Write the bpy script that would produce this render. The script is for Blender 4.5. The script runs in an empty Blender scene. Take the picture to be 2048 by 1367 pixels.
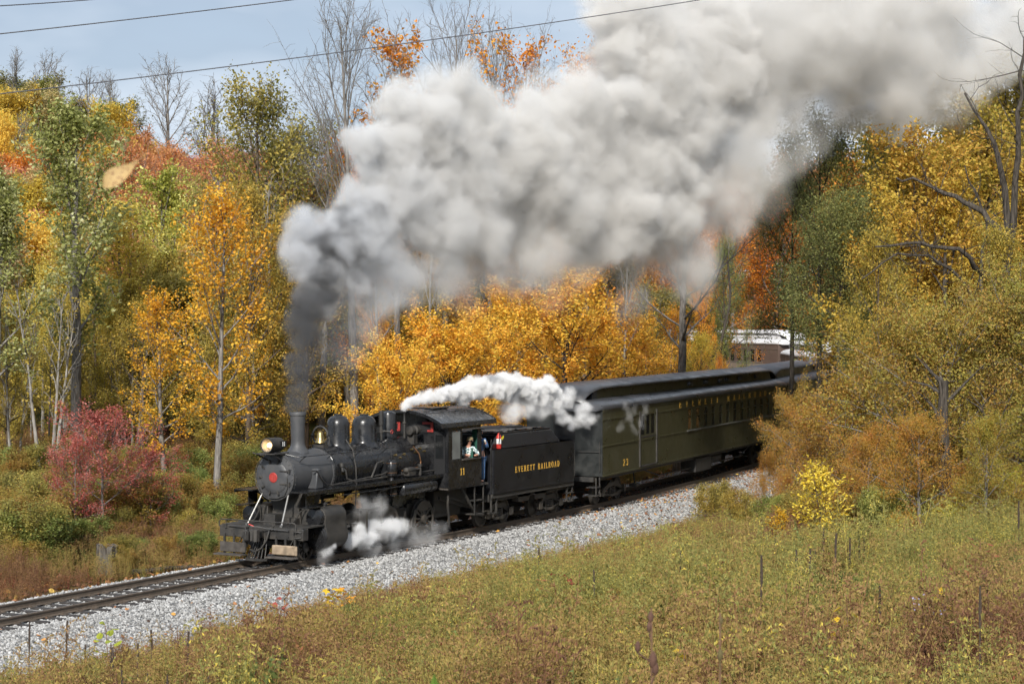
import bpy, bmesh, math, random
import numpy as np
from mathutils import Vector, Matrix, Quaternion
R = math.radians
SC = bpy.context.scene
COL = SC.collection
rng = np.random.default_rng(7)
random.seed(7)

# ------------------------------------------------------------------ camera
CAM = np.array([-44.868, -32.7457, 7.0011])
YAW, PITCH, FPX = 0.5018, -0.0129, 3868.28
FW = np.array([math.cos(YAW)*math.cos(PITCH), math.sin(YAW)*math.cos(PITCH), math.sin(PITCH)])
RT = np.array([math.sin(YAW), -math.cos(YAW), 0.0])
UP = np.cross(RT, FW)
cd = bpy.data.cameras.new('camera')
cam = bpy.data.objects.new('camera', cd)
COL.objects.link(cam)
cam.matrix_world = Matrix(((RT[0], UP[0], -FW[0], CAM[0]), (RT[1], UP[1], -FW[1], CAM[1]),
                           (RT[2], UP[2], -FW[2], CAM[2]), (0, 0, 0, 1)))
cd.sensor_width = 36.0
cd.lens = 36.0 * FPX / 2048.0
cd.clip_start, cd.clip_end = 0.3, 3000
cd.dof.use_dof = True
cd.dof.focus_distance = 62
cd.dof.aperture_fstop = 9.0
SC.camera = cam

# ------------------------------------------------------------------ light
SUN_DIR = np.array([-0.94, -0.34, 0.0]); SUN_EL = R(33)
SUN_DIR /= np.linalg.norm(SUN_DIR)
SUN_VEC = np.array([SUN_DIR[0]*math.cos(SUN_EL), SUN_DIR[1]*math.cos(SUN_EL), math.sin(SUN_EL)])
sd = bpy.data.lights.new('sun', 'SUN')
sd.energy = 2.7; sd.angle = R(4.0); sd.color = (1.0, 0.955, 0.885)
sun = bpy.data.objects.new('sun', sd); COL.objects.link(sun)
sun.rotation_euler = Vector(-SUN_VEC).to_track_quat('-Z', 'Y').to_euler()
sun.location = (0, 0, 80)

W = bpy.data.worlds.new('World'); SC.world = W; W.use_nodes = True
nt = W.node_tree; nt.nodes.clear()
def N(nt, typ, **kw):
    n = nt.nodes.new(typ)
    for k, v in kw.items(): setattr(n, k, v)
    return n
def lk(nt, a, b): nt.links.new(a, b)
sky = N(nt, 'ShaderNodeTexSky', sky_type='NISHITA', sun_disc=False)
sky.sun_elevation = SUN_EL
sky.sun_rotation = math.atan2(SUN_DIR[0], SUN_DIR[1])
sky.air_density, sky.dust_density, sky.ozone_density = 1.0, 0.6, 1.0
tc = N(nt, 'ShaderNodeTexCoord')
mp = N(nt, 'ShaderNodeMapping'); mp.inputs['Scale'].default_value = (1, 1, 3.0); mp.inputs['Location'].default_value = (.35, .1, .2)
nz = N(nt, 'ShaderNodeTexNoise'); nz.inputs['Scale'].default_value = 2.6; nz.inputs['Detail'].default_value = 5; nz.inputs['Roughness'].default_value = .5
cr = N(nt, 'ShaderNodeValToRGB')
cr.color_ramp.elements[0].position = .33; cr.color_ramp.elements[0].color = (.9,.9,.9,1)
cr.color_ramp.elements[1].position = .68; cr.color_ramp.elements[1].color = (1,1,1,1)
cl = N(nt, 'ShaderNodeValToRGB')
cl.color_ramp.elements[0].position = .42; cl.color_ramp.elements[0].color = (1.35,1.62,2.02,1)
cl.color_ramp.elements[1].position = .62; cl.color_ramp.elements[1].color = (3.0,3.25,3.6,1)
mx = N(nt, 'ShaderNodeMix', data_type='RGBA')
bg = N(nt, 'ShaderNodeBackground'); bg.inputs['Strength'].default_value = 0.15
ou = N(nt, 'ShaderNodeOutputWorld')
lk(nt, tc.outputs['Generated'], mp.inputs['Vector']); lk(nt, mp.outputs['Vector'], nz.inputs['Vector'])
lk(nt, nz.outputs['Fac'], cr.inputs['Fac']); lk(nt, nz.outputs['Fac'], cl.inputs['Fac'])
lk(nt, cr.outputs['Color'], mx.inputs['Factor']); lk(nt, sky.outputs['Color'], mx.inputs['A']); lk(nt, cl.outputs['Color'], mx.inputs['B'])
lk(nt, mx.outputs['Result'], bg.inputs['Color']); lk(nt, bg.outputs['Background'], ou.inputs['Surface'])

SC.view_settings.view_transform = 'Standard'; SC.view_settings.look = 'None'
SC.view_settings.exposure = 1.02; SC.view_settings.gamma = 1.0; SC.view_settings.use_curve_mapping = False
cy = SC.cycles
cy.max_bounces = 6; cy.diffuse_bounces = 4; cy.glossy_bounces = 2; cy.transmission_bounces = 3
cy.transparent_max_bounces = 6; cy.volume_bounces = 3
cy.volume_step_rate = 2.0; cy.volume_max_steps = 128
cy.use_denoising = True
try: cy.denoiser = 'OPENIMAGEDENOISE'
except Exception: pass
cy.use_adaptive_sampling = True; cy.adaptive_threshold = 0.03
cy.caustics_reflective = False; cy.caustics_refractive = False
SC.render.use_persistent_data = False

# ------------------------------------------------------------------ helpers
def ray(x, y): return FW + RT*(x-1024)/FPX + UP*(683.5-y)/FPX
def at(x, y, d): return CAM + ray(x, y)*d                     # a point of the place, d metres away along the view axis
def obj(name, me, mat=None, parent=None):
    o = bpy.data.objects.new(name, me); COL.objects.link(o)
    if parent is not None: o.parent = parent
    if mat is not None and me is not None:
        if len(me.materials) == 0: me.materials.append(mat)
    return o
def tag(o, label=None, cat=None, group=None, kind=None):
    if label: o['label'] = label
    if cat: o['category'] = cat
    if group: o['group'] = group
    if kind: o['kind'] = kind
    return o
def empty(name, loc=(0,0,0), rotz=0.0):
    o = bpy.data.objects.new(name, None); COL.objects.link(o)
    o.location = loc; o.rotation_euler = (0, 0, rotz); o.empty_display_size = .3
    return o
def copy_tree(o, parent=None):
    c = o.copy(); COL.objects.link(c)
    if parent is not None: c.parent = parent
    for ch in list(o.children): copy_tree(ch, c)
    return c
def fast_mesh(name, V, F, uv=None, smooth=False):
    """V (n,3), F (m,k) arrays with one polygon size"""
    V = np.asarray(V, np.float32); F = np.asarray(F, np.int32)
    me = bpy.data.meshes.new(name)
    m, k = F.shape
    me.vertices.add(len(V)); me.vertices.foreach_set('co', V.ravel())
    me.loops.add(m*k); me.loops.foreach_set('vertex_index', F.ravel())
    me.polygons.add(m); me.polygons.foreach_set('loop_start', np.arange(0, m*k, k, dtype=np.int32))
    try: me.polygons.foreach_set('loop_total', np.full(m, k, np.int32))
    except Exception: pass
    me.update(calc_edges=True)
    if smooth: me.polygons.foreach_set('use_smooth', np.ones(m, bool))
    return me
def frame_of(d):
    d = np.asarray(d, float); d = d/max(1e-9, np.linalg.norm(d))
    a = np.array([0,0,1.]) if abs(d[2]) < .9 else np.array([1.,0,0])
    u = np.cross(d, a); u /= np.linalg.norm(u)
    return d, u, np.cross(d, u)
class MB:
    """collects shapes and links them as ONE mesh object"""
    def __init__(s): s.v = []; s.f = []
    def add(s, V, F):
        o = len(s.v); s.v.extend([tuple(map(float, p)) for p in V]); s.f.extend([tuple(i+o for i in f) for f in F]); return s
    def box(s, x0, x1, y0, y1, z0, z1):
        return s.add([(x0,y0,z0),(x1,y0,z0),(x1,y1,z0),(x0,y1,z0),(x0,y0,z1),(x1,y0,z1),(x1,y1,z1),(x0,y1,z1)],
              [(0,3,2,1),(4,5,6,7),(0,1,5,4),(1,2,6,5),(2,3,7,6),(3,0,4,7)])
    def obox(s, p, q, w, h, up=(0,0,1)):
        """bar of section w x h from p to q"""
        p = np.array(p, float); q = np.array(q, float); d = q-p; d /= np.linalg.norm(d)
        up = np.array(up, float); u = np.cross(d, up); u /= np.linalg.norm(u); v = np.cross(u, d)
        P = []
        for c in (p, q):
            for a, b in ((-1,-1),(1,-1),(1,1),(-1,1)): P.append(c + u*a*w/2 + v*b*h/2)
        return s.add(P, [(0,1,2,3),(4,7,6,5),(0,4,5,1),(1,5,6,2),(2,6,7,3),(3,7,4,0)])
    def cyl(s, p, q, r0, r1=None, n=20, caps=True):
        r1 = r0 if r1 is None else r1
        p = np.array(p, float); q = np.array(q, float); d, u, v = frame_of(q-p)
        P = []
        for c, r in ((p, r0), (q, r1)):
            for i in range(n):
                a = 2*math.pi*i/n; P.append(c + (u*math.cos(a)+v*math.sin(a))*r)
        F = [(i, (i+1) % n, n+(i+1) % n, n+i) for i in range(n)]
        if caps: F += [tuple(range(n-1, -1, -1)), tuple(range(n, 2*n))]
        return s.add(P, F)
    def lathe(s, o, ax, prof, n=28, cap0=True, cap1=True):
        """prof: (distance along ax, radius)"""
        o = np.array(o, float); d, u, v = frame_of(ax)
        P = []
        for t, r in prof:
            for i in range(n):
                a = 2*math.pi*i/n; P.append(o + d*t + (u*math.cos(a)+v*math.sin(a))*max(r, 1e-4))
        F = []
        for k in range(len(prof)-1):
            F += [(k*n+i, k*n+(i+1) % n, (k+1)*n+(i+1) % n, (k+1)*n+i) for i in range(n)]
        if cap0: F.append(tuple(range(n-1, -1, -1)))
        if cap1: F.append(tuple(range((len(prof)-1)*n, len(prof)*n)))
        return s.add(P, F)
    def tube(s, path, r, n=8):
        path = [np.array(p, float) for p in path]
        P = []; K = len(path)
        rr = r if hasattr(r, '__len__') else [r]*K
        prev = None
        for k, c in enumerate(path):
            d = path[min(k+1, K-1)] - path[max(k-1, 0)]
            d = d/np.linalg.norm(d)
            if prev is None: _, u, v = frame_of(d)
            else:
                u = prev - d*(prev@d); u /= np.linalg.norm(u); v = np.cross(d, u)
            prev = u
            for i in range(n):
                a = 2*math.pi*i/n; P.append(c + (u*math.cos(a)+v*math.sin(a))*rr[k])
        F = []
        for k in range(K-1):
            F += [(k*n+i, k*n+(i+1) % n, (k+1)*n+(i+1) % n, (k+1)*n+i) for i in range(n)]
        F += [tuple(range(n-1, -1, -1)), tuple(range((K-1)*n, K*n))]
        return s.add(P, F)
    def prism(s, poly, axis, a0, a1):
        """poly in the plane across axis ('x': (y,z), 'y': (x,z), 'z': (x,y)) swept from a0 to a1"""
        n = len(poly)
        def P(p, a): return {'x': (a, p[0], p[1]), 'y': (p[0], a, p[1]), 'z': (p[0], p[1], a)}[axis]
        V = [P(p, a0) for p in poly] + [P(p, a1) for p in poly]
        F = [(i, (i+1) % n, n+(i+1) % n, n+i) for i in range(n)] + [tuple(range(n-1, -1, -1)), tuple(range(n, 2*n))]
        return s.add(V, F)
    def torus(s, c, ax, R0, r, n=28, m=8):
        c = np.array(c, float); d, u, v = frame_of(ax); P = []; F = []
        for i in range(n):
            a = 2*math.pi*i/n; e = u*math.cos(a)+v*math.sin(a)
            for j in range(m):
                b = 2*math.pi*j/m; P.append(c + e*(R0+r*math.cos(b)) + d*r*math.sin(b))
        for i in range(n):
            for j in range(m):
                F.append((i*m+j, ((i+1) % n)*m+j, ((i+1) % n)*m+(j+1) % m, i*m+(j+1) % m))
        return s.add(P, F)
    def build(s, name, mat, parent=None, smooth=35, bevel=0):
        me = bpy.data.meshes.new(name); me.from_pydata(s.v, [], s.f)
        bm = bmesh.new(); bm.from_mesh(me); bmesh.ops.recalc_face_normals(bm, faces=bm.faces[:]); bm.to_mesh(me); bm.free()
        if smooth:
            me.polygons.foreach_set('use_smooth', np.ones(len(me.polygons), bool))
            me.set_sharp_from_angle(angle=R(smooth))
        o = obj(name, me, mat, parent)
        if bevel:
            b = o.modifiers.new('bevel', 'BEVEL'); b.width = bevel; b.segments = 2; b.limit_method = 'ANGLE'; b.angle_limit = R(40)
        return o

# ------------------------------------------------------------------ materials
def mat_new(name):
    m = bpy.data.materials.new(name); m.use_nodes = True
    nt = m.node_tree; nt.nodes.clear()
    out = N(nt, 'ShaderNodeOutputMaterial')
    return m, nt, out
def metal_paint(name, col, rough=.45, var=.35, dust=(.16,.145,.125), dust_amt=.25, bump=.15, spec=.5, metallic=0.0, scale=3.0):
    """painted or bare metal with uneven gloss, dust and fine grain"""
    m, nt, out = mat_new(name)
    b = N(nt, 'ShaderNodeBsdfPrincipled')
    t = N(nt, 'ShaderNodeTexCoord')
    n1 = N(nt, 'ShaderNodeTexNoise'); n1.inputs['Scale'].default_value = scale; n1.inputs['Detail'].default_value = 8; n1.inputs['Roughness'].default_value = .65
    n2 = N(nt, 'ShaderNodeTexNoise'); n2.inputs['Scale'].default_value = scale*9; n2.inputs['Detail'].default_value = 4
    lk(nt, t.outputs['Object'], n1.inputs['Vector']); lk(nt, t.outputs['Object'], n2.inputs['Vector'])
    r1 = N(nt, 'ShaderNodeMapRange'); r1.inputs['From Min'].default_value = .42; r1.inputs['From Max'].default_value = .75
    r1.inputs['To Max'].default_value = dust_amt
    lk(nt, n1.outputs['Fac'], r1.inputs['Value'])
    mx = N(nt, 'ShaderNodeMix', data_type='RGBA'); mx.inputs['A'].default_value = (*col, 1); mx.inputs['B'].default_value = (*dust, 1)
    lk(nt, r1.outputs['Result'], mx.inputs['Factor']); lk(nt, mx.outputs['Result'], b.inputs['Base Color'])
    r2 = N(nt, 'ShaderNodeMapRange'); r2.inputs['To Min'].default_value = max(.05, rough-var*.5); r2.inputs['To Max'].default_value = min(1, rough+var*.5)
    r2.inputs['From Min'].default_value = .3; r2.inputs['From Max'].default_value = .7
    lk(nt, n1.outputs['Fac'], r2.inputs['Value']); lk(nt, r2.outputs['Result'], b.inputs['Roughness'])
    b.inputs['Metallic'].default_value = metallic; b.inputs['Specular IOR Level'].default_value = spec
    bp = N(nt, 'ShaderNodeBump'); bp.inputs['Strength'].default_value = bump; bp.inputs['Distance'].default_value = .01
    lk(nt, n2.outputs['Fac'], bp.inputs['Height']); lk(nt, bp.outputs['Normal'], b.inputs['Normal'])
    lk(nt, b.outputs['BSDF'], out.inputs['Surface'])
    return m
def plain(name, col, rough=.6, metallic=0, emit=None, alpha=None, noise=.25, scale=20, spec=.5, trans=0):
    m, nt, out = mat_new(name)
    b = N(nt, 'ShaderNodeBsdfPrincipled')
    b.inputs['Roughness'].default_value = rough; b.inputs['Metallic'].default_value = metallic
    b.inputs['Specular IOR Level'].default_value = spec; b.inputs['Transmission Weight'].default_value = trans
    t = N(nt, 'ShaderNodeTexCoord'); n1 = N(nt, 'ShaderNodeTexNoise'); n1.inputs['Scale'].default_value = scale; n1.inputs['Detail'].default_value = 5
    lk(nt, t.outputs['Object'], n1.inputs['Vector'])
    r = N(nt, 'ShaderNodeMapRange'); r.inputs['From Min'].default_value = .3; r.inputs['From Max'].default_value = .7
    r.inputs['To Min'].default_value = 1-noise; r.inputs['To Max'].default_value = 1+noise
    lk(nt, n1.outputs['Fac'], r.inputs['Value'])
    mm = N(nt, 'ShaderNodeMix', data_type='RGBA', blend_type='MULTIPLY'); mm.inputs['Factor'].default_value = 1
    mm.inputs['A'].default_value = (*col, 1); lk(nt, r.outputs['Result'], mm.inputs['B'])
    lk(nt, mm.outputs['Result'], b.inputs['Base Color'])
    if emit: b.inputs['Emission Color'].default_value = (*emit[:3], 1); b.inputs['Emission Strength'].default_value = emit[3]
    lk(nt, b.outputs['BSDF'], out.inputs['Surface'])
    return m
# ------------------------------------------------------------------ track line: straight, then a wide bend, then a tighter one up the valley
S0, S1, DS = -70.0, 150.0, 0.25
_s = np.arange(S0, S1+DS/2, DS)
_k = np.where(_s < 13, 0, np.where(_s < 42, 1/180., np.where(_s < 70, 1/500., np.where(_s < 95, 1/30., 1/900.))))
_th = np.cumsum(_k)*DS
_i0 = int(round((0-S0)/DS))
TX = np.cumsum(np.cos(_th))*DS; TX -= TX[_i0]
TY = np.cumsum(np.sin(_th))*DS; TY -= TY[_i0]
TZ = np.where(_s < 42, 0, 0.045*(np.maximum(_s-42, 0)**2)/(np.maximum(_s-42, 0)+14))
def track(s):
    return (np.interp(s, _s, TX), np.interp(s, _s, TY), np.interp(s, _s, TZ), np.interp(s, _s, _th))
def tpt(s, o, z):
    x, y, zz, th = track(s); return np.array([x-math.sin(th)*o, y+math.cos(th)*o, zz+z])

def vnoise(x, y, seed=0):
    """smooth value noise for relief"""
    x = np.asarray(x, float); y = np.asarray(y, float)
    xi = np.floor(x).astype(np.int64); yi = np.floor(y).astype(np.int64)
    fx = x-xi; fy = y-yi; fx = fx*fx*(3-2*fx); fy = fy*fy*(3-2*fy)
    def h(a, b):
        n = (a*374761393 + b*668265263 + seed*974634377) & 0xffffffff
        n = ((n ^ (n >> 13))*1274126177) & 0xffffffff
        return ((n ^ (n >> 16)) & 0xffff)/65535.0
    return (h(xi, yi)*(1-fx)+h(xi+1, yi)*fx)*(1-fy) + (h(xi, yi+1)*(1-fx)+h(xi+1, yi+1)*fx)*fy
def fbm(x, y, seed=0, o=4):
    a = 0; k = .5; f = 1
    for i in range(o): a = a + k*vnoise(x*f, y*f, seed+i); k *= .5; f *= 2.03
    return a
def sstep(a, b, x):
    t = np.clip((x-a)/(b-a), 0, 1); return t*t*(3-2*t)
_tsx, _tsy, _tsz, _tth = TX[::4], TY[::4], TZ[::4], _th[::4]
def side_of_track(x, y):
    """signed distance from the track (near side negative) and the rail height there"""
    x = np.asarray(x, float); y = np.asarray(y, float); sh = x.shape
    x = x.ravel(); y = y.ravel(); o = np.empty_like(x); zz = np.empty_like(x)
    for i in range(0, len(x), 20000):
        dx = x[i:i+20000, None]-_tsx[None]; dy = y[i:i+20000, None]-_tsy[None]
        j = np.argmin(dx*dx+dy*dy, 1); k = np.arange(len(j))
        o[i:i+20000] = -np.sin(_tth[j])*dx[k, j] + np.cos(_tth[j])*dy[k, j]
        zz[i:i+20000] = _tsz[j]
    return o.reshape(sh), zz.reshape(sh)
def ground_z(x, y):
    x = np.asarray(x, float); y = np.asarray(y, float)
    o, tz = side_of_track(x, y)
    u = (x-CAM[0])*FW[0]+(y-CAM[1])*FW[1]; w = (x-CAM[0])*RT[0]+(y-CAM[1])*RT[1]
    n = np.maximum(-o-4.2, 0)
    near = -.78 + .125*np.minimum(n, 23.5) + .58*np.clip(n-23.5, 0, 5.2) + .05*np.maximum(n-28.7, 0)
    amp = np.interp(w, [-120, -55, -23, 5, 40, 90], [25, 22, 15.5, 11, 8, 8])
    far = -.78 + .03*np.maximum(o-5, 0) + amp*sstep(86, 225, u+0*o)
    z = np.where(o < 0, near, far)
    z = z + (fbm(x*.22, y*.22, 3)-.5)*.5*sstep(4, 9, np.abs(o)) + (fbm(x*.05, y*.05, 9)-.5)*2.5*sstep(20, 60, np.abs(o))
    b = 1-sstep(4.4, 13, np.abs(o))
    bed = tz - .8
    return np.where(np.abs(o) < 13, z*(1-b)+np.where(o < 0, np.maximum(bed, z*(1)), bed)*b, z)

def ground_material():
    m, nt, out = mat_new('leaf_litter_ground')
    b = N(nt, 'ShaderNodeBsdfPrincipled'); b.inputs['Roughness'].default_value = .95; b.inputs['Specular IOR Level'].default_value = .1
    t = N(nt, 'ShaderNodeTexCoord')
    v = N(nt, 'ShaderNodeTexVoronoi'); v.inputs['Scale'].default_value = 9; lk(nt, t.outputs['Object'], v.inputs['Vector'])
    n = N(nt, 'ShaderNodeTexNoise'); n.inputs['Scale'].default_value = .35; n.inputs['Detail'].default_value = 8; lk(nt, t.outputs['Object'], n.inputs['Vector'])
    c1 = N(nt, 'ShaderNodeValToRGB'); e = c1.color_ramp.elements
    e[0].color = (.05,.03,.015,1); e[1].color = (.20,.10,.045,1); x = e.new(.5); x.color = (.11,.062,.03,1); x = e.new(.8); x.color = (.16,.13,.04,1)
    s = N(nt, 'ShaderNodeSeparateColor'); lk(nt, v.outputs['Color'], s.inputs['Color']); lk(nt, s.outputs['Red'], c1.inputs['Fac'])
    c2 = N(nt, 'ShaderNodeValToRGB'); e = c2.color_ramp.elements; e[0].position = .4; e[1].position = .62
    e[0].color = (0,0,0,1); e[1].color = (1,1,1,1); lk(nt, n.outputs['Fac'], c2.inputs['Fac'])
    mx = N(nt, 'ShaderNodeMix', data_type='RGBA'); lk(nt, c2.outputs['Color'], mx.inputs['Factor']); lk(nt, c1.outputs['Color'], mx.inputs['A']); mx.inputs['B'].default_value = (.075,.08,.025,1)
    lk(nt, mx.outputs['Result'], b.inputs['Base Color'])
    bp = N(nt, 'ShaderNodeBump'); bp.inputs['Strength'].default_value = .8; bp.inputs['Distance'].default_value = .05
    lk(nt, v.outputs['Distance'], bp.inputs['Height']); lk(nt, bp.outputs['Normal'], b.inputs['Normal'])
    lk(nt, b.outputs['BSDF'], out.inputs['Surface']); return m
M_ground = ground_material()
# one ground sheet, finer where the camera is near, out past the horizon
def axis(lo, hi, c0, c1, fine):
    a = list(np.arange(c0, c1, fine)); st = fine; x = c1
    while x < hi: a.append(x); st *= 1.12; x += st
    a.append(hi); st = fine; x = c0-fine; b = []
    while x > lo: b.append(x); st *= 1.12; x -= st
    b.append(lo); return np.array(b[::-1]+a)
gu = axis(-60, 620, 8, 130, .8); gw = axis(-330, 330, -42, 36, .8)
UU, WW = np.meshgrid(gu, gw, indexing='ij')
fh = FW[:2]/np.linalg.norm(FW[:2])
GX = CAM[0]+UU*fh[0]+WW*RT[0]; GY = CAM[1]+UU*fh[1]+WW*RT[1]
GZ = ground_z(GX, GY)
nu, nw = GX.shape
idx = np.arange(nu*nw).reshape(nu, nw)
F = np.stack([idx[:-1,:-1], idx[1:,:-1], idx[1:,1:], idx[:-1,1:]], -1).reshape(-1, 4)
g = obj('ground', fast_mesh('ground', np.stack([GX,GY,GZ], -1).reshape(-1,3), F[:, ::-1], smooth=True), M_ground); tag(g, kind='structure')

# ---- ballast bed
def ballast_material():
    m, nt, out = mat_new('crushed_limestone')
    b = N(nt, 'ShaderNodeBsdfPrincipled'); b.inputs['Roughness'].default_value = .9; b.inputs['Specular IOR Level'].default_value = .2
    t = N(nt, 'ShaderNodeTexCoord')
    v = N(nt, 'ShaderNodeTexVoronoi'); v.inputs['Scale'].default_value = 17; lk(nt, t.outputs['Object'], v.inputs['Vector'])
    s = N(nt, 'ShaderNodeSeparateColor'); lk(nt, v.outputs['Color'], s.inputs['Color'])
    c = N(nt, 'ShaderNodeValToRGB'); e = c.color_ramp.elements; e[0].color = (.10,.10,.097,1); e[1].color = (.42,.415,.405,1); x = e.new(.4); x.color = (.25,.247,.24,1)
    lk(nt, s.outputs['Red'], c.inputs['Fac'])
    lk(nt, c.outputs['Color'], b.inputs['Base Color'])
    bp = N(nt, 'ShaderNodeBump'); bp.inputs['Strength'].default_value = 1; bp.inputs['Distance'].default_value = .05; bp.invert = True
    lk(nt, v.outputs['Distance'], bp.inputs['Height']); lk(nt, bp.outputs['Normal'], b.inputs['Normal'])
    lk(nt, b.outputs['BSDF'], out.inputs['Surface']); return m
M_ballast = ballast_material()
BPROF = [(-5.0,-1.3),(-4.2,-.80),(-3.4,-.62),(-2.7,-.42),(-2.1,-.245),(-1.85,-.215),(-1.3,-.215),(-.7,-.21),(0,-.21),(.7,-.21),(1.3,-.215),(1.85,-.215),(2.1,-.25),(2.8,-.5),(3.6,-.8),(4.2,-1.3)]
def ballast_z(o): return np.interp(o, [p[0] for p in BPROF], [p[1] for p in BPROF])
ss = np.arange(-55, 140, .3); oo = np.array([p[0] for p in BPROF])
oo = np.interp(np.linspace(0, len(oo)-1, 46), np.arange(len(oo)), oo)
x, y, zz, th = track(ss)
BX = x[:,None]-np.sin(th)[:,None]*oo; BY = y[:,None]+np.cos(th)[:,None]*oo
BZ = zz[:,None]+ballast_z(oo)[None]+(fbm(ss[:,None]*1.3+0*oo, oo[None]*1.3+0*ss[:,None], 5)-.5)*.09*(np.abs(oo)[None] > 1.9)+(fbm(ss[:,None]*5+0*oo, oo[None]*5+0*ss[:,None], 6)-.5)*.03
idx = np.arange(BX.size).reshape(BX.shape)
F = np.stack([idx[:-1,:-1], idx[1:,:-1], idx[1:,1:], idx[:-1,1:]], -1).reshape(-1, 4)
bl = obj('ballast_bed', fast_mesh('ballast_bed', np.stack([BX,BY,BZ], -1).reshape(-1,3), F, smooth=True), M_ballast); tag(bl, kind='structure')

# ---- scatter of many small pieces nobody could count: one object, geometry nodes on points
def island_ramp(nt, stops, src='island'):
    g = N(nt, 'ShaderNodeNewGeometry'); c = N(nt, 'ShaderNodeValToRGB'); el = c.color_ramp.elements
    while len(el) < len(stops): el.new(.5)
    for e, (p, col) in zip(el, stops): e.position = p; e.color = (*col, 1)
    lk(nt, g.outputs['Random Per Island'], c.inputs['Fac']); return c
def scatter(name, pts, scale, variants, tint=None, tilt=.15, rot=None, seed=0):
    """variants: list of mesh objects that live in no collection of the scene"""
    n = len(pts)
    me = bpy.data.meshes.new(name); me.vertices.add(n); me.vertices.foreach_set('co', np.asarray(pts, np.float32).ravel())
    a = me.attributes.new('piece_scale', 'FLOAT', 'POINT'); a.data.foreach_set('value', np.asarray(scale, np.float32))
    q = np.random.default_rng(seed+100)
    a = me.attributes.new('piece_rot', 'FLOAT_VECTOR', 'POINT')
    rv = np.stack([q.normal(0, tilt, n), q.normal(0, tilt, n), q.uniform(0, 6.283, n)], -1) if rot is None else rot
    a.data.foreach_set('vector', rv.astype(np.float32).ravel())
    a = me.attributes.new('piece_pick', 'INT', 'POINT'); a.data.foreach_set('value', q.integers(0, len(variants), n).astype(np.int32) if not hasattr(variants, 'pick') else variants.pick)
    a = me.attributes.new('tint', 'FLOAT', 'POINT'); a.data.foreach_set('value', (q.uniform(0, 1, n) if tint is None else tint).astype(np.float32))
    me.update()
    o = obj(name, me)
    c = bpy.data.collections.new(name+'_kinds')
    for i, v in enumerate(variants):
        v.name = '%s_kind_%02d' % (name, i); c.objects.link(v)
    g = bpy.data.node_groups.new(name, 'GeometryNodeTree')
    g.interface.new_socket('Geometry', in_out='INPUT', socket_type='NodeSocketGeometry')
    g.interface.new_socket('Geometry', in_out='OUTPUT', socket_type='NodeSocketGeometry')
    gi = g.nodes.new('NodeGroupInput'); go = g.nodes.new('NodeGroupOutput'); L = g.links.new
    ci = g.nodes.new('GeometryNodeCollectionInfo'); ci.inputs['Collection'].default_value = c
    ci.inputs['Separate Children'].default_value = True; ci.inputs['Reset Children'].default_value = True
    ip = g.nodes.new('GeometryNodeInstanceOnPoints'); L(gi.outputs[0], ip.inputs['Points']); L(ci.outputs[0], ip.inputs['Instance'])
    ip.inputs['Pick Instance'].default_value = True
    def A(nm, ty):
        x = g.nodes.new('GeometryNodeInputNamedAttribute'); x.data_type = ty; x.inputs['Name'].default_value = nm; return x.outputs['Attribute']
    L(A('piece_pick', 'INT'), ip.inputs['Instance Index']); L(A('piece_scale', 'FLOAT'), ip.inputs['Scale'])
    e = g.nodes.new('FunctionNodeEulerToRotation'); L(A('piece_rot', 'FLOAT_VECTOR'), e.inputs[0]); L(e.outputs[0], ip.inputs['Rotation'])
    L(ip.outputs[0], go.inputs[0])
    md = o.modifiers.new('scatter', 'NODES'); md.node_group = g
    return o
def loose(name, me, mat):
    o = bpy.data.objects.new(name, me)
    if mat is not None: me.materials.append(mat)
    return o
def stone_mesh(seed):
    q = np.random.default_rng(seed)
    bm = bmesh.new(); bmesh.ops.create_icosphere(bm, subdivisions=1, radius=1)
    sc = q.uniform(.6, 1.1, 3)
    for v in bm.verts:
        for k in range(3): v.co[k] = v.co[k]*sc[k]*q.uniform(.78, 1.15)
    me = bpy.data.meshes.new('stone'); bm.to_mesh(me); bm.free(); return me
def stone_material(name, stops, rough=.85):
    m, nt, out = mat_new(name); b = N(nt, 'ShaderNodeBsdfPrincipled'); b.inputs['Roughness'].default_value = rough
    a = N(nt, 'ShaderNodeAttribute', attribute_type='INSTANCER', attribute_name='tint')
    c = N(nt, 'ShaderNodeValToRGB'); el = c.color_ramp.elements
    while len(el) < len(stops): el.new(.5)
    for e, (p, col) in zip(el, stops): e.position = p; e.color = (*col, 1)
    lk(nt, a.outputs['Fac'], c.inputs['Fac']); lk(nt, c.outputs['Color'], b.inputs['Base Color']); lk(nt, b.outputs['BSDF'], out.inputs['Surface']); return m
M_stone = stone_material('limestone_pieces', [(0,(.07,.07,.07)),(.3,(.17,.167,.16)),(.62,(.31,.305,.295)),(1,(.50,.495,.485))])
q = np.random.default_rng(21)
n = 52000
s_ = -16 + 56*q.uniform(0, 1, n)**1.25; o_ = np.where(q.uniform(0,1,n) < .78, q.uniform(-4.3, -.9, n), q.uniform(-.9, 2.2, n))
x, y, zz, th = track(s_)
P = np.stack([x-np.sin(th)*o_, y+np.cos(th)*o_, zz+ballast_z(o_)+.005+(fbm(s_*1.3, o_*1.3, 5)-.5)*.09*(np.abs(o_) > 1.9)], -1)
tint = np.clip(q.beta(2.2, 1.5, n) - .45*np.exp(-((np.abs(o_)-.0)/.9)**2)*sstep(-3, 2, s_), 0, 1)
st = scatter('gravel', P, q.uniform(.022, .05, n), [loose('stone', stone_mesh(i), M_stone) for i in range(5)], tint=tint, tilt=1.0, seed=2)
tag(st, kind='stuff')

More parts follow.
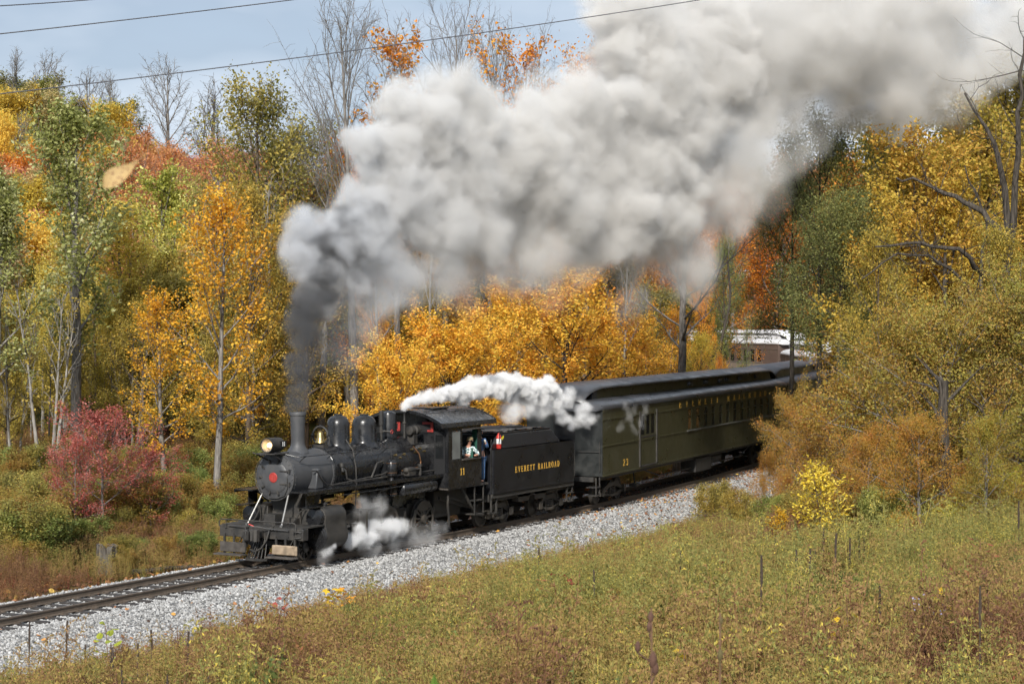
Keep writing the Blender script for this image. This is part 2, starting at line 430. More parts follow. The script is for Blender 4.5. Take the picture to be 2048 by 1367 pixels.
# ---- railway track: ties, tie plates and two rails
tr = empty('railway_track', (0,0,0)); tag(tr, 'single railway track of brown rails on dark wooden ties', 'railway track')
M_rail = metal_paint('rusty_rail', (.085,.066,.05), .55, .3, (.20,.15,.11), .5, .25, scale=5)
M_tie = plain('creosoted_tie', (.036,.031,.028), .85, noise=.5, scale=9)
RP = [(-.065,-.165),(.065,-.165),(.065,-.155),(.012,-.13),(.010,-.05),(.034,-.038),(.036,-.006),(.028,0),(-.028,0),(-.036,-.006),(-.034,-.038),(-.010,-.05),(-.012,-.13),(-.065,-.155)]
for sg in (-1, 1):
    mb = MB(); V = []; Fc = []; k = len(RP)
    sl = np.concatenate([np.arange(-60, 13, 3.0), np.arange(13, 140, .8)])
    for s in sl:
        for a, b in RP: V.append(tpt(s, sg*.755+a, b))
    for i in range(len(sl)-1):
        for j in range(k): Fc.append((i*k+j, i*k+(j+1) % k, (i+1)*k+(j+1) % k, (i+1)*k+j))
    mb.add(V, Fc); mb.build('rail', M_rail, tr, smooth=25)
tie_me = None
pl = MB()
i = 0
for s in np.arange(-20, 52, .54):
    x, y, z, th = track(s)
    if tie_me is None:
        b = MB(); b.box(-.115,.115,-1.3,1.3,-.35,-.168); t = b.build('tie', M_tie, tr, bevel=.012); tie_me = t.data
    else:
        t = obj('tie', tie_me, None, tr); md = t.modifiers.new('bevel', 'BEVEL'); md.width = .012; md.segments = 1
    t.location = (x, y, z+random.uniform(-.008,.006)); t.rotation_euler = (0, 0, th+random.uniform(-.02,.02))
    for sg in (-1, 1):
        c = tpt(s, sg*.755, 0); ux = np.array([math.cos(th), math.sin(th), 0]); uy = np.array([-math.sin(th), math.cos(th), 0])
        V = []
        for h in (-.169, -.156):
            for a, bb in ((-.09,-.17),(.09,-.17),(.09,.17),(-.09,.17)): V.append(c+ux*a+uy*bb+np.array([0,0,h]))
        pl.add(V, [(0,3,2,1),(4,5,6,7),(0,1,5,4),(1,2,6,5),(2,3,7,6),(3,0,4,7)])
        for a, bb in ((.05,.09),(-.05,-.09)):
            e = c+ux*a+uy*bb; pl.add([e+ux*p+uy*q2+np.array([0,0,h]) for h in (-.156,-.125) for p, q2 in ((-.014,-.014),(.014,-.014),(.014,.014),(-.014,.014))], [(0,3,2,1),(4,5,6,7),(0,1,5,4),(1,2,6,5),(2,3,7,6),(3,0,4,7)])
p_ = pl.build('tie_plate', M_rail, tr, smooth=0); p_['kind'] = 'stuff'
# ------------------------------------------------------------------ painted serif letters (flat, 3 mm thick)
def _rib(pts, w):
    """ribbon polygon quads along a polyline; w may vary per point"""
    pts = np.array(pts, float); n = len(pts); w = w if hasattr(w, '__len__') else [w]*n
    out = []; L = []; Rr = []
    for i in range(n):
        d = pts[min(i+1,n-1)]-pts[max(i-1,0)]; d /= np.linalg.norm(d); nn = np.array([-d[1], d[0]])
        L.append(pts[i]+nn*w[i]/2); Rr.append(pts[i]-nn*w[i]/2)
    for i in range(n-1): out.append([L[i], Rr[i], Rr[i+1], L[i+1]])
    return out
def _bx(x0, x1, y0, y1): return [np.array(p, float) for p in ((x0,y0),(x1,y0),(x1,y1),(x0,y1))]
def _arc(cx, cy, rx, ry, a0, a1, wmid, wend, n=12):
    pts = []; w = []
    for i in range(n+1):
        a = R(a0+(a1-a0)*i/n); pts.append((cx+rx*math.cos(a), cy+ry*math.sin(a))); w.append(wend+(wmid-wend)*abs(math.cos(a)))
    return _rib(pts, w)
SW, TW, SF = .165, .085, .07     # stem, thin stroke, serif
def stem(x, y0=0, y1=1): return [_bx(x-SW/2, x+SW/2, y0, y1), _bx(x-SW/2-.07, x+SW/2+.07, y0, y0+SF), _bx(x-SW/2-.07, x+SW/2+.07, y1-SF, y1)]
GLYPH = {
 'E': (.66, stem(.17)+[_bx(.17,.58,0,TW), _bx(.17,.56,1-TW,1), _bx(.17,.46,.48,.48+TW), _bx(.52,.58,0,.24), _bx(.50,.56,.78,1), _bx(.41,.46,.40,.64)]),
 'V': (.74, [[np.array(p) for p in ((.06,1),(.25,1),(.42,.0),(.33,.0))], [np.array(p) for p in ((.57,1),(.66,1),(.42,0),(.36,.0))], _bx(0,.31,1-SF,1), _bx(.5,.73,1-SF,1)]),
 'R': (.74, stem(.17)+_rib([(.2,.97),(.40,.97)], TW)+_rib([(.2,.50),(.40,.50)], TW)+_arc(.40,.735,.16,.235,-90,90,.15,TW)+[[np.array(p) for p in ((.34,.5),(.50,.5),(.70,0),(.53,0))], _bx(.5,.76,0,SF)]),
 'T': (.68, stem(.34)+[_bx(.04,.64,1-TW,1), _bx(.04,.10,.74,1), _bx(.58,.64,.74,1)]),
 'A': (.76, [[np.array(p) for p in ((.33,1),(.42,1),(.70,0),(.51,0))], [np.array(p) for p in ((.33,1),(.39,1),(.14,0),(.06,0))], _bx(.18,.56,.27,.27+TW), _bx(0,.24,0,SF), _bx(.46,.76,0,SF)]),
 'I': (.36, stem(.18)),
 'L': (.62, stem(.17)+[_bx(.17,.56,0,TW), _bx(.50,.56,0,.27)]),
 'O': (.78, _arc(.38,.5,.28,.47,0,360,.18,TW,26)),
 'D': (.76, stem(.17)+_rib([(.2,.97),(.38,.97)], TW)+_rib([(.2,.03),(.38,.03)], TW)+_arc(.36,.5,.27,.47,-90,90,.17,TW,14)),
 '1': (.46, [_bx(.16,.35,0,1), _bx(.04,.46,0,.09), [np.array(p) for p in ((.16,1),(.03,.84),(.03,.74),(.16,.82))]]),
 '2': (.62, _arc(.30,.74,.20,.22,175,-40,.12,.08)+_rib([(.45,.60),(.10,.06)], [.12,.09])+[_bx(.05,.56,0,.11)]),
 '3': (.62, _arc(.28,.76,.19,.20,170,-85,.12,.08)+_arc(.28,.27,.22,.24,85,-170,.12,.08)),
 ' ': (.5, []),
}
def text_width(txt, h, gap):
    return sum(GLYPH[c][0]*h + gap for c in txt) - gap
def lettering(txt, h, gap, origin, du, dv, dn, t=.004):
    """quads of the words starting at origin, running along du, up dv, standing out along dn"""
    mb = MB(); x = 0
    du, dv, dn, origin = (np.array(a, float) for a in (du, dv, dn, origin))
    k = 0
    for c in txt:
        w, polys = GLYPH[c]
        for p in polys:
            tt = t + (k % 7)*.0002; k += 1
            V = [origin+du*(x+a[0]*h)+dv*a[1]*h for a in p] + [origin+du*(x+a[0]*h)+dv*a[1]*h+dn*tt for a in p]
            n = len(p); mb.add(V, [tuple(range(n)), tuple(range(n, 2*n))]+[(i, (i+1) % n, n+(i+1) % n, n+i) for i in range(n)])
        x += w*h+gap
    return mb

def letters(txt, h, gap, origin, du, dv, dn, mat, parent, squeeze=None, wide=1.0):
    """one small object per painted character"""
    du = np.array(du, float); x = 0.0; origin = np.array(origin, float); k = 1.0
    if squeeze: k = squeeze/text_width(txt, h, gap)
    for c in txt:
        if c != ' ':
            b = lettering(c, h, 0, (0,0,0), du, dv, dn)
            b.v = [tuple(origin+du*x*k+np.array(v)+du*(np.dot(v, du)*(k*wide-1))) for v in b.v]
            b.build('letter' if c.isalpha() else 'digit', mat, parent, smooth=0)
        x += GLYPH[c][0]*h+gap
# ------------------------------------------------------------------ paints of the train
M_black = metal_paint('black_engine_paint', (.012,.0125,.014), .27, .3, (.085,.08,.075), .20, .10)
M_graph = metal_paint('graphite_smokebox', (.050,.052,.056), .55, .3, (.13,.12,.11), .35, .2)
M_soot = metal_paint('sooty_iron', (.024,.023,.022), .6, .3, (.11,.095,.075), .5, .3)
M_tend = metal_paint('black_tender_paint', (.010,.0105,.013), .34, .25, (.06,.06,.06), .16, .08, scale=1.5)
M_steel = metal_paint('bright_rod_steel', (.16,.155,.15), .42, .3, (.15,.13,.1), .4, .1, metallic=.8)
M_brace = metal_paint('polished_brace', (.40,.39,.37), .4, .2, (.15,.13,.1), .3, .1, metallic=.5)
M_wheel = metal_paint('dirty_wheel_iron', (.032,.029,.026), .6, .3, (.14,.115,.085), .6, .2)
M_olive = metal_paint('olive_coach_paint', (.052,.049,.024), .36, .25, (.075,.065,.035), .4, .05, scale=1.2)
M_croof = metal_paint('dark_grey_roof_paint', (.048,.050,.056), .38, .3, (.11,.11,.11), .35, .1, scale=1.5)
M_gold = plain('gold_lettering', (.72,.42,.07), .45, noise=.1)
M_brass = metal_paint('bell_brass', (.42,.31,.14), .38, .2, (.3,.22,.1), .4, .05, metallic=1.0)
M_copper = metal_paint('copper_pipe', (.30,.15,.07), .4, .2, (.1,.07,.05), .5, .05, metallic=.8)
M_red = plain('red_paint', (.50,.035,.025), .5, noise=.25, scale=8)
M_redk = plain('dull_red_paint', (.30,.028,.022), .55, noise=.25, scale=8)
M_white = plain('white_paint', (.78,.78,.76), .5, noise=.05)
M_wood = plain('weathered_board', (.27,.205,.14), .85, noise=.35, scale=6)
M_woodk = plain('dark_board', (.06,.052,.045), .85, noise=.4, scale=6)
M_green = plain('green_cab_interior', (.02,.085,.06), .5)
M_lamp = plain('lit_headlight_lamp', (.9,.8,.6), .2, emit=(1.0,.66,.30,2.2), noise=0)
M_refl = plain('headlight_reflector', (.40,.37,.32), .35, metallic=.7, noise=.15)
M_glass = plain('dusty_pane', (.010,.011,.012), .22, noise=.5, scale=2, spec=.35)
M_glass2 = plain('pale_dusty_pane', (.16,.17,.165), .25, noise=.2, scale=3, spec=.6)
M_dark = plain('dark_interior', (.008,.008,.009), .8)

def settle(root):
    """children were built where they stand; hang them from a root that stands elsewhere"""
    l = Vector(root.location)
    for c in root.children:
        c.location = Vector(c.location)-l
def seg(a0, a1, n): return [a0+(a1-a0)*i/n for i in range(n+1)]

# ------------------------------------------------------------------ locomotive
lo = empty('steam_locomotive', (4.9,0,0)); tag(lo, 'black steam locomotive with tall smokestack and lit headlight leading the train', 'steam locomotive')
P = lo
ZB, RS = 2.41, .69
# main frame, saddle, firebox
b = MB()
for s in (-1, 1): b.box(.35, 10.2, s*.52-.06, s*.52+.06, .52, 1.02)
b.box(.9, 2.3, -.5, .5, .7, 1.2)
for x in (3.0, 4.4, 6.5, 8.6): b.box(x, x+.12, -.5, .5, .6, 1.0)
b.build('frame', M_soot, P, bevel=.01)
b = MB(); b.prism([(-.55,1.0),(.55,1.0),(.46,1.45),(.6,1.95),(-.6,1.95),(-.46,1.45)], 'x', 1.15, 2.15); b.build('cylinder_saddle', M_soot, P, bevel=.02)
b = MB(); b.prism([(-.5,.75),(.5,.75),(.66,1.6),(.72,2.45),(-.72,2.45),(-.66,1.6)], 'x', 6.0, 7.95); b.build('firebox', M_black, P, bevel=.02)
# smokebox with riveted ends
b = MB(); b.lathe((0,0,ZB), (1,0,0), [(.64,.60),(.645,.685),(.66,RS),(.74,RS),(.745,RS-.01),(2.6,RS-.01),(2.605,RS+.012),(2.66,RS+.012),(2.665,RS)], 56); sm = b.build('smokebox', M_graph, P)
b = MB()
for k in range(48):
    a = 2*math.pi*k/48
    b.cyl((2.63, RS*1.018*math.sin(a), ZB+RS*1.018*math.cos(a)), (2.63, (RS+.03)*math.sin(a), ZB+(RS+.03)*math.cos(a)), .014, .010, 6)
for k in range(40):
    a = 2*math.pi*k/40
    b.cyl((.70, RS*math.sin(a), ZB+RS*math.cos(a)), (.70, (RS+.014)*math.sin(a), ZB+(RS+.014)*math.cos(a)), .013, .009, 6)
r_ = b.build('rivet', M_graph, sm); r_['kind'] = 'stuff'
b = MB(); b.lathe((0,0,ZB), (-1,0,0), [(-.64,.665),(-.628,.665),(-.622,.655),(-.62,.52),(-.61,.50)], 56); fr = b.build('smokebox_front', M_graph, P)
b = MB()
for k in range(26):
    a = 2*math.pi*k/26; y, z = .61*math.sin(a), .61*math.cos(a)
    b.cyl((.63,y,ZB+z), (.598,y,ZB+z), .018, .014, 6)
r_ = b.build('rivet', M_graph, fr); r_['kind'] = 'stuff'
b = MB(); b.lathe((0,0,ZB-.02), (-1,0,0), [(-.63,.47),(-.60,.47),(-.575,.44),(-.555,.33),(-.548,.2),(-.545,.02)], 48); dr = b.build('smokebox_door', M_graph, P)
for k in range(10):
    a = 2*math.pi*(k+.5)/10; c, s = math.cos(a), math.sin(a)
    if s < -.75 and abs(c) < .65: continue
    b = MB(); b.obox((.575, .40*s, ZB-.02+.40*c), (.575, .53*s, ZB-.02+.53*c), .045, .04, (1,0,0)); b.cyl((.60,.50*s,ZB-.02+.50*c), (.535,.50*s,ZB-.02+.50*c), .022, .02, 8)
    b.build('door_clamp', M_soot, dr)
for z in (.17, -.2):
    b = MB(); b.obox((.56,-.22,ZB+z), (.575,-.56,ZB+z), .035, .05, (1,0,0)); b.cyl((.575,-.53,ZB+z-.06), (.575,-.53,ZB+z+.06), .028, .028, 10); b.build('door_hinge', M_soot, dr)
b = MB(); b.lathe((0,0,ZB-.02), (-1,0,0), [(-.55,.145),(-.535,.145),(-.530,.13),(-.526,.125),(-.526,.01)], 32); npl = b.build('number_plate', M_redk, dr)
b = lettering('11', .13, .015, (.5255,.052,ZB-.085), (0,-1,0), (0,0,1), (-1,0,0)); b.build('plate_number', plain('dull_red_figures', (.33,.05,.04), .6), npl)
b = MB(); b.torus((.6,0,ZB), (1,0,0), .685, .012, 48, 6); b.tube([(.585,-.45,ZB+.02),(.57,-.47,ZB-.3),(.575,-.36,ZB-.52),(.58,-.1,ZB-.62),(.58,.2,ZB-.61)], .013, 6); b.build('front_ring', M_steel, fr)
# boiler
b = MB(); b.lathe((0,0,ZB), (1,0,0), [(2.66,.70),(2.67,.715),(5.4,.735),(6.2,.78),(7.95,.80)], 56); bo = b.build('boiler', M_black, P)
for x, r in ((2.72,.722),(3.75,.727),(4.75,.735),(5.85,.765),(6.85,.795)):
    b = MB(); b.lathe((x,0,ZB), (1,0,0), [(0,r-.004),(.001,r+.006),(.07,r+.006),(.071,r-.004)], 56, False, False); b.build('boiler_band', M_black, bo)
b = MB()
for x, z, n in ((5.95,ZB+.3,3),(6.9,ZB+.42,4)):
    for k in range(n): b.lathe((x+.25*k, -.70, z-.1*(k % 2)), (0,-1,.25), [(0,.035),(.09,.035),(.10,.02)], 8)
b.build('washout_plug', M_brass, bo)
# smokestack
b = MB(); b.lathe((1.77,0,0), (0,0,1), [(3.02,.34),(3.10,.30),(3.18,.235),(3.28,.205),(3.4,.198),(4.12,.222),(4.125,.245),(4.19,.248),(4.22,.235),(4.22,.19),(4.0,.185)], 40, True, False)
b.build('smokestack', M_graph, P)
# headlight on its bracket
b = MB(); b.prism([(.10,3.10),(.85,3.10),(.9,2.92),(.72,3.06),(.10,3.075)], 'y', -.33, .33)
for y in (-.3,.3): b.obox((.15,y,3.07),(.66,y*.8,2.86), .03,.04)
for y in (-.42,.42): b.cyl((.12,y*.8,3.09),(.12,y,3.12),.02,.02,8)
b.build('headlight_bracket', M_soot, P, bevel=.008)
hl = MB(); hl.lathe((.22,0,3.33), (1,0,0), [(0,.19),(-.005,.215),(.03,.22),(.06,.212),(.40,.208),(.62,.195),(.66,.14),(.67,.02)], 36, False, True)
hl.lathe((.23,0,3.33), (1,0,0), [(0,.188),(.20,.12),(.24,.03)], 36, False, True); hl.box(.4,.75,-.12,.12,3.09,3.14)
hd = hl.build('headlight', M_soot, P)
b = MB(); b.lathe((.232,0,3.33), (1,0,0), [(0,.186),(.19,.115),(.23,.03)], 32, False, True); b.build('headlight_reflector', M_refl, hd)
b = MB(); b.lathe((.30,0,3.33), (1,0,0), [(0,.02),(.02,.06),(.07,.075),(.12,.05)], 20); b.build('headlight_bulb', M_lamp, hd)
b = MB(); b.obox((.60,-.203,3.35),(.90,-.203,3.35),.02,.17,(0,0,1)); nb = b.build('number_board', M_dark, hd)
b = lettering('11', .12, .02, (.69,-.2135,3.29), (1,0,0), (0,0,1), (0,-1,0)); b.build('board_number', M_white, nb)
# bell in its yoke
b = MB()
b.torus((2.93,0,3.47), (1,0,0), .27, .03, 32, 8)
for y in (-.27,.27): b.cyl((2.93,y-.03,3.47),(2.93,y+.03,3.47),.05,.05,12); b.tube([(2.93,y,3.47),(2.93,y*1.25,3.35),(2.93,y*1.2,3.25)], .022, 6)
b.box(2.80,3.06,-.2,.2,3.08,3.2); b.cyl((2.93,0,3.70),(2.93,0,3.79),.02,.03,8); b.obox((2.93,-.34,3.42),(2.9,-.34,3.2),.04,.03)
by = b.build('bell_yoke', M_soot, P)
b = MB(); b.lathe((2.93,0,3.26), (0,0,1), [(0,.165),(.03,.158),(.07,.13),(.16,.105),(.25,.095),(.31,.075),(.345,.03),(.36,.01)], 28, False, True); b.cyl((2.93,0,3.22),(2.93,0,3.34),.03,.02,10); b.build('bell', M_brass, by)
# domes, turret, valves, whistle
def dome(x, r, top, name, sq=.25):
    b = MB(); h = top-3.02
    b.lathe((x,0,3.0), (0,0,1), [(0,r*1.32),(.05,r*1.22),(.11,r*1.08),(.18,r*1.01),(h-.32,r*.985),(h-.22,r*.95),(h-.12,r*.84),(h-.05,r*.64),(h-.015,r*.40),(h-.01,r*.36),(h+.03,r*.35),(h+.035,.02)], 44)
    return b.build(name, M_black, P)
sdm = dome(3.87,.355,4.06,'sand_dome'); dome(5.31,.385,4.00,'steam_dome')
b = MB()
for s in (-1,1): b.tube([(3.8,s*.3,3.35),(3.75,s*.62,3.0),(3.7,s*.76,2.5),(3.7,s*.78,2.0),(3.6,s*.78,1.0),(3.5,s*.76,.3)], .02, 6); b.lathe((3.95,s*.5,3.0),(0,s*.4,1),[(0,.07),(.12,.07),(.16,.03)],10)
b.build('sand_pipe', M_soot, sdm)
b = MB(); b.lathe((6.72,0,3.0), (0,0,1), [(0,.36),(.08,.28),(.9,.245),(.98,.22),(1.03,.15),(1.05,.02)], 32); tu = b.build('turret_dome', M_black, P)
b = MB(); b.lathe((6.1,-.12,3.12), (0,0,1), [(0,.06),(.25,.055),(.26,.085),(.3,.085),(.32,.05),(.5,.05),(.51,.075),(.95,.075),(.96,.02)], 16)
b.cyl((6.1,-.12,3.45),(6.25,-.4,3.42),.028,.028,8); b.build('safety_valve', M_soot, P)
b = MB(); b.torus((6.25,-.42,3.42),(0,1,.1),.06,.012,16,6); b.build('valve_handwheel', M_redk, P)
b = MB(); b.lathe((7.35,-.2,3.1), (0,0,1), [(0,.045),(.5,.04),(.52,.06),(.56,.06),(.58,.035),(1.0,.035)], 14); b.build('whistle', M_soot, P)
b = MB(); b.lathe((7.05,-.55,3.42),(1,-.1,0),[(0,.05),(.02,.14),(.16,.14),(.18,.09),(.26,.09),(.28,.15),(.42,.15),(.45,.06),(.6,.05)],20); b.box(7.2,7.4,-.65,-.4,2.95,3.3); b.build('turbo_generator', M_soot, P)
# handrails along the boiler, with posts
for s in (-1, 1):
    b = MB(); b.tube([(.70,s*.30,3.06),(.84,s*.62,2.98),(.95,s*.76,2.99)]+[(x,s*.80,2.99) for x in (1.6,3,5,6.5,7.9)], .017, 8)
    for x in (1.0,2.4,3.9,5.4,6.8): b.cyl((x,s*.60,ZB+.42),(x,s*.80,2.99),.014,.014,6); b.lathe((x,s*.83,2.99),(0,-s,0),[(0,.01),(.02,.028),(.04,.028),(.06,.01)],8)
    b.build('handrail', M_black, P)
# running boards with drop brackets
for s in (-1, 1):
    b = MB(); b.box(.42,7.95,min(s*.66,s*1.30),max(s*.66,s*1.30),1.985,2.02); b.box(.42,7.95,min(s*1.275,s*1.305),max(s*1.275,s*1.305),1.93,2.03)
    for x in (1.2,3.2,5.0,6.6): b.prism([(s*.66,1.985),(s*1.2,1.985),(s*.66,1.6)], 'x', x, x+.03)
    rb = b.build('running_board', M_black, P)
    b = MB(); b.prism([(.72,1.985),(1.15,1.985),(1.15,1.62),(.72,1.58)], 'y', s*1.0, s*1.03) ; b.box(.45,1.15,min(s*.98,s*1.28),max(s*.98,s*1.28),1.55,1.575); b.build('drop_step', M_black, rb)
    b = MB(); b.prism([(1.45,2.02),(1.85,2.02),(1.75,2.6),(1.55,2.6)], 'y', s*.52, s*.86); b.build('steam_pipe_casing', M_graph, P, bevel=.03)
# pipes on the near side
b = MB()
b.tube([(1.35,-.80,2.55),(1.5,-.86,2.55),(1.7,-.88,2.3),(1.95,-.9,2.12),(2.2,-.9,2.08),(4.9,-.9,2.2),(5.2,-1.0,2.3)], .022, 7)
b.tube([(3.0,-.72,2.55),(3.05,-.82,2.45),(3.1,-.84,2.2),(3.4,-.9,2.1),(7.9,-.95,2.12)], .03, 8)
b.tube([(4.3,-.92,2.14),(4.5,-.92,2.4),(4.7,-.86,2.55),(5.1,-.84,2.6)], .03, 8)
b.lathe((2.95,-.74,2.68),(0,-.2,-1),[(0,.03),(.02,.07),(.12,.07),(.14,.05),(.26,.05),(.28,.03)],12)
b.tube([(5.6,-1.25,1.86),(7.9,-1.25,1.9)], .02, 6); b.tube([(2.3,-1.2,1.8),(5.6,-1.24,1.82)], .018, 6)
b.build('side_pipe', M_soot, P)
b = MB(); b.tube([(7.05,-.70,2.93),(7.15,-.86,2.7),(7.2,-.9,2.45),(7.12,-.92,2.3),(6.4,-.92,2.22),(6.0,-.95,2.25)], .022, 7); b.build('copper_pipe', M_copper, P)
# air pump with banded cylinders, air tanks
b = MB(); b.lathe((5.28,-1.02,1.50),(0,0,1),[(0,.05),(.03,.13),(.08,.165),(.42,.165),(.46,.1),(.52,.07),(.60,.07),(.65,.15),(.72,.165),(1.05,.165),(1.1,.13),(1.14,.05),(1.3,.05),(1.34,.02)],24)
b.box(5.15,5.4,-.9,-.7,1.9,2.5); b.lathe((5.12,-1.12,1.6),(0,0,1),[(0,.03),(.35,.03)],8)
pu = b.build('air_pump', M_black, P)
b = MB()
for z in (1.60,1.88,2.24,2.53): b.torus((5.28,-1.02,z),(0,0,1),.166,.008,24,5)
b.build('brass_band', M_copper, pu)
b = MB(); b.lathe((6.0,-1.05,2.25),(1,0,0),[(0,.04),(.05,.09),(.5,.09),(.52,.05),(.8,.05)],12); b.box(6.1,6.5,-1.15,-.85,2.08,2.2); b.lathe((6.9,-1.05,2.3),(0,0,1),[(-.25,.05),(0,.05),(.02,.08),(.1,.08)],10); b.build('injector', M_soot, P)
for s in (-1,1):
    b = MB(); b.lathe((5.55,s*1.12,1.70),(1,0,0),[(0,.03),(.02,.12),(.06,.185),(.10,.2),(1.98,.2),(2.02,.185),(2.06,.12),(2.08,.03)],30)
    for x in (5.95,7.2): b.torus((x,s*1.12,1.70),(1,0,0),.203,.012,24,6)
    b.build('air_tank', M_black, P)
# pilot beam, deck, railing, braces, coupler, foot boards
b = MB(); b.box(-.06,.20,-1.46,1.46,.70,1.02)
bm_ = b.build('pilot_beam', M_soot, P, bevel=.015)
b = MB()
for y in (-1.2,-.95,-.55,.55,.95,1.25):
    for z in (.78,.93): b.cyl((-.06,y,z),(-.085,y,z),.022,.018,6)
b.tube([(-.07,-1.40,.93),(-.11,-1.30,.95),(-.12,-1.20,.95)],.02,6); b.tube([(-.07,-1.40,.79),(-.11,-1.30,.77),(-.12,-1.20,.77)],.02,6); b.tube([(-.12,-1.2,.95),(-.125,-1.16,.86),(-.12,-1.2,.77)],.02,6)
r_ = b.build('beam_bolt', M_soot, bm_); r_['kind'] = 'stuff'
b = MB(); b.box(-.02,1.0,-1.42,1.42,1.022,1.045); b.prism([(.35,-1.42),(1.05,-1.42),(1.05,-.95)],'z',1.046,1.062); b.build('front_deck', M_soot, P)
b = MB(); b.tube([(-.10,1.44,.98),(-.10,1.44,1.12),(-.10,1.38,1.19),(-.10,.7,1.19),(-.10,-.7,1.19),(-.10,-1.18,1.19),(-.10,-1.24,1.14),(-.10,-1.24,.9)],.018,8)
for y in (1.2,.45,-.45): b.cyl((-.10,y,.95),(-.10,y,1.2),.016,.016,6)
b.build('front_grab_rail', M_soot, P)
for s in (-1,1):
    b = MB(); b.cyl((.64,s*.46,1.90),(.10,s*.60,1.05),.024,.024,10); b.lathe((.10,s*.6,1.04),(-.1,0,1),[(0,.05),(.05,.045),(.06,.025)],10); b.build('smokebox_brace', M_brace, P)
b = MB()
for s in (-1,1): b.tube([(.25,s*.75,1.07),(.6,s*.7,1.15),(.85,s*.72,1.4),(1.0,s*.8,1.5)],.022,6)
b.box(.35,.7,-.2,.2,1.04,1.35); b.build('deck_pipe', M_soot, P)
# coupler: shank, knuckle and head, lift lever, hoses
b = MB(); b.box(-.35,.0,-.11,.11,.74,.93); b.prism([(-.35,-.15),(-.35,.20),(-.50,.22),(-.66,.14),(-.63,.05),(-.52,.08),(-.47,-.02),(-.54,-.11),(-.64,-.16),(-.60,-.25),(-.45,-.24)],'z',.66,1.0)
b.prism([(-.50,.14),(-.68,.15),(-.72,.06),(-.62,.01),(-.54,.05)],'z',.70,.96); b.box(-.58,-.45,.15,.20,.5,1.06)
cp = b.build('coupler', M_soot, P, bevel=.012)
b = MB(); b.tube([(-.12,-1.0,.97),(-.16,-.3,1.0),(-.35,-.12,1.06),(-.5,.05,1.08)],.014,6); b.tube([(-.12,1.1,1.02),(-.2,.4,1.04),(-.45,.15,1.1)],.014,6); b.build('uncoupling_lever', M_steel, cp)
b = MB(); b.tube([(-.02,-.32,1.0),(-.14,-.34,.92),(-.2,-.3,.7),(-.26,-.16,.45),(-.3,.05,.34),(-.28,.22,.4)],.026,8); b.tube([(-.02,.42,1.05),(-.12,.42,1.0),(-.18,.40,.75),(-.2,.38,.5)],.022,8); b.build('air_hose', M_soot, P)
b = MB(); b.cyl((-.08,.42,1.09),(-.02,.28,1.03),.014,.014,8); b.build('angle_cock_handle', M_red, P)
b = MB()
for k in range(7):
    y = -.30+.6*k/6; b.obox((-.06,y*.75,.72),(-.40+.12*abs(k-3)/3,y*1.0,.16),.025,.035)
b.prism([(-.22,-.42),(-.42,-.25),(-.46,0),(-.42,.25),(-.22,.42),(-.16,.42),(-.34,.2),(-.37,0),(-.34,-.2),(-.16,-.42)],'z',.10,.16)
b.build('pilot_bars', M_soot, P)
for s, mt in ((-1,M_wood),(1,M_woodk)):
    y0, y1 = (-1.36,-.42) if s < 0 else (.42,1.40)
    b = MB(); b.box(-.44,-.16,y0,y1,.20,.245); fb = b.build('foot_board', M_woodk, P, bevel=.008)
    b = MB(); b.box(-.20,-.13,y0+.03,y1-.05,.28,.56); b.build('toe_board', mt, fb, bevel=.04 if s < 0 else .01)
    b = MB()
    for y in (y0+.15,(y0+y1)/2,y1-.15): b.box(-.125,-.085,y-.03,y+.03,.22,.74)
    b.obox((-.105,y0+.2,.72),(-.105,(y0+y1)/2,.3),.02,.03,(1,0,0)); b.build('board_hanger', M_soot, fb)
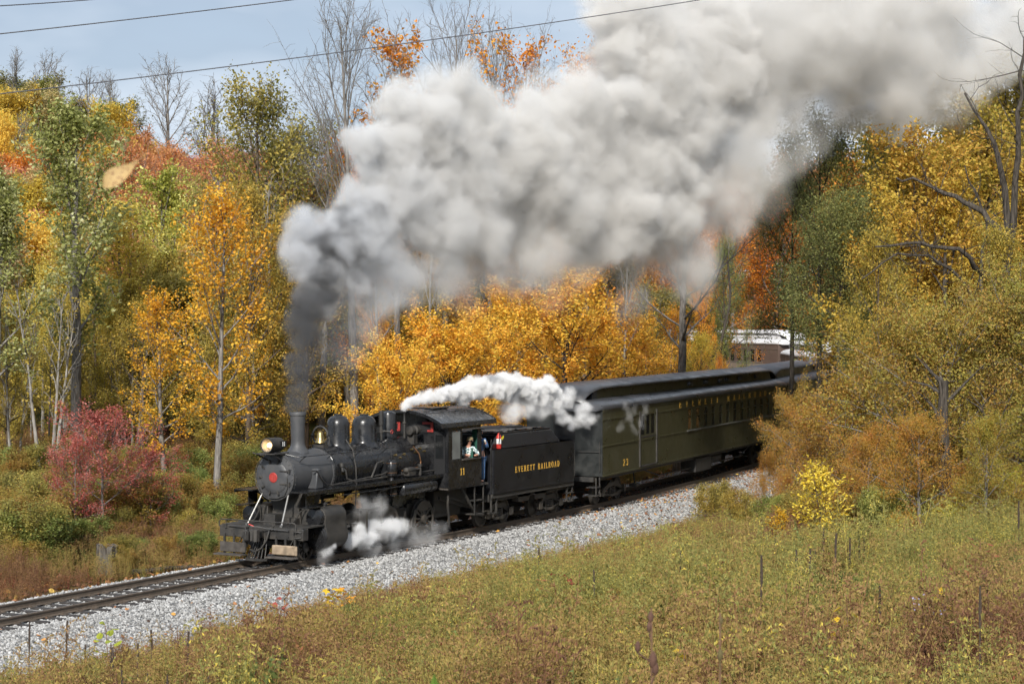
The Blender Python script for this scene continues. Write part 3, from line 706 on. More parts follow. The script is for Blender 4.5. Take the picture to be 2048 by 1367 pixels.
# cylinders with valve chests, both sides
def ring_pts(cy, cz, r, a0, a1, n): return [(cy+r*math.sin(a), cz+r*math.cos(a)) for a in seg(a0, a1, n)]
for s in (-1,1):
    b = MB()
    outer = ring_pts(s*1.13, 1.24, .30, s*-.3, s*1.9, 8)+ring_pts(s*1.12,.68,.375,s*1.35,s*3.9,12)+[(s*.6,.7),(s*.6,1.5)]
    b.prism(outer,'x',1.10,2.18); cyl = b.build('cylinder', M_graph if s > 9 else M_soot, P, smooth=50, bevel=.012)
    b = MB(); b.lathe((1.10,s*1.12,.68),(-1,0,0),[(-.02,.372),(.02,.372),(.05,.35),(.06,.30),(.075,.29),(.085,.10),(.085,.02)],36); b.build('cylinder_head', M_black, cyl)
    b = MB(); b.lathe((1.10,s*1.13,1.24),(-1,0,0),[(-.02,.27),(.14,.27),(.17,.25),(.18,.20),(.19,.10),(.20,.05),(.22,.04),(.23,.01)],32); b.build('valve_chest', M_black, cyl)
    b = MB(); b.lathe((1.5,s*1.13,1.52),(0,0,1),[(0,.05),(.06,.05),(.07,.08),(.12,.08),(.13,.03),(.17,.03)],12); b.build('relief_valve', M_soot, cyl)
    # guides, crosshead, rods
    b = MB(); b.box(2.18,3.5,s*1.02-.05,s*1.02+.05,.80,.87); b.box(2.18,3.5,s*1.02-.05,s*1.02+.05,.49,.56); b.cyl((2.1,s*1.02,.68),(3.0,s*1.02,.68),.035,.035,10); b.box(2.95,3.25,s*1.02-.08,s*1.02+.08,.5,.86); b.box(3.5,3.6,s*1.1-.15,s*1.1+.1,.45,1.3); b.build('crosshead_guide', M_steel, P)
    b = MB(); b.obox((3.1,s*1.06,.68),(5.45,s*1.06,.40),.05,.11); b.build('main_rod', M_steel, P)
    b = MB(); b.obox((3.4,s*.96,.36),(7.53,s*.96,.36),.045,.10)
    for x in (3.4,5.46,7.53): b.cyl((x,s*.90,.36),(x,s*1.03,.36),.09,.09,16)
    b.build('side_rod', M_steel, P)
    b = MB(); b.obox((3.4,s*1.1,1.2),(5.0,s*1.08,1.25),.04,.07); b.obox((4.6,s*1.08,1.5),(4.65,s*1.08,.75),.05,.09); b.tube([(4.3,s*1.1,1.6),(4.5,s*1.1,1.75),(5.0,s*1.1,1.78)],.03,6); b.box(4.2,5.1,s*1.0-.03,s*1.0+.03,1.4,1.55); b.build('valve_gear', M_soot, P)
# wheels
def spoked(name, x, y, r, ns, parent, s, cw=True):
    b = MB(); zc = r
    b.lathe((x,y,zc),(0,s,0),[(-.07,r*.80),(-.07,r+.025),(-.045,r+.025),(-.035,r),(.065,r-.006),(.07,r-.02),(.07,r*.885),(.06,r*.88),(.055,r*.80)],44,False,False)
    b.lathe((x,y,zc),(0,s,0),[(-.06,.15),(.09,.15),(.10,.13),(.105,.02)],20)
    for k in range(ns):
        a = 2*math.pi*(k+.3)/ns; c, sn = math.cos(a), math.sin(a)
        b.obox((x+.12*c,y+s*.01,zc+.12*sn),(x+r*.83*c,y+s*.01,zc+r*.83*sn),.06,.055,(0,1,0))
    if cw:
        pts = [(x+r*.82*math.sin(a), zc+r*.82*math.cos(a)) for a in seg(-.75,.75,10)]+[(x+r*.42,zc+r*.42),(x-r*.42,zc+r*.42)]
        b.prism(pts,'y',y-.04,y+.06)
    w = b.build(name, M_wheel, parent, smooth=30)
    t = MB(); t.lathe((x,y,zc),(0,s,0),[(-.036,r+.003),(.064,r-.003)],44,False,False); t.build('tyre', M_steel, w)
    return w
for x in (3.4,5.46,7.53):
    for s in (-1,1): spoked('driving_wheel', x, s*.755, .60, 13, P, s)
    b = MB(); b.cyl((x,-.75,.6),(x,.75,.6),.09,.09,14); b.build('axle', M_wheel, P)
for s in (-1,1): spoked('leading_wheel', .98, s*.755, .38, 10, P, s, False)
b = MB(); b.cyl((.98,-.75,.38),(.98,.75,.38),.07,.07,12); b.box(.6,1.4,-.6,.6,.42,.56); b.build('leading_truck', M_soot, P)
b = MB()
for x in (4.43,6.5): b.obox((x-.1,-.80,.95),(x-.08,-.80,.2),.05,.09); b.obox((x+.5,-.80,.95),(x+.25,-.8,.25),.05,.09)
for x in (3.4,5.46,7.53): b.box(x-.7,x+.7,-.62,-.56,1.0,1.12); b.box(x-.4,x+.4,-.63,-.55,1.12,1.22)
b.build('spring_rigging', M_soot, P)
# cab
cabr = [(-1.50+3.0*i/24) for i in range(25)]
def roofz(y): return 3.60+.40*max(0,1-(abs(y)/1.5)**2.3)
prof = [(y, roofz(y)+.035) for y in cabr]+[(1.53,3.50),(1.49,3.49)]+[(y, roofz(y)) for y in cabr[::-1]]+[(-1.49,3.49),(-1.53,3.50)]
b = MB(); b.prism(prof,'x',7.45,10.98)
for x in (7.45,10.96): b.prism([(y, roofz(y)+.05) for y in cabr]+[(y, roofz(y)-.05) for y in cabr[::-1]],'x',x-.015,x+.03)
cabroof = b.build('cab_roof', M_black, P, smooth=30)
b = MB(); b.box(8.6,9.6,-.5,.5,4.02,4.07); b.build('roof_hatch', M_black, cabroof, bevel=.01)
b = MB()
for y in (-1.2,-.4,.4,1.2):
    pass
b.obox((7.6,-.75,4.0),(10.9,-.75,3.985),.03,.02); b.build('roof_seam', M_soot, cabroof)
for s in (-1,1):
    y0, y1 = sorted((s*1.42, s*1.455))
    b = MB(); b.box(7.98,10.05,y0,y1,1.56,2.44); b.box(7.98,10.05,y0,y1,3.36,3.64)
    for x0, x1 in ((7.98,8.20),(8.76,8.84),(9.86,10.05)): b.box(x0,x1,y0,y1,2.44,3.36)
    cs = b.build('cab_side', M_black, P, smooth=0)
    yo = s*1.46
    b = MB(); b.box(8.22,8.74,s*1.435-.004,s*1.435+.004,2.46,3.34); b.build('cab_window_pane', M_glass2, cs)
    b = MB(); b.box(8.80,9.95,min(yo,yo+s*.05),max(yo,yo+s*.05),2.40,2.445); b.box(8.78,10.0,min(yo,yo+s*.06),max(yo,yo+s*.06),3.37,3.41); b.build('arm_rest', M_woodk, cs)
    b = MB(); b.cyl((10.08,s*1.45,1.7),(10.08,s*1.45,3.3),.014,.014,6); b.cyl((10.25,s*1.45,1.3),(10.25,s*1.45,3.0),.012,.012,6); b.build('cab_grab_iron', M_black, cs)
    if s < 0:
        letters('11', .22, .06, (8.72,-1.456,1.93), (1,0,0), (0,0,1), (0,-1,0), M_gold, cs)
    b = MB(); b.box(9.75,10.35,min(s*1.05,s*1.4),max(s*1.05,s*1.4),1.0,1.03); b.box(9.75,10.35,min(s*1.05,s*1.4),max(s*1.05,s*1.4),.55,.58)
    for x in (9.76,10.33): b.box(x-.012,x+.012,min(s*1.36,s*1.4),max(s*1.36,s*1.4),.55,1.56)
    b.build('cab_step', M_soot, P)
# front wall of the cab round the boiler, with windows and red blinds
pts = [(1.44,1.58),(1.44,3.62)]+[(y, roofz(y)-.01) for y in cabr[::-1] if abs(y) < 1.44]+[(-1.44,3.62),(-1.44,1.58)]
b = MB(); b.prism(pts,'x',7.95,7.985); cf = b.build('cab_front', M_black, P, smooth=0)
for s in (-1,1):
    b = MB(); b.box(7.925,7.948,s*1.15-.20,s*1.15+.20,1.75,3.35); b.build('cab_front_door', M_dark, cf)
    b = MB(); b.box(7.915,7.924,s*1.15-.14,s*1.15+.14,2.5,3.25); b.build('door_pane', M_glass, cf)
for y in (-.62,.62):
    b = MB(); b.box(7.93,7.949,y-.30,y+.30,3.32,3.66); w = b.build('front_window', M_dark, cf)
    b = MB(); b.box(7.915,7.929,y-.30,y-.21,3.34,3.65); b.box(7.915,7.929,y-.21,y+.1,3.58,3.65); b.box(7.915,7.929,y-.21,y-.08,3.34,3.40); b.build('red_blind', M_redk, w)
b = MB(); b.box(7.98,10.6,-1.42,1.42,1.50,1.56); b.build('cab_floor', M_woodk, P)
b = MB(); b.lathe((8.0,0,2.5),(1,0,0),[(0,.8),(.35,.78),(.4,.7),(.42,.02)],32); b.box(8.3,8.9,-1.3,-.7,1.56,2.1); b.tube([(8.4,-.3,2.9),(8.7,-.5,2.9),(8.9,-.6,2.7)],.03,6); b.build('boiler_backhead', M_dark, P)
b = MB(); b.box(9.2,9.7,-1.38,-.85,2.05,2.12); b.box(9.62,9.70,-1.38,-.85,2.12,2.75); b.build('engineer_seat', M_green, P, bevel=.02)
b = MB(); b.box(9.98,10.03,.2,1.42,1.56,3.6); b.box(9.99,10.03,-1.42,-1.16,1.56,3.6); b.build('cab_rear_post', M_green, P)
b = MB(); b.tube([(8.3,-1.25,1.35),(8.35,-1.2,1.0),(8.5,-1.15,.6),(8.6,-1.1,.3)],.04,8); b.obox((8.3,-.9,1.2),(10.2,-1.0,.75),.05,.09); b.obox((8.5,-1.05,1.25),(9.9,-1.05,.9),.04,.05); b.tube([(9.2,-1.2,1.5),(9.6,-1.25,1.0),(10.1,-1.2,.55),(10.8,-1.1,.45)],.05,8); b.box(8.3,10.4,-.7,.7,.75,1.4); b.build('ash_pan_and_pipes', M_soot, P)
settle(lo)

# ------------------------------------------------------------------ trucks for the tender and the coaches
def truck(parent, x, wb, r, name='truck', mat=None):
    t = empty(name, (x,0,0)); t.parent = parent
    for dx in (-wb/2, wb/2):
        for s in (-1,1):
            b = MB(); b.lathe((dx,s*.755,r),(0,s,0),[(-.065,r*.5),(-.065,r+.025),(-.04,r+.025),(-.03,r),(.06,r-.006),(.065,r*.86),(.03,r*.78),(.02,r*.45),(.06,r*.28),(.075,r*.2),(.08,.02)],32); b.build('wheel', M_wheel, t)
        b = MB(); b.cyl((dx,-1.02,r),(dx,1.02,r),.06,.06,10); b.build('axle', M_wheel, t)
    for s in (-1,1):
        b = MB(); y = s*1.0
        b.prism([(-wb/2-.2,r+.1),(-wb/2+.12,r+.12),(-.32,r+.32),(.32,r+.32),(wb/2-.12,r+.12),(wb/2+.2,r+.1),(wb/2+.2,r+.0),(wb/2-.1,r-.02),(.3,r+.16),(-.3,r+.16),(-wb/2+.1,r-.02),(-wb/2-.2,r+.0)],'y',y-.05,y+.05)
        b.obox((-wb/2+.1,y,r-.05),(-.2,y,r-.17),.09,.06); b.obox((wb/2-.1,y,r-.05),(.2,y,r-.17),.09,.06); b.box(-.3,.3,y-.06,y+.06,r-.22,r-.12)
        for xx in (-.26,.26): b.box(xx-.035,xx+.035,y-.05,y+.05,r-.15,r+.2)
        for xx in (-.1,.1):
            for z in range(4): b.torus((xx,y,r-.06+z*.055),(0,0,1),.07,.02,12,5)
        for dx in (-wb/2,wb/2): b.box(dx-.12,dx+.12,y-.06,y+.12,r-.12,r+.13); b.prism([(dx-.13,r+.14),(dx+.13,r+.14),(dx+.10,r-.13),(dx-.10,r-.13)],'y',y+s*.12-.02,y+s*.12+.02)
        b.build('truck_side_frame', M_wheel, t)
    b = MB(); b.box(-.16,.16,-1.0,1.0,r+.05,r+.38); b.build('truck_bolster', M_soot, t)
    return t
# ------------------------------------------------------------------ tender
te = empty('tender', (13.9,0,0)); tag(te, 'black coal and water tender with gold railway lettering behind the cab', 'tender')
def rpoly(x0, x1, h, r, n=6):
    out = []
    for cx, cyy, a0 in ((x1-r,h-r,0),(x0+r,h-r,90),(x0+r,-h+r,180),(x1-r,-h+r,270)):
        for i in range(n+1): a = R(a0+90*i/n); out.append((cx+r*math.cos(a), cyy+r*math.sin(a)))
    return out
b = MB(); b.prism(rpoly(10.92,16.86,1.44,.10),'z',1.13,2.60); tk = b.build('water_tank', M_tend, te, smooth=40, bevel=.012)
b = MB()
for z in (1.16,2.57): b.prism(rpoly(10.915,16.865,1.445,.10),'z',z-.03,z+.03)
b.build('tank_rim', M_tend, tk, smooth=40)
b = MB()
for s in (-1,1):
    for x in np.arange(11.15,16.8,.13): b.cyl((x,s*1.442,1.20),(x,s*1.452,1.20),.011,.007,5,True)
    for x in np.arange(11.15,16.8,.13): b.cyl((x,s*1.437,2.50),(x,s*1.448,2.50),.011,.007,5,True)
    for x in (12.9,14.9):
        for z in np.arange(1.3,2.5,.13): b.cyl((x,s*1.437,z),(x,s*1.448,z),.011,.007,5,True)
r_ = b.build('rivet', M_tend, tk, smooth=0); r_['kind'] = 'stuff'
# coal bunker: sides lean in, back slopes down
b = MB()
V = [(11.55,-1.40,2.602),(15.85,-1.40,2.602),(15.85,1.40,2.602),(11.55,1.40,2.602),(11.55,-1.28,3.07),(15.35,-1.28,3.07),(15.35,1.28,3.07),(11.55,1.28,3.07)]
b.add(V,[(0,3,2,1),(4,5,6,7),(0,1,5,4),(1,2,6,5),(2,3,7,6),(3,0,4,7)]); bk = b.build('coal_bunker', M_tend, te, bevel=.03)
b = MB(); b.prism([(10.93,2.60),(11.0,2.62),(11.30,2.98),(11.55,3.07),(11.55,2.602)],'y',-1.30,-1.26); b.prism([(10.93,2.60),(11.0,2.62),(11.30,2.98),(11.55,3.07),(11.55,2.602)],'y',1.26,1.30); b.build('bunker_wing', M_tend, te)
b = MB()
for y in (-1.22,1.22): b.box(11.56,15.3,y-.04,y+.04,3.07,3.13)
for x in (11.6,15.26): b.box(x-.04,x+.04,-1.18,1.18,3.07,3.13)
b.build('bunker_coping', M_tend, te)
b = MB()
M_coal = plain('coal_and_ash', (.06,.055,.05), .8, noise=.6, scale=14)
NX, NY = 34, 20
V = [(11.7+3.5*i/(NX-1), -1.1+2.2*j/(NY-1), 3.09+.12*float(fbm(i*.35, j*.35, 4))) for i in range(NX) for j in range(NY)]
b.add(V,[(i*NY+j,(i+1)*NY+j,(i+1)*NY+j+1,i*NY+j+1) for i in range(NX-1) for j in range(NY-1)]); cl_ = b.build('coal', M_coal, te, smooth=20); cl_['kind'] = 'stuff'
b = MB(); b.lathe((14.6,-.2,3.1),(0,0,1),[(0,.30),(.09,.30),(.11,.27),(.12,.05)],24); b.lathe((12.6,.1,3.12),(0,0,1),[(0,.2),(.08,.2),(.1,.05)],20); b.build('water_hatch', M_soot, te)
b = MB(); b.box(10.95,16.8,-1.25,1.25,.86,1.12); b.box(10.9,16.88,-1.40,-1.33,.98,1.12); b.box(10.9,16.88,1.33,1.40,.98,1.12); b.build('tender_frame', M_soot, te, bevel=.01)
b = MB()
for x in (12.9,14.1): b.prism([(x,.98),(x+1.0,.98),(x+.85,.70),(x+.12,.70)],'y',-1.25,-1.0)
b.build('frame_gusset', M_wheel, te, bevel=.01)
b = MB()
for s in (-1,1):
    for x in (16.45,16.85): b.box(x-.02,x+.02,min(s*1.30,s*1.36),max(s*1.30,s*1.36),.42,1.0)
    for z in (.42,.72): b.box(16.43,16.87,min(s*1.18,s*1.42),max(s*1.18,s*1.42),z,z+.03)
    for x in (10.95,11.3): b.box(x-.02,x+.02,min(s*1.30,s*1.36),max(s*1.30,s*1.36),.48,1.0)
    b.box(10.93,11.32,min(s*1.18,s*1.42),max(s*1.18,s*1.42),.48,.51)
    b.tube([(16.93,s*1.38,1.3),(16.97,s*1.38,1.35),(16.97,s*1.38,2.2),(16.93,s*1.38,2.25)],.014,6)
    b.tube([(10.86,s*1.40,1.2),(10.82,s*1.40,1.25),(10.82,s*1.40,2.9),(10.86,s*1.40,2.95)],.014,6)
b.build('tender_step', M_soot, te)
letters('EVERETT RAILROAD', .20, .06, (12.42,-1.441,1.75), (1,0,0), (0,0,1), (0,-1,0), M_gold, te, 3.25)
settle(te)
for x in (-1.95,1.75): truck(te, x, 1.55, .42)
fe = empty('fire_extinguisher', (11.42,-1.36,2.62)); tag(fe, 'red fire extinguisher with white label on the tender front corner', 'fire extinguisher')
b = MB(); b.lathe((0,0,0),(0,0,1),[(0,.075),(.02,.085),(.40,.085),(.46,.05),(.5,.03),(.52,.03)],18); b.build('cylinder_body', M_red, fe)
b = MB(); b.lathe((0,0,.16),(0,0,1),[(0,.0862),(.17,.0862)],18,False,False); b.build('white_label', M_white, fe)
b = MB(); b.tube([(0,0,.5),(-.06,-.05,.5),(-.1,-.08,.4),(-.1,-.06,.15)],.014,6); b.obox((0,0,.53),(.12,0,.56),.03,.02); b.build('hose', M_dark, fe)
b = MB(); b.prism([(.0,.36),(.16,.44),(.19,.36),(.06,.28)],'y',-.095,-.092); b.build('yellow_tag', plain('yellow_card',(.75,.6,.03),.6), fe)

# ------------------------------------------------------------------ coaches
M_marn = metal_paint('maroon_coach_paint', (.10,.068,.055), .45, .25, (.16,.12,.09), .4, .05, scale=1.2)
M_tan = metal_paint('tan_coach_paint', (.19,.15,.12), .5, .25, (.2,.17,.13), .4, .05, scale=1.2)
M_wroof = metal_paint('silver_roof_paint', (.62,.62,.63), .5, .25, (.4,.38,.36), .5, .08, scale=1.2)
M_croof2 = metal_paint('worn_grey_roof_paint', (.13,.13,.14), .55, .25, (.22,.2,.19), .5, .08, scale=1.2)
M_sill = metal_paint('worn_sill_paint', (.16,.16,.15), .5, .2)
M_end = metal_paint('dark_coach_end_paint', (.017,.019,.0185), .45, .3, (.06,.06,.055), .3, .1)
M_autumn_refl = plain('painted_autumn_reflection', (.16,.085,.03), .25, noise=.6, scale=3, spec=.8)  # reflection of autumn foliage painted into the colour of some coach panes
def coach(label, loc, rotz, LEN, side, lower, roof, wins, baggage=None, text=None, number=None, near=-1, flip=False):
    c = empty('passenger_coach', loc, rotz); tag(c, label, 'passenger coach', 'coaches behind the tender')
    HW = 1.50; Z0, Z1, Z2, Z3 = 1.14, 2.28, 3.20, 3.60
    for s in (-1,1):
        ya, yb = sorted((s*(HW-.05), s*HW))
        b = MB(); b.box(0,LEN,ya,yb,Z0,Z1); b.box(0,LEN,ya,yb,Z2,Z3)
        cuts = sorted([(w-.27,w+.27) for w in wins]+([baggage] if baggage else []))
        x = 0
        for a0, a1 in cuts:
            b.box(x,a0,ya,yb,Z1,Z2); x = a1
        b.box(x,LEN,ya,yb,Z1,Z2)
        sd_ = b.build('side_wall', side, c, smooth=0)
        y_ = s*HW
        b = MB()
        for z in (Z0+.02,Z1-.03,Z2+.03): b.box(0,LEN,min(y_,y_+s*.022),max(y_,y_+s*.022),z-.035,z+.035)
        b.box(0,LEN,min(y_,y_+s*.03),max(y_,y_+s*.03),Z3-.09,Z3)
        b.build('belt_rail', side, sd_, bevel=.006)
        if wins:
            b = MB(); b.box(wins[0]-.45,wins[-1]+.45,min(y_,y_+s*.05),max(y_,y_+s*.05),Z1-.03,Z1+.012); b.build('window_sill', M_sill, sd_)
        if lower is not None:
            b = MB(); b.box(.02,LEN-.02,min(y_,y_+s*.012),max(y_,y_+s*.012),Z0+.06,Z1-.07); b.build('lower_panel', lower, sd_)
        for w in wins:
            b = MB(); b.box(w-.26,w+.26,s*(HW-.035)-.006,s*(HW-.035)+.006,Z1,Z2); p = b.build('window', M_autumn_refl if random.random() < .35 else M_glass, sd_)
            b = MB(); yy = s*(HW-.012)
            for x0, x1, z0, z1 in ((w-.27,w-.23,Z1,Z2),(w+.23,w+.27,Z1,Z2),(w-.23,w+.23,Z1,Z1+.05),(w-.23,w+.23,Z2-.05,Z2),(w-.23,w+.23,2.84,2.88)): b.box(x0,x1,yy-.012,yy+.010,z0,z1)
            b.build('window_frame', side, p)
        if baggage:
            a0, a1 = baggage; yy = s*(HW-.03)
            b = MB(); b.box(a0,a1,yy-.02,yy+.02,Z0+.12,Z2+.14); dd = b.build('baggage_door', M_tend if False else side, sd_)
            b = MB()
            for x in np.arange(a0+.09,a1-.05,.075): b.box(x-.004,x+.004,yy+s*.021-.004,yy+s*.021+.004,Z0+.14,Z1+.02)
            b.box(a0+.02,a1-.02,yy+s*.03-.012,yy+s*.03+.012,Z1+.03,Z1+.08); b.build('door_boards', M_soot, dd)
            for k in range(3):
                wx = a0+.1+(a1-a0-.2)*(k+.5)/3; b = MB(); b.box(wx-.17,wx+.17,yy+s*.021-.004,yy+s*.021+.004,Z1+.16,Z2+.04); b.build('door_pane', M_glass, dd)
            b = MB(); b.box(a0-.06,a0,min(y_,y_+s*.05),max(y_,y_+s*.05),Z0+.08,Z2+.16); b.box(a1,a1+.06,min(y_,y_+s*.05),max(y_,y_+s*.05),Z0+.08,Z2+.16); b.box(a0,a1,min(y_,y_+s*.05),max(y_,y_+s*.05),Z0+.05,Z0+.11); b.build('door_frame', M_soot, dd)
        if s == near and text:
            letters('EVERETT RAILROAD', .29, .69, (text,y_+s*.004,Z2+.06), (1,0,0), (0,0,1), (0,s,0), M_gold, sd_, None, 1.7)
        if s == near and number:
            letters('23', .25, .20, (number,y_+s*.004,Z0+.24), (1,0,0), (0,0,1), (0,s,0), M_gold, sd_, None, 1.6)
    # ends with arched doorway
    for x0, x1, f in ((-.03,.03,-1),(LEN-.03,LEN+.03,1)):
        b = MB(); b.box(x0,x1,-1.499,-.42,Z0,Z3+.15); b.box(x0,x1,.42,1.499,Z0,Z3+.15); b.prism([(-.42,3.2),(-.36,3.34),(-.2,3.42),(.2,3.42),(.36,3.34),(.42,3.2),(.42,3.75),(-.42,3.75)],'x',x0,x1)
        en = b.build('end_wall', M_end if lower is None else side, c, smooth=0, bevel=.015)
        b = MB(); b.box((x0+x1)/2-.01,(x0+x1)/2+.01,-.42,.42,Z0,3.42); b.build('end_door', M_dark, en)
        b = MB(); xe = x0-.02 if f < 0 else x1+.02
        for s in (-1,1): b.tube([(xe,s*1.42,1.3),(xe+f*.06,s*1.42,1.33),(xe+f*.06,s*1.42,2.4),(xe,s*1.42,2.43)],.015,6); b.tube([(xe,s*1.4,2.05),(xe+f*.05,s*1.4,2.05),(xe+f*.05,s*.55,2.05),(xe,s*.55,2.05)],.012,6)
        b.box(xe-.12,xe+.12,-1.2,1.2,.95,1.12); b.box(xe+f*.1-.1,xe+f*.45,-.12,.12,.75,.95) if f > 0 else b.box(xe-.45,xe,-.12,.12,.75,.95)
        for s in (-1,1):
            for z in (.45,.75): b.box(xe-.05-.3*(f < 0),xe+.05+.3*(f > 0),min(s*1.0,s*1.42),max(s*1.0,s*1.42),z,z+.03)
            for xx in (xe-.05-.28*(f < 0), xe+.05+.28*(f > 0)): b.box(xx-.015,xx+.015,min(s*1.36,s*1.40),max(s*1.36,s*1.40),.45,1.12)
        b.build('end_fittings', M_soot, en)
    # roof: rounded eaves, clerestory sides, domed top that droops at both ends
    xs_ = np.concatenate([np.linspace(-.35,1.6,9), np.linspace(2.2,LEN-2.2,6), np.linspace(LEN-1.6,LEN+.35,9)])
    def lo_prof(): 
        pts = [(1.47,3.58),(1.56,3.60),(1.575,3.66),(1.53,3.74),(1.42,3.82),(1.25,3.89),(1.02,3.94),(.84,3.96)]
        return [(-a,z) for a, z in pts]+[(a,z) for a, z in pts[::-1]]
    V = []; pr_ = lo_prof(); k = len(pr_); Fc = []
    for i, x in enumerate(xs_):
        e = min(1, min(x+.35, LEN+.35-x)/.9); e = math.sqrt(max(0,1-(1-e)**2))
        for y, z in pr_: V.append((x, y*(.9+.1*e), 3.50+(z-3.50)*(.55+.45*e)))
    for i in range(len(xs_)-1):
        for j in range(k): Fc.append((i*k+j, i*k+(j+1) % k, (i+1)*k+(j+1) % k, (i+1)*k+j))
    Fc += [tuple(range(k-1,-1,-1)), tuple(range((len(xs_)-1)*k, len(xs_)*k))]
    b = MB(); b.add(V,Fc); lr = b.build('lower_roof', roof, c, smooth=60)
    b = MB(); b.box(1.1,LEN-1.1,-.86,.86,3.9,4.36); cs = b.build('clerestory', side if lower is None else roof, c, smooth=0)
    V = []; Fc = []; up = [(-1.02,0),(-.9,.075),(-.6,.15),(-.3,.185),(0,.195),(.3,.185),(.6,.15),(.9,.075),(1.02,0)]
    pr_ = [(y,4.37+z) for y, z in up]+[(y,4.33+z*.9) for y, z in up[::-1]]; k = len(pr_)
    for i, x in enumerate(xs_):
        dd = min(x+.35, LEN+.35-x); e = min(1, dd/1.9); e = math.sqrt(max(0,1-(1-e)**2))
        for j, (y, z) in enumerate(pr_):
            dz = (4.35-3.82)*(1-e); V.append((x, y*(.80+.2*e), z-dz))
    for i in range(len(xs_)-1):
        for j in range(k): Fc.append((i*k+j, i*k+(j+1) % k, (i+1)*k+(j+1) % k, (i+1)*k+j))
    Fc += [tuple(range(k-1,-1,-1)), tuple(range((len(xs_)-1)*k, len(xs_)*k))]
    b = MB(); b.add(V,Fc); b.build('upper_roof', roof, c, smooth=60)
    for s in (-1,1):      # hooded ends of the clerestory
        for x0, x1 in ((.55,1.15),(LEN-1.15,LEN-.55)):
            xo, xi = (x0,x1) if x0 < LEN/2 else (x1,x0)
            b = MB(); b.prism([(xi,3.9),(xi,4.37),(xi+(xo-xi)*.5,4.33),(xo,4.0),(xo,3.86)],'y',min(s*.80,s*.862),max(s*.80,s*.862)); b.build('clerestory_hood', roof, cs)
        for x in (12.4,14.7,16.9,18.0,20.2,23.0):
            if x > LEN-2: continue
            b = MB(); b.lathe((x,s*.86,4.16),(1,0,0),[(0,.02),(.03,.10),(.5,.10),(.53,.02)],14); b.build('roof_vent', roof, cs)
        b = MB()
        for x in np.arange(1.8,LEN-2,1.05): b.box(x,x+.8,min(s*.86,s*.875),max(s*.86,s*.875),3.99,4.02); b.box(x,x+.8,min(s*.86,s*.875),max(s*.86,s*.875),4.27,4.30)
        b.build('deck_sash', side if lower is None else M_soot, cs)
    # underframe
    b = MB(); b.box(.3,LEN-.3,-1.3,1.3,.98,1.135); b.box(LEN*.45,LEN*.45+2.2,-1.38,-.7,.42,.98); b.box(LEN-8.2,LEN-6.9,.7,1.38,.5,.98); b.lathe((LEN*.57,-.9,.78),(1,0,0),[(0,.05),(.03,.2),(1.6,.2),(1.63,.05)],18)
    b.tube([(5.5,-1.2,1.0),(7.5,-1.2,.62),(LEN-7.5,-1.2,.62),(LEN-5.5,-1.2,1.0)],.03,6); b.build('underframe', M_soot, c, bevel=.01)
    for x in (2.35,LEN-2.35): truck(c, x, 2.4, .44)
    b = MB(); b.tube([(4.9,-1.0,1.0),(4.9,-1.05,.5),(5.0,-1.1,.42)],.03,6); b.box(4.7,5.1,-1.2,-.9,.4,.5); b.build('brake_gear', M_soot, c)
    return c
def place(s_front, L, off=0):
    a = tpt(s_front+2.35, off, 0); b = tpt(s_front+L-2.35, off, 0); d = b-a; d /= np.linalg.norm(d)
    return tuple(a-d*2.35), math.atan2(d[1], d[0])
WN = list(np.arange(10.7,25.0,1.13))
p, rz = place(18.75, 26.6); coach('olive green passenger coach with gold lettering and grey roof, next to the tender', p, rz, 26.6, M_olive, None, M_croof, WN, (4.2,6.2), 9.2, 2.25)
p, rz = place(46.0, 23.0); coach('dark coach with worn grey roof, half hidden by foliage behind the lettered coach', p, rz, 23.0, M_olive, None, M_croof2, list(np.arange(2.4,21,.92)))
p, rz = place(69.8, 15.6); coach('short coach with silver white roof glimpsed through leaves on the bend', p, rz, 15.6, M_marn, M_tan, M_wroof, list(np.arange(2.2,13.8,.80)))
p, rz = place(86.4, 19.5); coach('maroon and tan coach with a silver white roof, last of the train', p, rz, 19.5, M_marn, M_tan, M_wroof, list(np.arange(2.2,17.8,.80)))
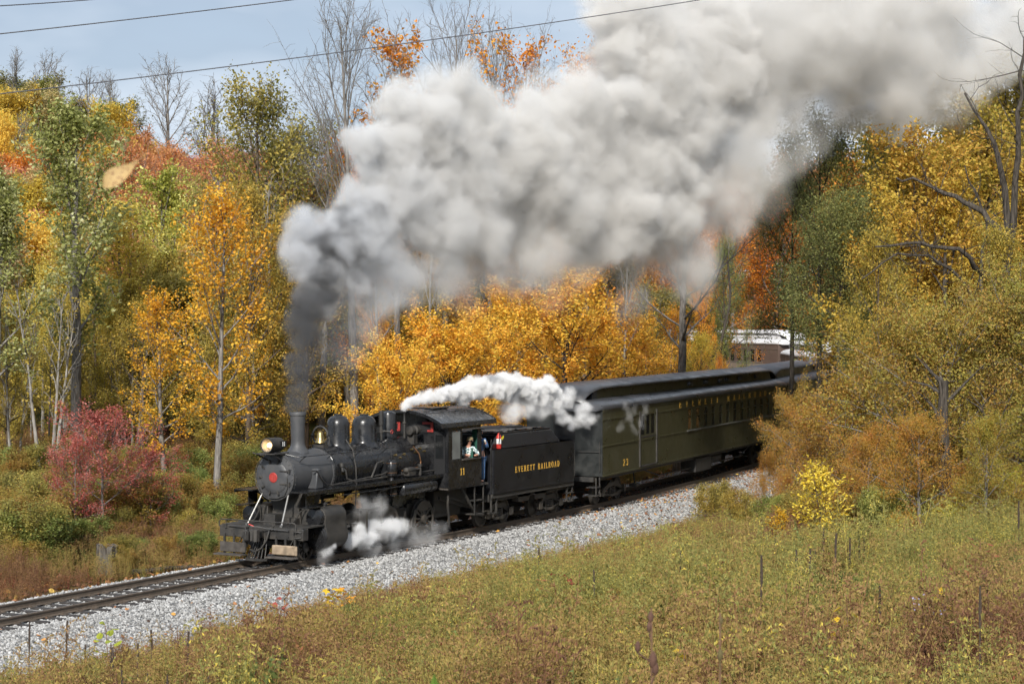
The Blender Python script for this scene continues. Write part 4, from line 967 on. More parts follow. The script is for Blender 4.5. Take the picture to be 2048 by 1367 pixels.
# ------------------------------------------------------------------ plants: generators
def leaf_material(name, stops, trans=.42, rough=.55, clump=.5, tintable=True, noise_scale=.55):
    """leaf colours: each leaf picks from the ramp, neighbouring leaves lean the same way; the object's own colour tints the tree"""
    m, nt, out = mat_new(name)
    g = N(nt, 'ShaderNodeNewGeometry'); t = N(nt, 'ShaderNodeTexCoord'); oi = N(nt, 'ShaderNodeObjectInfo')
    nz = N(nt, 'ShaderNodeTexNoise'); nz.inputs['Scale'].default_value = noise_scale; nz.inputs['Detail'].default_value = 3
    off = N(nt, 'ShaderNodeVectorMath', operation='ADD'); cmb = N(nt, 'ShaderNodeVectorMath', operation='SCALE'); cmb.inputs[0].default_value = (37, 19, 53)
    lk(nt, oi.outputs['Random'], cmb.inputs['Scale']); lk(nt, t.outputs['Object'], off.inputs[0]); lk(nt, cmb.outputs[0], off.inputs[1]); lk(nt, off.outputs[0], nz.inputs['Vector'])
    mr = N(nt, 'ShaderNodeMapRange'); mr.inputs['From Min'].default_value = .3; mr.inputs['From Max'].default_value = .7; lk(nt, nz.outputs['Fac'], mr.inputs['Value'])
    mf = N(nt, 'ShaderNodeMix', data_type='FLOAT'); mf.inputs['Factor'].default_value = clump
    lk(nt, g.outputs['Random Per Island'], mf.inputs['A']); lk(nt, mr.outputs['Result'], mf.inputs['B'])
    c = N(nt, 'ShaderNodeValToRGB'); el = c.color_ramp.elements
    while len(el) < len(stops): el.new(.5)
    for e, (p, col) in zip(el, stops): e.position = p; e.color = (*col, 1)
    lk(nt, mf.outputs['Result'], c.inputs['Fac'])
    colr = c.outputs['Color']
    if tintable:
        mm = N(nt, 'ShaderNodeMix', data_type='RGBA', blend_type='MULTIPLY'); mm.inputs['Factor'].default_value = 1
        lk(nt, colr, mm.inputs['A']); lk(nt, oi.outputs['Color'], mm.inputs['B']); colr = mm.outputs['Result']
    b = N(nt, 'ShaderNodeBsdfPrincipled'); b.inputs['Roughness'].default_value = rough; b.inputs['Specular IOR Level'].default_value = .28
    tr_ = N(nt, 'ShaderNodeBsdfTranslucent'); ms = N(nt, 'ShaderNodeMixShader'); ms.inputs['Fac'].default_value = trans
    lk(nt, colr, b.inputs['Base Color']); lk(nt, colr, tr_.inputs['Color'])
    lk(nt, b.outputs['BSDF'], ms.inputs[1]); lk(nt, tr_.outputs['BSDF'], ms.inputs[2]); lk(nt, ms.outputs['Shader'], out.inputs['Surface'])
    return m
def bark_material(name, col, col2, scale=6):
    m, nt, out = mat_new(name); b = N(nt, 'ShaderNodeBsdfPrincipled'); b.inputs['Roughness'].default_value = .9; b.inputs['Specular IOR Level'].default_value = .15
    t = N(nt, 'ShaderNodeTexCoord'); mp = N(nt, 'ShaderNodeMapping'); mp.inputs['Scale'].default_value = (3, 3, .5); lk(nt, t.outputs['Object'], mp.inputs['Vector'])
    n = N(nt, 'ShaderNodeTexNoise'); n.inputs['Scale'].default_value = scale; n.inputs['Detail'].default_value = 6; lk(nt, mp.outputs['Vector'], n.inputs['Vector'])
    c = N(nt, 'ShaderNodeValToRGB'); c.color_ramp.elements[0].position = .35; c.color_ramp.elements[0].color = (*col, 1); c.color_ramp.elements[1].position = .68; c.color_ramp.elements[1].color = (*col2, 1)
    lk(nt, n.outputs['Fac'], c.inputs['Fac']); lk(nt, c.outputs['Color'], b.inputs['Base Color'])
    bp = N(nt, 'ShaderNodeBump'); bp.inputs['Strength'].default_value = .7; bp.inputs['Distance'].default_value = .03; lk(nt, n.outputs['Fac'], bp.inputs['Height']); lk(nt, bp.outputs['Normal'], b.inputs['Normal'])
    lk(nt, b.outputs['BSDF'], out.inputs['Surface']); return m
B_grey = bark_material('grey_bark', (.11,.10,.09), (.27,.25,.225))
B_dark = bark_material('dark_bark', (.03,.026,.022), (.10,.085,.07))
B_pale = bark_material('pale_bark', (.17,.155,.135), (.34,.32,.29))
B_brown = bark_material('brown_bark', (.06,.045,.034), (.15,.115,.085))

class Branches:
    def __init__(s): s.V = []; s.F = []; s.n = 0
    def add(s, path, r0, r1, k=5):
        path = np.asarray(path, float); m = len(path)
        d = np.gradient(path, axis=0); d /= np.linalg.norm(d, axis=1)[:, None]+1e-9
        a = np.where(np.abs(d[:, 2:3]) < .9, np.array([[0, 0, 1.]]), np.array([[1., 0, 0]]))
        # one reference for the whole branch keeps it from twisting
        ref = a[m//2]; u = np.cross(d, ref); u /= np.linalg.norm(u, axis=1)[:, None]+1e-9; v = np.cross(d, u)
        rr = (r0+(r1-r0)*np.linspace(0, 1, m))[:, None, None]
        an = np.linspace(0, 2*np.pi, k, endpoint=False)
        ring = path[:, None]+rr*(u[:, None]*np.cos(an)[None, :, None]+v[:, None]*np.sin(an)[None, :, None])
        i = np.arange(m-1)[:, None]*k; j = np.arange(k)[None]
        F = np.stack([i+j, i+(j+1) % k, i+k+(j+1) % k, i+k+j], -1).reshape(-1, 4)+s.n
        s.V.append(ring.reshape(-1, 3)); s.F.append(F); s.n += m*k
    def mesh(s, name): return fast_mesh(name, np.concatenate(s.V), np.concatenate(s.F), smooth=True)
def leaves_mesh(name, C, size, q, up=.5, ratio=.62, fold=.18, dirs=None):
    """one folded rhombus per leaf"""
    n = len(C); size = np.broadcast_to(np.asarray(size, float), (n,))[:, None]
    nrm = q.normal(size=(n, 3)); nrm[:, 2] = np.abs(nrm[:, 2])+up; nrm /= np.linalg.norm(nrm, axis=1)[:, None]
    a = q.normal(size=(n, 3)) if dirs is None else dirs+q.normal(size=(n, 3))*.35
    a -= nrm*np.sum(a*nrm, 1)[:, None]; a /= np.linalg.norm(a, axis=1)[:, None]+1e-9
    b = np.cross(nrm, a); w = size*ratio*.5; l = size*.5
    V = np.stack([C-a*l, C+b*w+nrm*l*fold-a*l*.12, C+a*l, C-b*w+nrm*l*fold-a*l*.12], 1).reshape(-1, 3)
    return fast_mesh(name, V, np.arange(n*4).reshape(n, 4))
def grow(seed, H=10, r0=.18, cb=.3, cr=3.0, prof=lambda t: math.sqrt(max(.02, 1-(2*t-.9)**2)), nl=16, a0=75, a1=25, curve=.5, nsub=5, ntw=4, lpt=14, leaf=.12, spread=.16,
         wob=.25, stems=1, fan=.3, k=6, twl=.42, sub_a=(28,60), leaf_up=.5, droop=0.0, twr=.010, ratio=.62, keep=1.0, sides=(6,5,3,3), bare_low=0.0):
    """trunk, limbs, boughs, twigs and leaf positions of one tree"""
    q = np.random.default_rng(seed); B = Branches(); L = []; D = []
    for st in range(stems):
        base = np.array([0, 0, -.3]); lean = np.array([q.normal(0, .03), q.normal(0, .03), 0])
        Hs = H
        if stems > 1:
            az = 6.283*st/stems+q.uniform(-.5, .5); lean = np.array([math.cos(az), math.sin(az), 0])*fan*q.uniform(.5, 1.2); base = np.array([math.cos(az)*.15, math.sin(az)*.15, -.2]); Hs = H*q.uniform(.7, 1)
        tt = np.linspace(0, 1, 12)
        w = np.cumsum(q.normal(0, wob/12*3, (12, 2)), 0)*Hs*.02*3
        tp = np.stack([base[0]+lean[0]*Hs*tt+w[:, 0]*tt, base[1]+lean[1]*Hs*tt+w[:, 1]*tt, base[2]+(Hs*.97-base[2])*tt], -1)
        rs = r0/(stems**.4)
        # flared foot
        B.add(np.concatenate([[tp[0]], tp]), rs*1.3, rs*.14, sides[0])
        for i in range(nl):
            f = (i+q.uniform(.2, .8))/nl
            t = cb+(1-cb)*f
            p0 = np.array([np.interp(t, tt, tp[:, c]) for c in range(3)])
            az = i*2.39996+q.uniform(-.5, .5)+st*1.3
            el = R(90-(a0+(a1-a0)*f)+q.normal(0, 7))
            ln = cr*prof(f)*q.uniform(.75, 1.12)/(stems**.35)
            d = np.array([math.cos(az)*math.cos(el), math.sin(az)*math.cos(el), math.sin(el)])
            m = 7; pts = [p0]
            for j in range(1, m):
                d = d+np.array([q.normal(0, .10), q.normal(0, .10), curve*.12-droop*.16*(j/m)+q.normal(0, .07)]); d /= np.linalg.norm(d)
                pts.append(pts[-1]+d*ln/(m-1))
            pts = np.array(pts); rl = max(.012, rs*(1-t*.85)*.52)
            B.add(pts, rl, twr, sides[1])
            ns = max(2, int(round(nsub*min(1.4, ln/cr+.25))))
            for s_ in range(ns+1):
                u = .22+.78*(s_+q.uniform(0, .9))/(ns+1)
                if s_ == ns: u = .99
                pb = np.array([np.interp(u*(m-1), np.arange(m), pts[:, c]) for c in range(3)])
                j = min(m-2, int(u*(m-1))); dl = pts[j+1]-pts[j]; dl /= np.linalg.norm(dl)
                ang = R(q.uniform(*sub_a))*(1 if s_ < ns else .2); rv = q.normal(size=3); rv -= dl*(rv@dl); rv /= np.linalg.norm(rv)
                ds = dl*math.cos(ang)+rv*math.sin(ang); ds[2] += .12-droop*.3; ds /= np.linalg.norm(ds)
                ls = ln*q.uniform(.30, .5)*(1.15-.55*u)
                mm = 5; sp = [pb]
                for jj in range(1, mm):
                    ds = ds+np.array([q.normal(0, .14), q.normal(0, .14), .05-droop*.1+q.normal(0, .1)]); ds /= np.linalg.norm(ds); sp.append(sp[-1]+ds*ls/(mm-1))
                sp = np.array(sp); B.add(sp, max(twr*1.2, rl*.42*(1-u*.5)), twr*.7, sides[2])
                leafy = q.uniform() < keep
                for w_ in range(ntw+1):
                    v = .2+.8*(w_+q.uniform(0, .8))/(ntw+1)
                    if w_ == ntw: v = .97
                    pc = np.array([np.interp(v*(mm-1), np.arange(mm), sp[:, c]) for c in range(3)])
                    dt = q.normal(size=3)*.75+ds*.9; dt[2] += .15-droop*.35; dt /= np.linalg.norm(dt)
                    lt = max(.12, ls*twl*q.uniform(.6, 1.2))
                    d2 = dt+q.normal(size=3)*.25; d2 /= np.linalg.norm(d2)
                    pt = np.array([pc, pc+dt*lt*.5, pc+dt*lt*.5+d2*lt*.5])
                    B.add(pt, twr*.75, twr*.35, sides[3])
                    if leafy:
                        nn = q.poisson(lpt)
                        if nn:
                            vv = q.uniform(.1, 1.05, nn); pp = pc+dt*(lt*vv)[:, None]
                            L.append(pp+q.normal(0, spread, (nn, 3))); D.append(np.tile(dt, (nn, 1)))
    return B, (np.concatenate(L) if L else np.zeros((0, 3))), (np.concatenate(D) if D else None), q
PROTO = {}
def species(name, bark, leafm, leaf=.12, jitter=.3, **kw):
    B, L, D, q = grow(leaf=leaf, **kw)
    bm_ = B.mesh(name+'_branches'); bm_.materials.append(bark)
    lm = None
    if len(L):
        lm = leaves_mesh(name+'_leaves', L, leaf*q.uniform(1-jitter, 1+jitter, len(L)), q, up=kw.get('leaf_up', .5), ratio=kw.get('ratio', .62), dirs=D); lm.materials.append(leafm)
    H = kw.get('H', 10)
    top = max(bm_.vertices[0].co.z if False else float(np.concatenate(B.V)[:, 2].max()), float(L[:, 2].max()) if len(L) else 0)
    PROTO[name] = (bm_, lm, top)
def put(name, kind, x, y, H, rot=None, label='', cat='tree', group=None, color=(1,1,1), wide=1.0, z=None, sink=.0):
    bm_, lm, top = PROTO[kind]
    zz = float(ground_z(np.array([x]), np.array([y]))[0]) if z is None else z
    s = H/top
    r = empty(name, (x, y, zz-sink), random.uniform(0, 6.283) if rot is None else rot); r.scale = (s*wide, s*wide, s)
    tag(r, label, cat, group)
    t = obj('trunk', bm_, None, r)
    if lm is not None:
        c = obj('crown', lm, None, r); c.color = (*color, 1)
    return r
def plant(name, kind, px, top_py, d, **kw):
    """stands d metres from the camera's plane, its top as high as seen at top_py"""
    p = at(px, 683, d); zg = float(ground_z(np.array([p[0]]), np.array([p[1]]))[0])
    H = at(px, top_py, d)[2]-zg
    return put(name, kind, p[0], p[1], max(H, .5), z=zg, **kw)

YEL = [(0, (0.53, 0.212, 0.042)), (0.22, (0.742, 0.35, 0.064)), (0.5, (0.848, 0.509, 0.085)), (0.75, (0.7, 0.445, 0.064)), (0.9, (0.488, 0.36, 0.064)), (1, (0.297, 0.286, 0.064))]
ORG = [(0,(.42,.12,.02)),(.4,(.70,.27,.035)),(.75,(.80,.40,.05)),(1,(.55,.38,.05))]
OLV = [(0, (0.135, 0.142, 0.041)), (0.4, (0.284, 0.257, 0.068)), (0.75, (0.472, 0.378, 0.095)), (1, (0.743, 0.513, 0.108))]
GRN = [(0, (0.104, 0.143, 0.039)), (0.4, (0.221, 0.273, 0.072)), (0.75, (0.39, 0.403, 0.117)), (1, (0.676, 0.598, 0.182))]
RST = [(0, (0.288, 0.12, 0.06)), (0.4, (0.504, 0.228, 0.096)), (0.75, (0.66, 0.336, 0.12)), (1, (0.504, 0.384, 0.132))]
RED = [(0,(.30,.07,.05)),(.4,(.50,.13,.10)),(.75,(.60,.22,.18)),(1,(.68,.40,.36))]
BRN = [(0, (0.192, 0.09, 0.03)), (0.3, (0.432, 0.228, 0.06)), (0.55, (0.36, 0.264, 0.06)), (0.8, (0.288, 0.24, 0.06)), (1, (0.552, 0.396, 0.084))]
NEU = [(0, (0.54, 0.54, 0.54)), (0.4, (0.9, 0.9, 0.9)), (0.75, (0.9, 0.9, 0.9)), (1, (0.9, 0.9, 0.9))]
L_yel = leaf_material('yellow_maple_leaf', YEL); L_org = leaf_material('orange_leaf', ORG); L_olv = leaf_material('olive_leaf', OLV); L_grn = leaf_material('green_leaf', GRN)
L_rst = leaf_material('rust_leaf', RST); L_red = leaf_material('red_leaf', RED); L_brn = leaf_material('brown_hawthorn_leaf', BRN, noise_scale=.9)
domep = lambda t: math.sqrt(max(.03, 1-(1.9*t-.75)**2))
ovalp = lambda t: math.sqrt(max(.04, 1-(2*t-.95)**2))
conep = lambda t: max(.18, 1.05-.85*t)
columnp = lambda t: .75+.3*math.sin(t*3)
species('maple_a', B_dark, L_yel, leaf=.15, seed=11, H=11, r0=.22, cb=.16, cr=4.6, prof=domep, nl=22, a0=80, a1=20, nsub=6, ntw=5, lpt=21, spread=.17, droop=.25)
species('maple_b', B_dark, L_yel, leaf=.15, seed=12, H=12, r0=.24, cb=.2, cr=4.4, prof=ovalp, nl=22, a0=75, a1=15, nsub=6, ntw=5, lpt=20, spread=.18)
species('broad_maple', B_dark, L_yel, leaf=.185, seed=81, H=9.5, r0=.26, cb=.10, cr=6.4, prof=domep, nl=28, a0=86, a1=28, curve=.35, nsub=7, ntw=6, lpt=17, spread=.15, leaf_up=1.0, droop=.2)
species('broad_maple_b', B_dark, L_yel, leaf=.185, seed=82, H=9.5, r0=.24, cb=.10, cr=5.6, prof=domep, nl=26, a0=84, a1=25, curve=.35, nsub=7, ntw=6, lpt=17, spread=.15, leaf_up=1.0, droop=.2)
species('orange_a', B_grey, L_org, leaf=.13, seed=13, H=13, r0=.2, cb=.3, cr=3.6, prof=ovalp, nl=20, a0=60, a1=15, nsub=5, ntw=5, lpt=14, spread=.25)
species('aspen', B_grey, leaf_material('golden_aspen_leaf', [(0,(.50,.22,.02)),(.4,(.75,.38,.03)),(.8,(.85,.55,.07)),(1,(.9,.66,.2))]), leaf=.125, seed=14, H=12, r0=.15, cb=.28, cr=3.0, prof=ovalp, nl=24, a0=65, a1=18, nsub=5, ntw=4, lpt=9, spread=.17, ratio=.85)
species('tall_green', B_grey, leaf_material('pale_backed_green_leaf', [(0,(.14,.16,.04)),(.3,(.27,.29,.08)),(.6,(.45,.45,.17)),(.85,(.66,.66,.38)),(1,(.66,.42,.12))]), leaf=.19, seed=15, H=15, r0=.24, cb=.34, cr=3.7, prof=ovalp, nl=18, a0=55, a1=15, curve=.9, nsub=5, ntw=4, lpt=17, spread=.22)
species('soft_yellow', B_grey, leaf_material('soft_yellow_leaf', [(0,(.42,.32,.06)),(.5,(.68,.54,.10)),(1,(.76,.67,.22))]), leaf=.11, seed=16, H=11, r0=.12, cb=.2, cr=2.4, prof=ovalp, nl=22, a0=55, a1=15, nsub=5, ntw=4, lpt=20, spread=.22)
species('olive_a', B_brown, L_olv, leaf=.12, seed=17, H=12, r0=.18, cb=.15, cr=3.4, prof=ovalp, nl=22, a0=75, a1=20, nsub=5, ntw=5, lpt=20, spread=.26)
species('feathery', B_dark, leaf_material('feathery_green_leaf', [(0,(.10,.125,.05)),(.5,(.19,.21,.08)),(.85,(.29,.29,.11)),(1,(.48,.37,.10))]), leaf=.10, seed=18, H=13, r0=.2, cb=.12, cr=3.8, prof=ovalp, nl=22, a0=82, a1=25, nsub=6, ntw=5, lpt=32, spread=.30, leaf_up=.9)
species('feathery_high', B_dark, PROTO['feathery'][1].materials[0], leaf=.10, seed=83, H=13, r0=.17, cb=.50, cr=3.6, prof=domep, nl=20, a0=80, a1=20, nsub=6, ntw=5, lpt=32, spread=.28, leaf_up=.9)
species('rusty', B_pale, L_rst, leaf=.13, seed=19, H=12, r0=.15, cb=.25, cr=3.1, prof=ovalp, nl=18, a0=55, a1=15, nsub=5, ntw=4, lpt=13, spread=.24)
for i, (sd_, pr_) in enumerate(((31,domep),(32,domep),(33,ovalp))):
    species('far_crown_%d' % i, B_grey, leaf_material('far_leaf_%d' % i, NEU, clump=.45), leaf=.21, seed=sd_, H=10, r0=.16, cb=.12, cr=4.2 if i < 2 else 3.0, prof=pr_, nl=20, a0=78, a1=25, nsub=5, ntw=5, lpt=22, spread=.28, sides=(5,4,3,3))
species('bare_tall', B_grey, None, seed=41, H=19, r0=.2, cb=.42, cr=5.2, prof=ovalp, nl=22, a0=48, a1=12, curve=.9, nsub=7, ntw=6, lpt=0, twl=.5, twr=.010, sub_a=(20,45))
species('bare_round', B_grey, None, seed=42, H=12, r0=.15, cb=.3, cr=3.6, prof=ovalp, nl=20, a0=50, a1=12, curve=.8, nsub=6, ntw=6, lpt=0, twl=.5, twr=.012, sub_a=(20,45))
species('sparse_orange', B_grey, L_org, leaf=.19, seed=43, H=17, r0=.18, cb=.4, cr=5.0, prof=ovalp, nl=17, a0=55, a1=18, curve=.7, nsub=6, ntw=5, lpt=10, spread=.2, keep=.32)
species('pale_saplings', B_pale, leaf_material('last_yellow_leaf', [(0,(.35,.25,.05)),(1,(.6,.45,.1))]), leaf=.10, seed=44, H=8, r0=.10, cb=.35, cr=1.6, prof=ovalp, nl=10, a0=40, a1=12, nsub=4, ntw=3, lpt=5, keep=.3, stems=3, fan=.14)
species('thin_trunks', B_grey, L_olv, leaf=.13, seed=45, H=10, r0=.09, cb=.5, cr=1.8, prof=ovalp, nl=12, a0=55, a1=15, nsub=4, ntw=3, lpt=10, spread=.2)
SHR = [('shrub_a', L_olv, dict(seed=51, H=2.6, cr=1.5, stems=5, fan=.35, lpt=20, leaf=.065)), ('shrub_b', L_brn, dict(seed=52, H=2.2, cr=1.3, stems=6, fan=.45, lpt=17, leaf=.06)),
       ('shrub_c', L_grn, dict(seed=53, H=2.4, cr=1.4, stems=5, fan=.4, lpt=20, leaf=.07)), ('shrub_d', L_brn, dict(seed=54, H=2.4, cr=1.3, stems=6, fan=.4, lpt=16, leaf=.06))]
for nm, lm_, k_ in SHR:
    species(nm, B_brown, lm_, r0=.035, cb=.15, prof=ovalp, nl=8, a0=60, a1=20, nsub=4, ntw=3, spread=.12, twr=.005, sides=(4,3,3,3), **k_)
for i, sd_ in enumerate((61,62,63)):
    species('hawthorn_%d' % i, B_grey, L_brn, leaf=.085, seed=sd_, H=6.5, r0=.14, cb=.10, cr=3.6, prof=domep, nl=26, a0=88, a1=25, curve=.2, nsub=7, ntw=6, lpt=24, spread=.17, droop=.4, twr=.006, sub_a=(30,75), leaf_up=.2)
species('red_maple', B_grey, L_red, leaf=.10, seed=71, H=6, r0=.07, cb=.28, cr=2.7, prof=domep, nl=18, a0=72, a1=25, nsub=5, ntw=4, lpt=14, spread=.13, leaf_up=1.0)
species('yellow_sapling', B_brown, leaf_material('bright_yellow_leaf', [(0,(.62,.40,.03)),(.5,(.82,.62,.06)),(1,(.85,.72,.16))]), leaf=.12, seed=72, H=2.6, r0=.03, cb=.12, cr=1.0, prof=ovalp, nl=16, a0=50, a1=15, nsub=4, ntw=3, lpt=5, spread=.08, ratio=.42, twr=.005)
# ------------------------------------------------------------------ trees where they stand, distinctive ones first
U = random.uniform
# left, from the frame edge to the engine
plant('green_tree','tall_green',150,185,88,label='tall pale-leaved green tree with forked grey trunk left of the golden aspen',rot=.6,wide=1.0)
plant('green_tree','tall_green',-20,330,80,label='broad green and yellow tree cut off by the left frame edge',rot=2.2,wide=1.1)
plant('green_tree','tall_green',335,318,104,label='bright yellow-green rounded tree crown above the golden aspen',rot=4.2,color=(1.3,1.25,.8),wide=.95)
plant('yellow_tree','soft_yellow',250,385,98,label='soft yellow tree between the forked green tree and the golden aspen',rot=1,wide=1.5)
plant('yellow_tree','soft_yellow',130,430,102,label='soft yellow tree seen through the branches of the forked green tree',rot=2,wide=1.3,color=(.95,.95,1))
plant('aspen_tree','aspen',430,345,72,label='golden orange aspen with bare lower trunk left of the locomotive',rot=.4,wide=.95)
plant('aspen_tree','aspen',330,560,76,label='low golden aspen leaning out of the left side of the tall aspen',rot=2.9,wide=1.1,color=(1,1.02,1))
plant('aspen_tree','aspen',505,420,86,label='slim aspen with scattered orange leaves behind the tall golden aspen',rot=4.9,wide=.6)
plant('maple_tree','red_maple',205,790,64,label='red maple sapling with pinkish top leaves beside the track',rot=.5,wide=1.15)
plant('maple_tree','red_maple',150,850,63,label='slender red-leaved sapling with leaning grey stem',rot=2.5,wide=.85)
plant('maple_tree','red_maple',300,880,66,label='low spreading red sapling right of the red maple',rot=4.1,wide=1.1,color=(.95,.9,.85))
for i, (x, t, d, w, l) in enumerate(((95,545,80,1.0,'cluster of pale leafless saplings below the forked green tree'),(25,600,84,.9,'pale leafless saplings at the left frame edge'),(265,640,92,.9,'pale thin saplings behind the golden aspen trunk'),(535,300,94,1.0,'pale birch-like stems between golden aspen and smoke column'))):
    plant('sapling_cluster','pale_saplings',x,t,d,label=l,wide=w,rot=i*1.3,cat='saplings')
plant('olive_tree','olive_a',520,125,96,label='tall olive tree with ragged top left of the tall bare tree',rot=.3,wide=.95)
plant('olive_tree','olive_a',600,215,100,label='dense dark olive tree under the tall bare tree',rot=2.3,wide=.9,color=(.75,.85,.8))
plant('olive_tree','olive_a',495,330,84,label='olive and gold vine-hung tree right of the golden aspen',rot=4.4,wide=.8,color=(1.25,1.05,.8))
plant('olive_tree','olive_a',610,430,88,label='olive tree with gold leaves behind the dark smoke column',rot=5.4,wide=.9,color=(1.3,1.05,.8))
plant('bare_tree','bare_tall',712,-75,92,label='tall leafless tree reaching out of the top of the frame',rot=.2,wide=1.0)
plant('bare_tree','bare_tall',640,150,98,label='leafless tree with fine twigs beside the olive ragged top',rot=1.4,wide=1.2)
plant('bare_tree','bare_tall',880,-60,108,label='leafless crown against the sky above the first smoke billow',rot=2.4,wide=.9)
plant('bare_tree','bare_tall',975,-20,112,label='leafless branches right of the smoke crest against the sky',rot=3.3,wide=.8)
plant('orange_tree','sparse_orange',800,-10,98,label='thin tree with scattered orange leaf tufts above the smoke',rot=1,wide=.95)
plant('orange_tree','sparse_orange',1035,0,104,label='thin tree with orange tufts between two smoke crests',rot=3,wide=.8)
plant('orange_tree','orange_a',1160,55,108,label='dense orange crown touching the upper smoke cloud',rot=5,wide=.75)
plant('orange_tree','sparse_orange',1085,95,106,label='small sparse orange tree left of the dense orange crown',rot=2,wide=.6)
plant('orange_tree','orange_a',700,260,102,label='orange tree fringing the left edge of the smoke',rot=4,wide=.8,color=(1.05,1,1))
# behind the engine and coach
for i, (x, t, d, w, k, c, l) in enumerate((
 (905,575,84,1.0,'broad_maple',(1.16,1.24,1.1),'broad low golden maple behind the cab'),
 (1140,512,88,1.0,'broad_maple_b',(1.1,1.16,1.0),'broad golden orange maple behind the coach front'),
 (1010,545,95,1.0,'maple_a',(1,1.0,.85),'orange toned maple between the two broad golden maples'),
 (790,660,80,.75,'broad_maple_b',(1.15,1.25,1.1),'low golden maple behind the steam domes'),
 (1240,590,97,.8,'broad_maple',(1,.98,.8),'orange tipped maple right of the golden maples'),
 (760,600,92,.7,'maple_b',(1,.9,.75),'orange maple behind the low golden one'))):
    plant('maple_tree',k,x,t,d,label=l,rot=i*1.1,wide=w,color=c)
for i, (x, t, d, l) in enumerate(((762,540,90,'dark straight trunk rising left of the golden maples'),(1150,500,93,'dark trunk between golden maples behind the coach roof'),(1240,520,95,'grey trunk right of the golden maples'),(850,560,92,'dark trunk behind the cab front'))):
    p = at(x, 683, d); zg = float(ground_z(np.array([p[0]]),np.array([p[1]]))[0]); r = put('forest_tree','bare_tall',p[0],p[1],15.5,z=zg,label=l,rot=i,wide=.75)
p = at(1356, 683, 93); put('forest_tree','bare_tall',p[0],p[1],17,label='thick grey trunk standing behind the coach roof',rot=1,wide=1.75)
for i, (x, t, d, w, k, c, l) in enumerate((
 (1320,600,103,.9,'orange_a',(1,1.1,1),'orange yellow tree left of the thick grey trunk'),
 (1300,640,112,1.0,'olive_a',(1.5,1.35,.9),'yellow olive tree behind the coach roof'),
 (1400,655,108,1.0,'olive_a',(1.7,1.5,.9),'yellow olive tree right of the thick grey trunk'),
 (1440,335,150,1.1,'orange_a',(1,.9,.85),'orange tree under the trailing smoke'),
 (1535,365,156,1.2,'orange_a',(1.0,.85,.75),'deep orange tree above the silver coach roofs'),
 (1450,450,113,.6,'feathery',(1.2,1.25,1),'small feathery green tree before the orange trees'),
 (1580,300,170,1.1,'rusty',(1,1,1.1),'pinkish rust tree in the smoke on the far slope'),
 (1405,560,112,.45,'maple_b',(1,.85,.7),'orange maple boughs left of the silver coach roof'),
 (1440,700,102,.45,'orange_a',(1.05,1.05,.9),'low orange tree beside the coach bend'))):
    plant('bend_tree',k,x,t,d,label=l,rot=i*1.7,wide=w,color=c)
# right hand side, on the near bank
for i, (x, t, d, w, k, c, l) in enumerate((
 (1640,150,84,.7,'feathery_high',(1.1,1.1,1),'tall feathery green tree half veiled by smoke'),
 (1665,330,78,.9,'feathery_high',(1.25,1.2,1.05),'feathery grey-green tree in the right middle'),
 (1745,560,68,.85,'feathery',(1.3,1.3,1.1),'low feathery green boughs above the brown hawthorns'),
 (1800,470,88,.7,'olive_a',(1.2,1.1,.8),'olive gold tree right of the feathery green trees'),
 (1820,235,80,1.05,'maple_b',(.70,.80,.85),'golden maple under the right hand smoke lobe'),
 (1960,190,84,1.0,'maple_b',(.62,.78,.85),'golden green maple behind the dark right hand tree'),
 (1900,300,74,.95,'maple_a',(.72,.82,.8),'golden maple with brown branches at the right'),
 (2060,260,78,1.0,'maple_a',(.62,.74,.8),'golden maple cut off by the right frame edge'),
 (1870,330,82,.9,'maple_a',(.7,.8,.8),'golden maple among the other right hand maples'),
 (1585,280,90,.8,'feathery_high',(1.25,1.15,.95),'left part of the feathery grey-green mass before the smoke'),
 (1790,170,96,1.0,'olive_a',(1.1,1.05,.75),'olive gold tree top under the right smoke lobe'),
 (1760,230,98,.8,'olive_a',(1.15,1.1,.8),'olive gold tree behind the feathery green trees'),
 (2040,80,90,1.1,'olive_a',(1.0,.95,.75),'tall olive tree at the upper right corner'),
 (1945,120,98,1.1,'maple_b',(.6,.74,.8),'tall golden green maple behind the dark old tree'),
 (2000,420,60,.75,'olive_a',(1.15,1.05,.8),'olive gold tree veiling the dark old trunk'),
 (1760,430,66,.7,'olive_a',(1.25,1.1,.8),'olive gold tree above the hawthorns in the right middle')  )):
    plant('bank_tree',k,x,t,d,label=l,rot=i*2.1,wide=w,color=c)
for i, (x, t, d, w, c, l) in enumerate((
 (1620,770,63,.75,(1.2,1.0,.85),'brown hawthorn hiding the coach end'),
 (1700,700,60,.9,(1.2,1.05,.9),'wide brown hawthorn behind the yellow sapling'),
 (1790,600,58,.95,(1.15,1.15,.9),'tall olive brown hawthorn in the right middle'),
 (1880,540,56,.95,(1.05,1.15,1.0),'tall hawthorn left of the dark right hand trunk'),
 (1960,510,57,.95,(1.0,1.1,1.1),'brown hawthorn with grey twigs at the far right'),
 (2050,490,56,1.0,(.95,1.1,1.0),'hawthorn cut off by the right frame edge'),
 (1840,790,51,.85,(1.25,1.05,.8),'orange brown hawthorn in front of the dark trunks'),
 (1730,820,54,.75,(1.3,1.05,.85),'low orange brown hawthorn right of the yellow sapling'),
 (1970,800,50,.8,(1.05,1.2,.9),'yellow olive hawthorn above the right hand meadow'),
 (1540,880,65,.42,(1.2,.95,.8),'small russet hawthorn branch reaching over the ballast'),
 (1590,730,70,.55,(1.05,1.0,.85),'olive brown hawthorn leaning over the coach end'),
 (1575,930,60,.5,(1.2,.9,.8),'low russet bush at the foot of the hawthorns'))):
    plant('hawthorn','hawthorn_%d' % (i % 3),x,t,d,label=l,rot=i*1.9,wide=w,color=c)
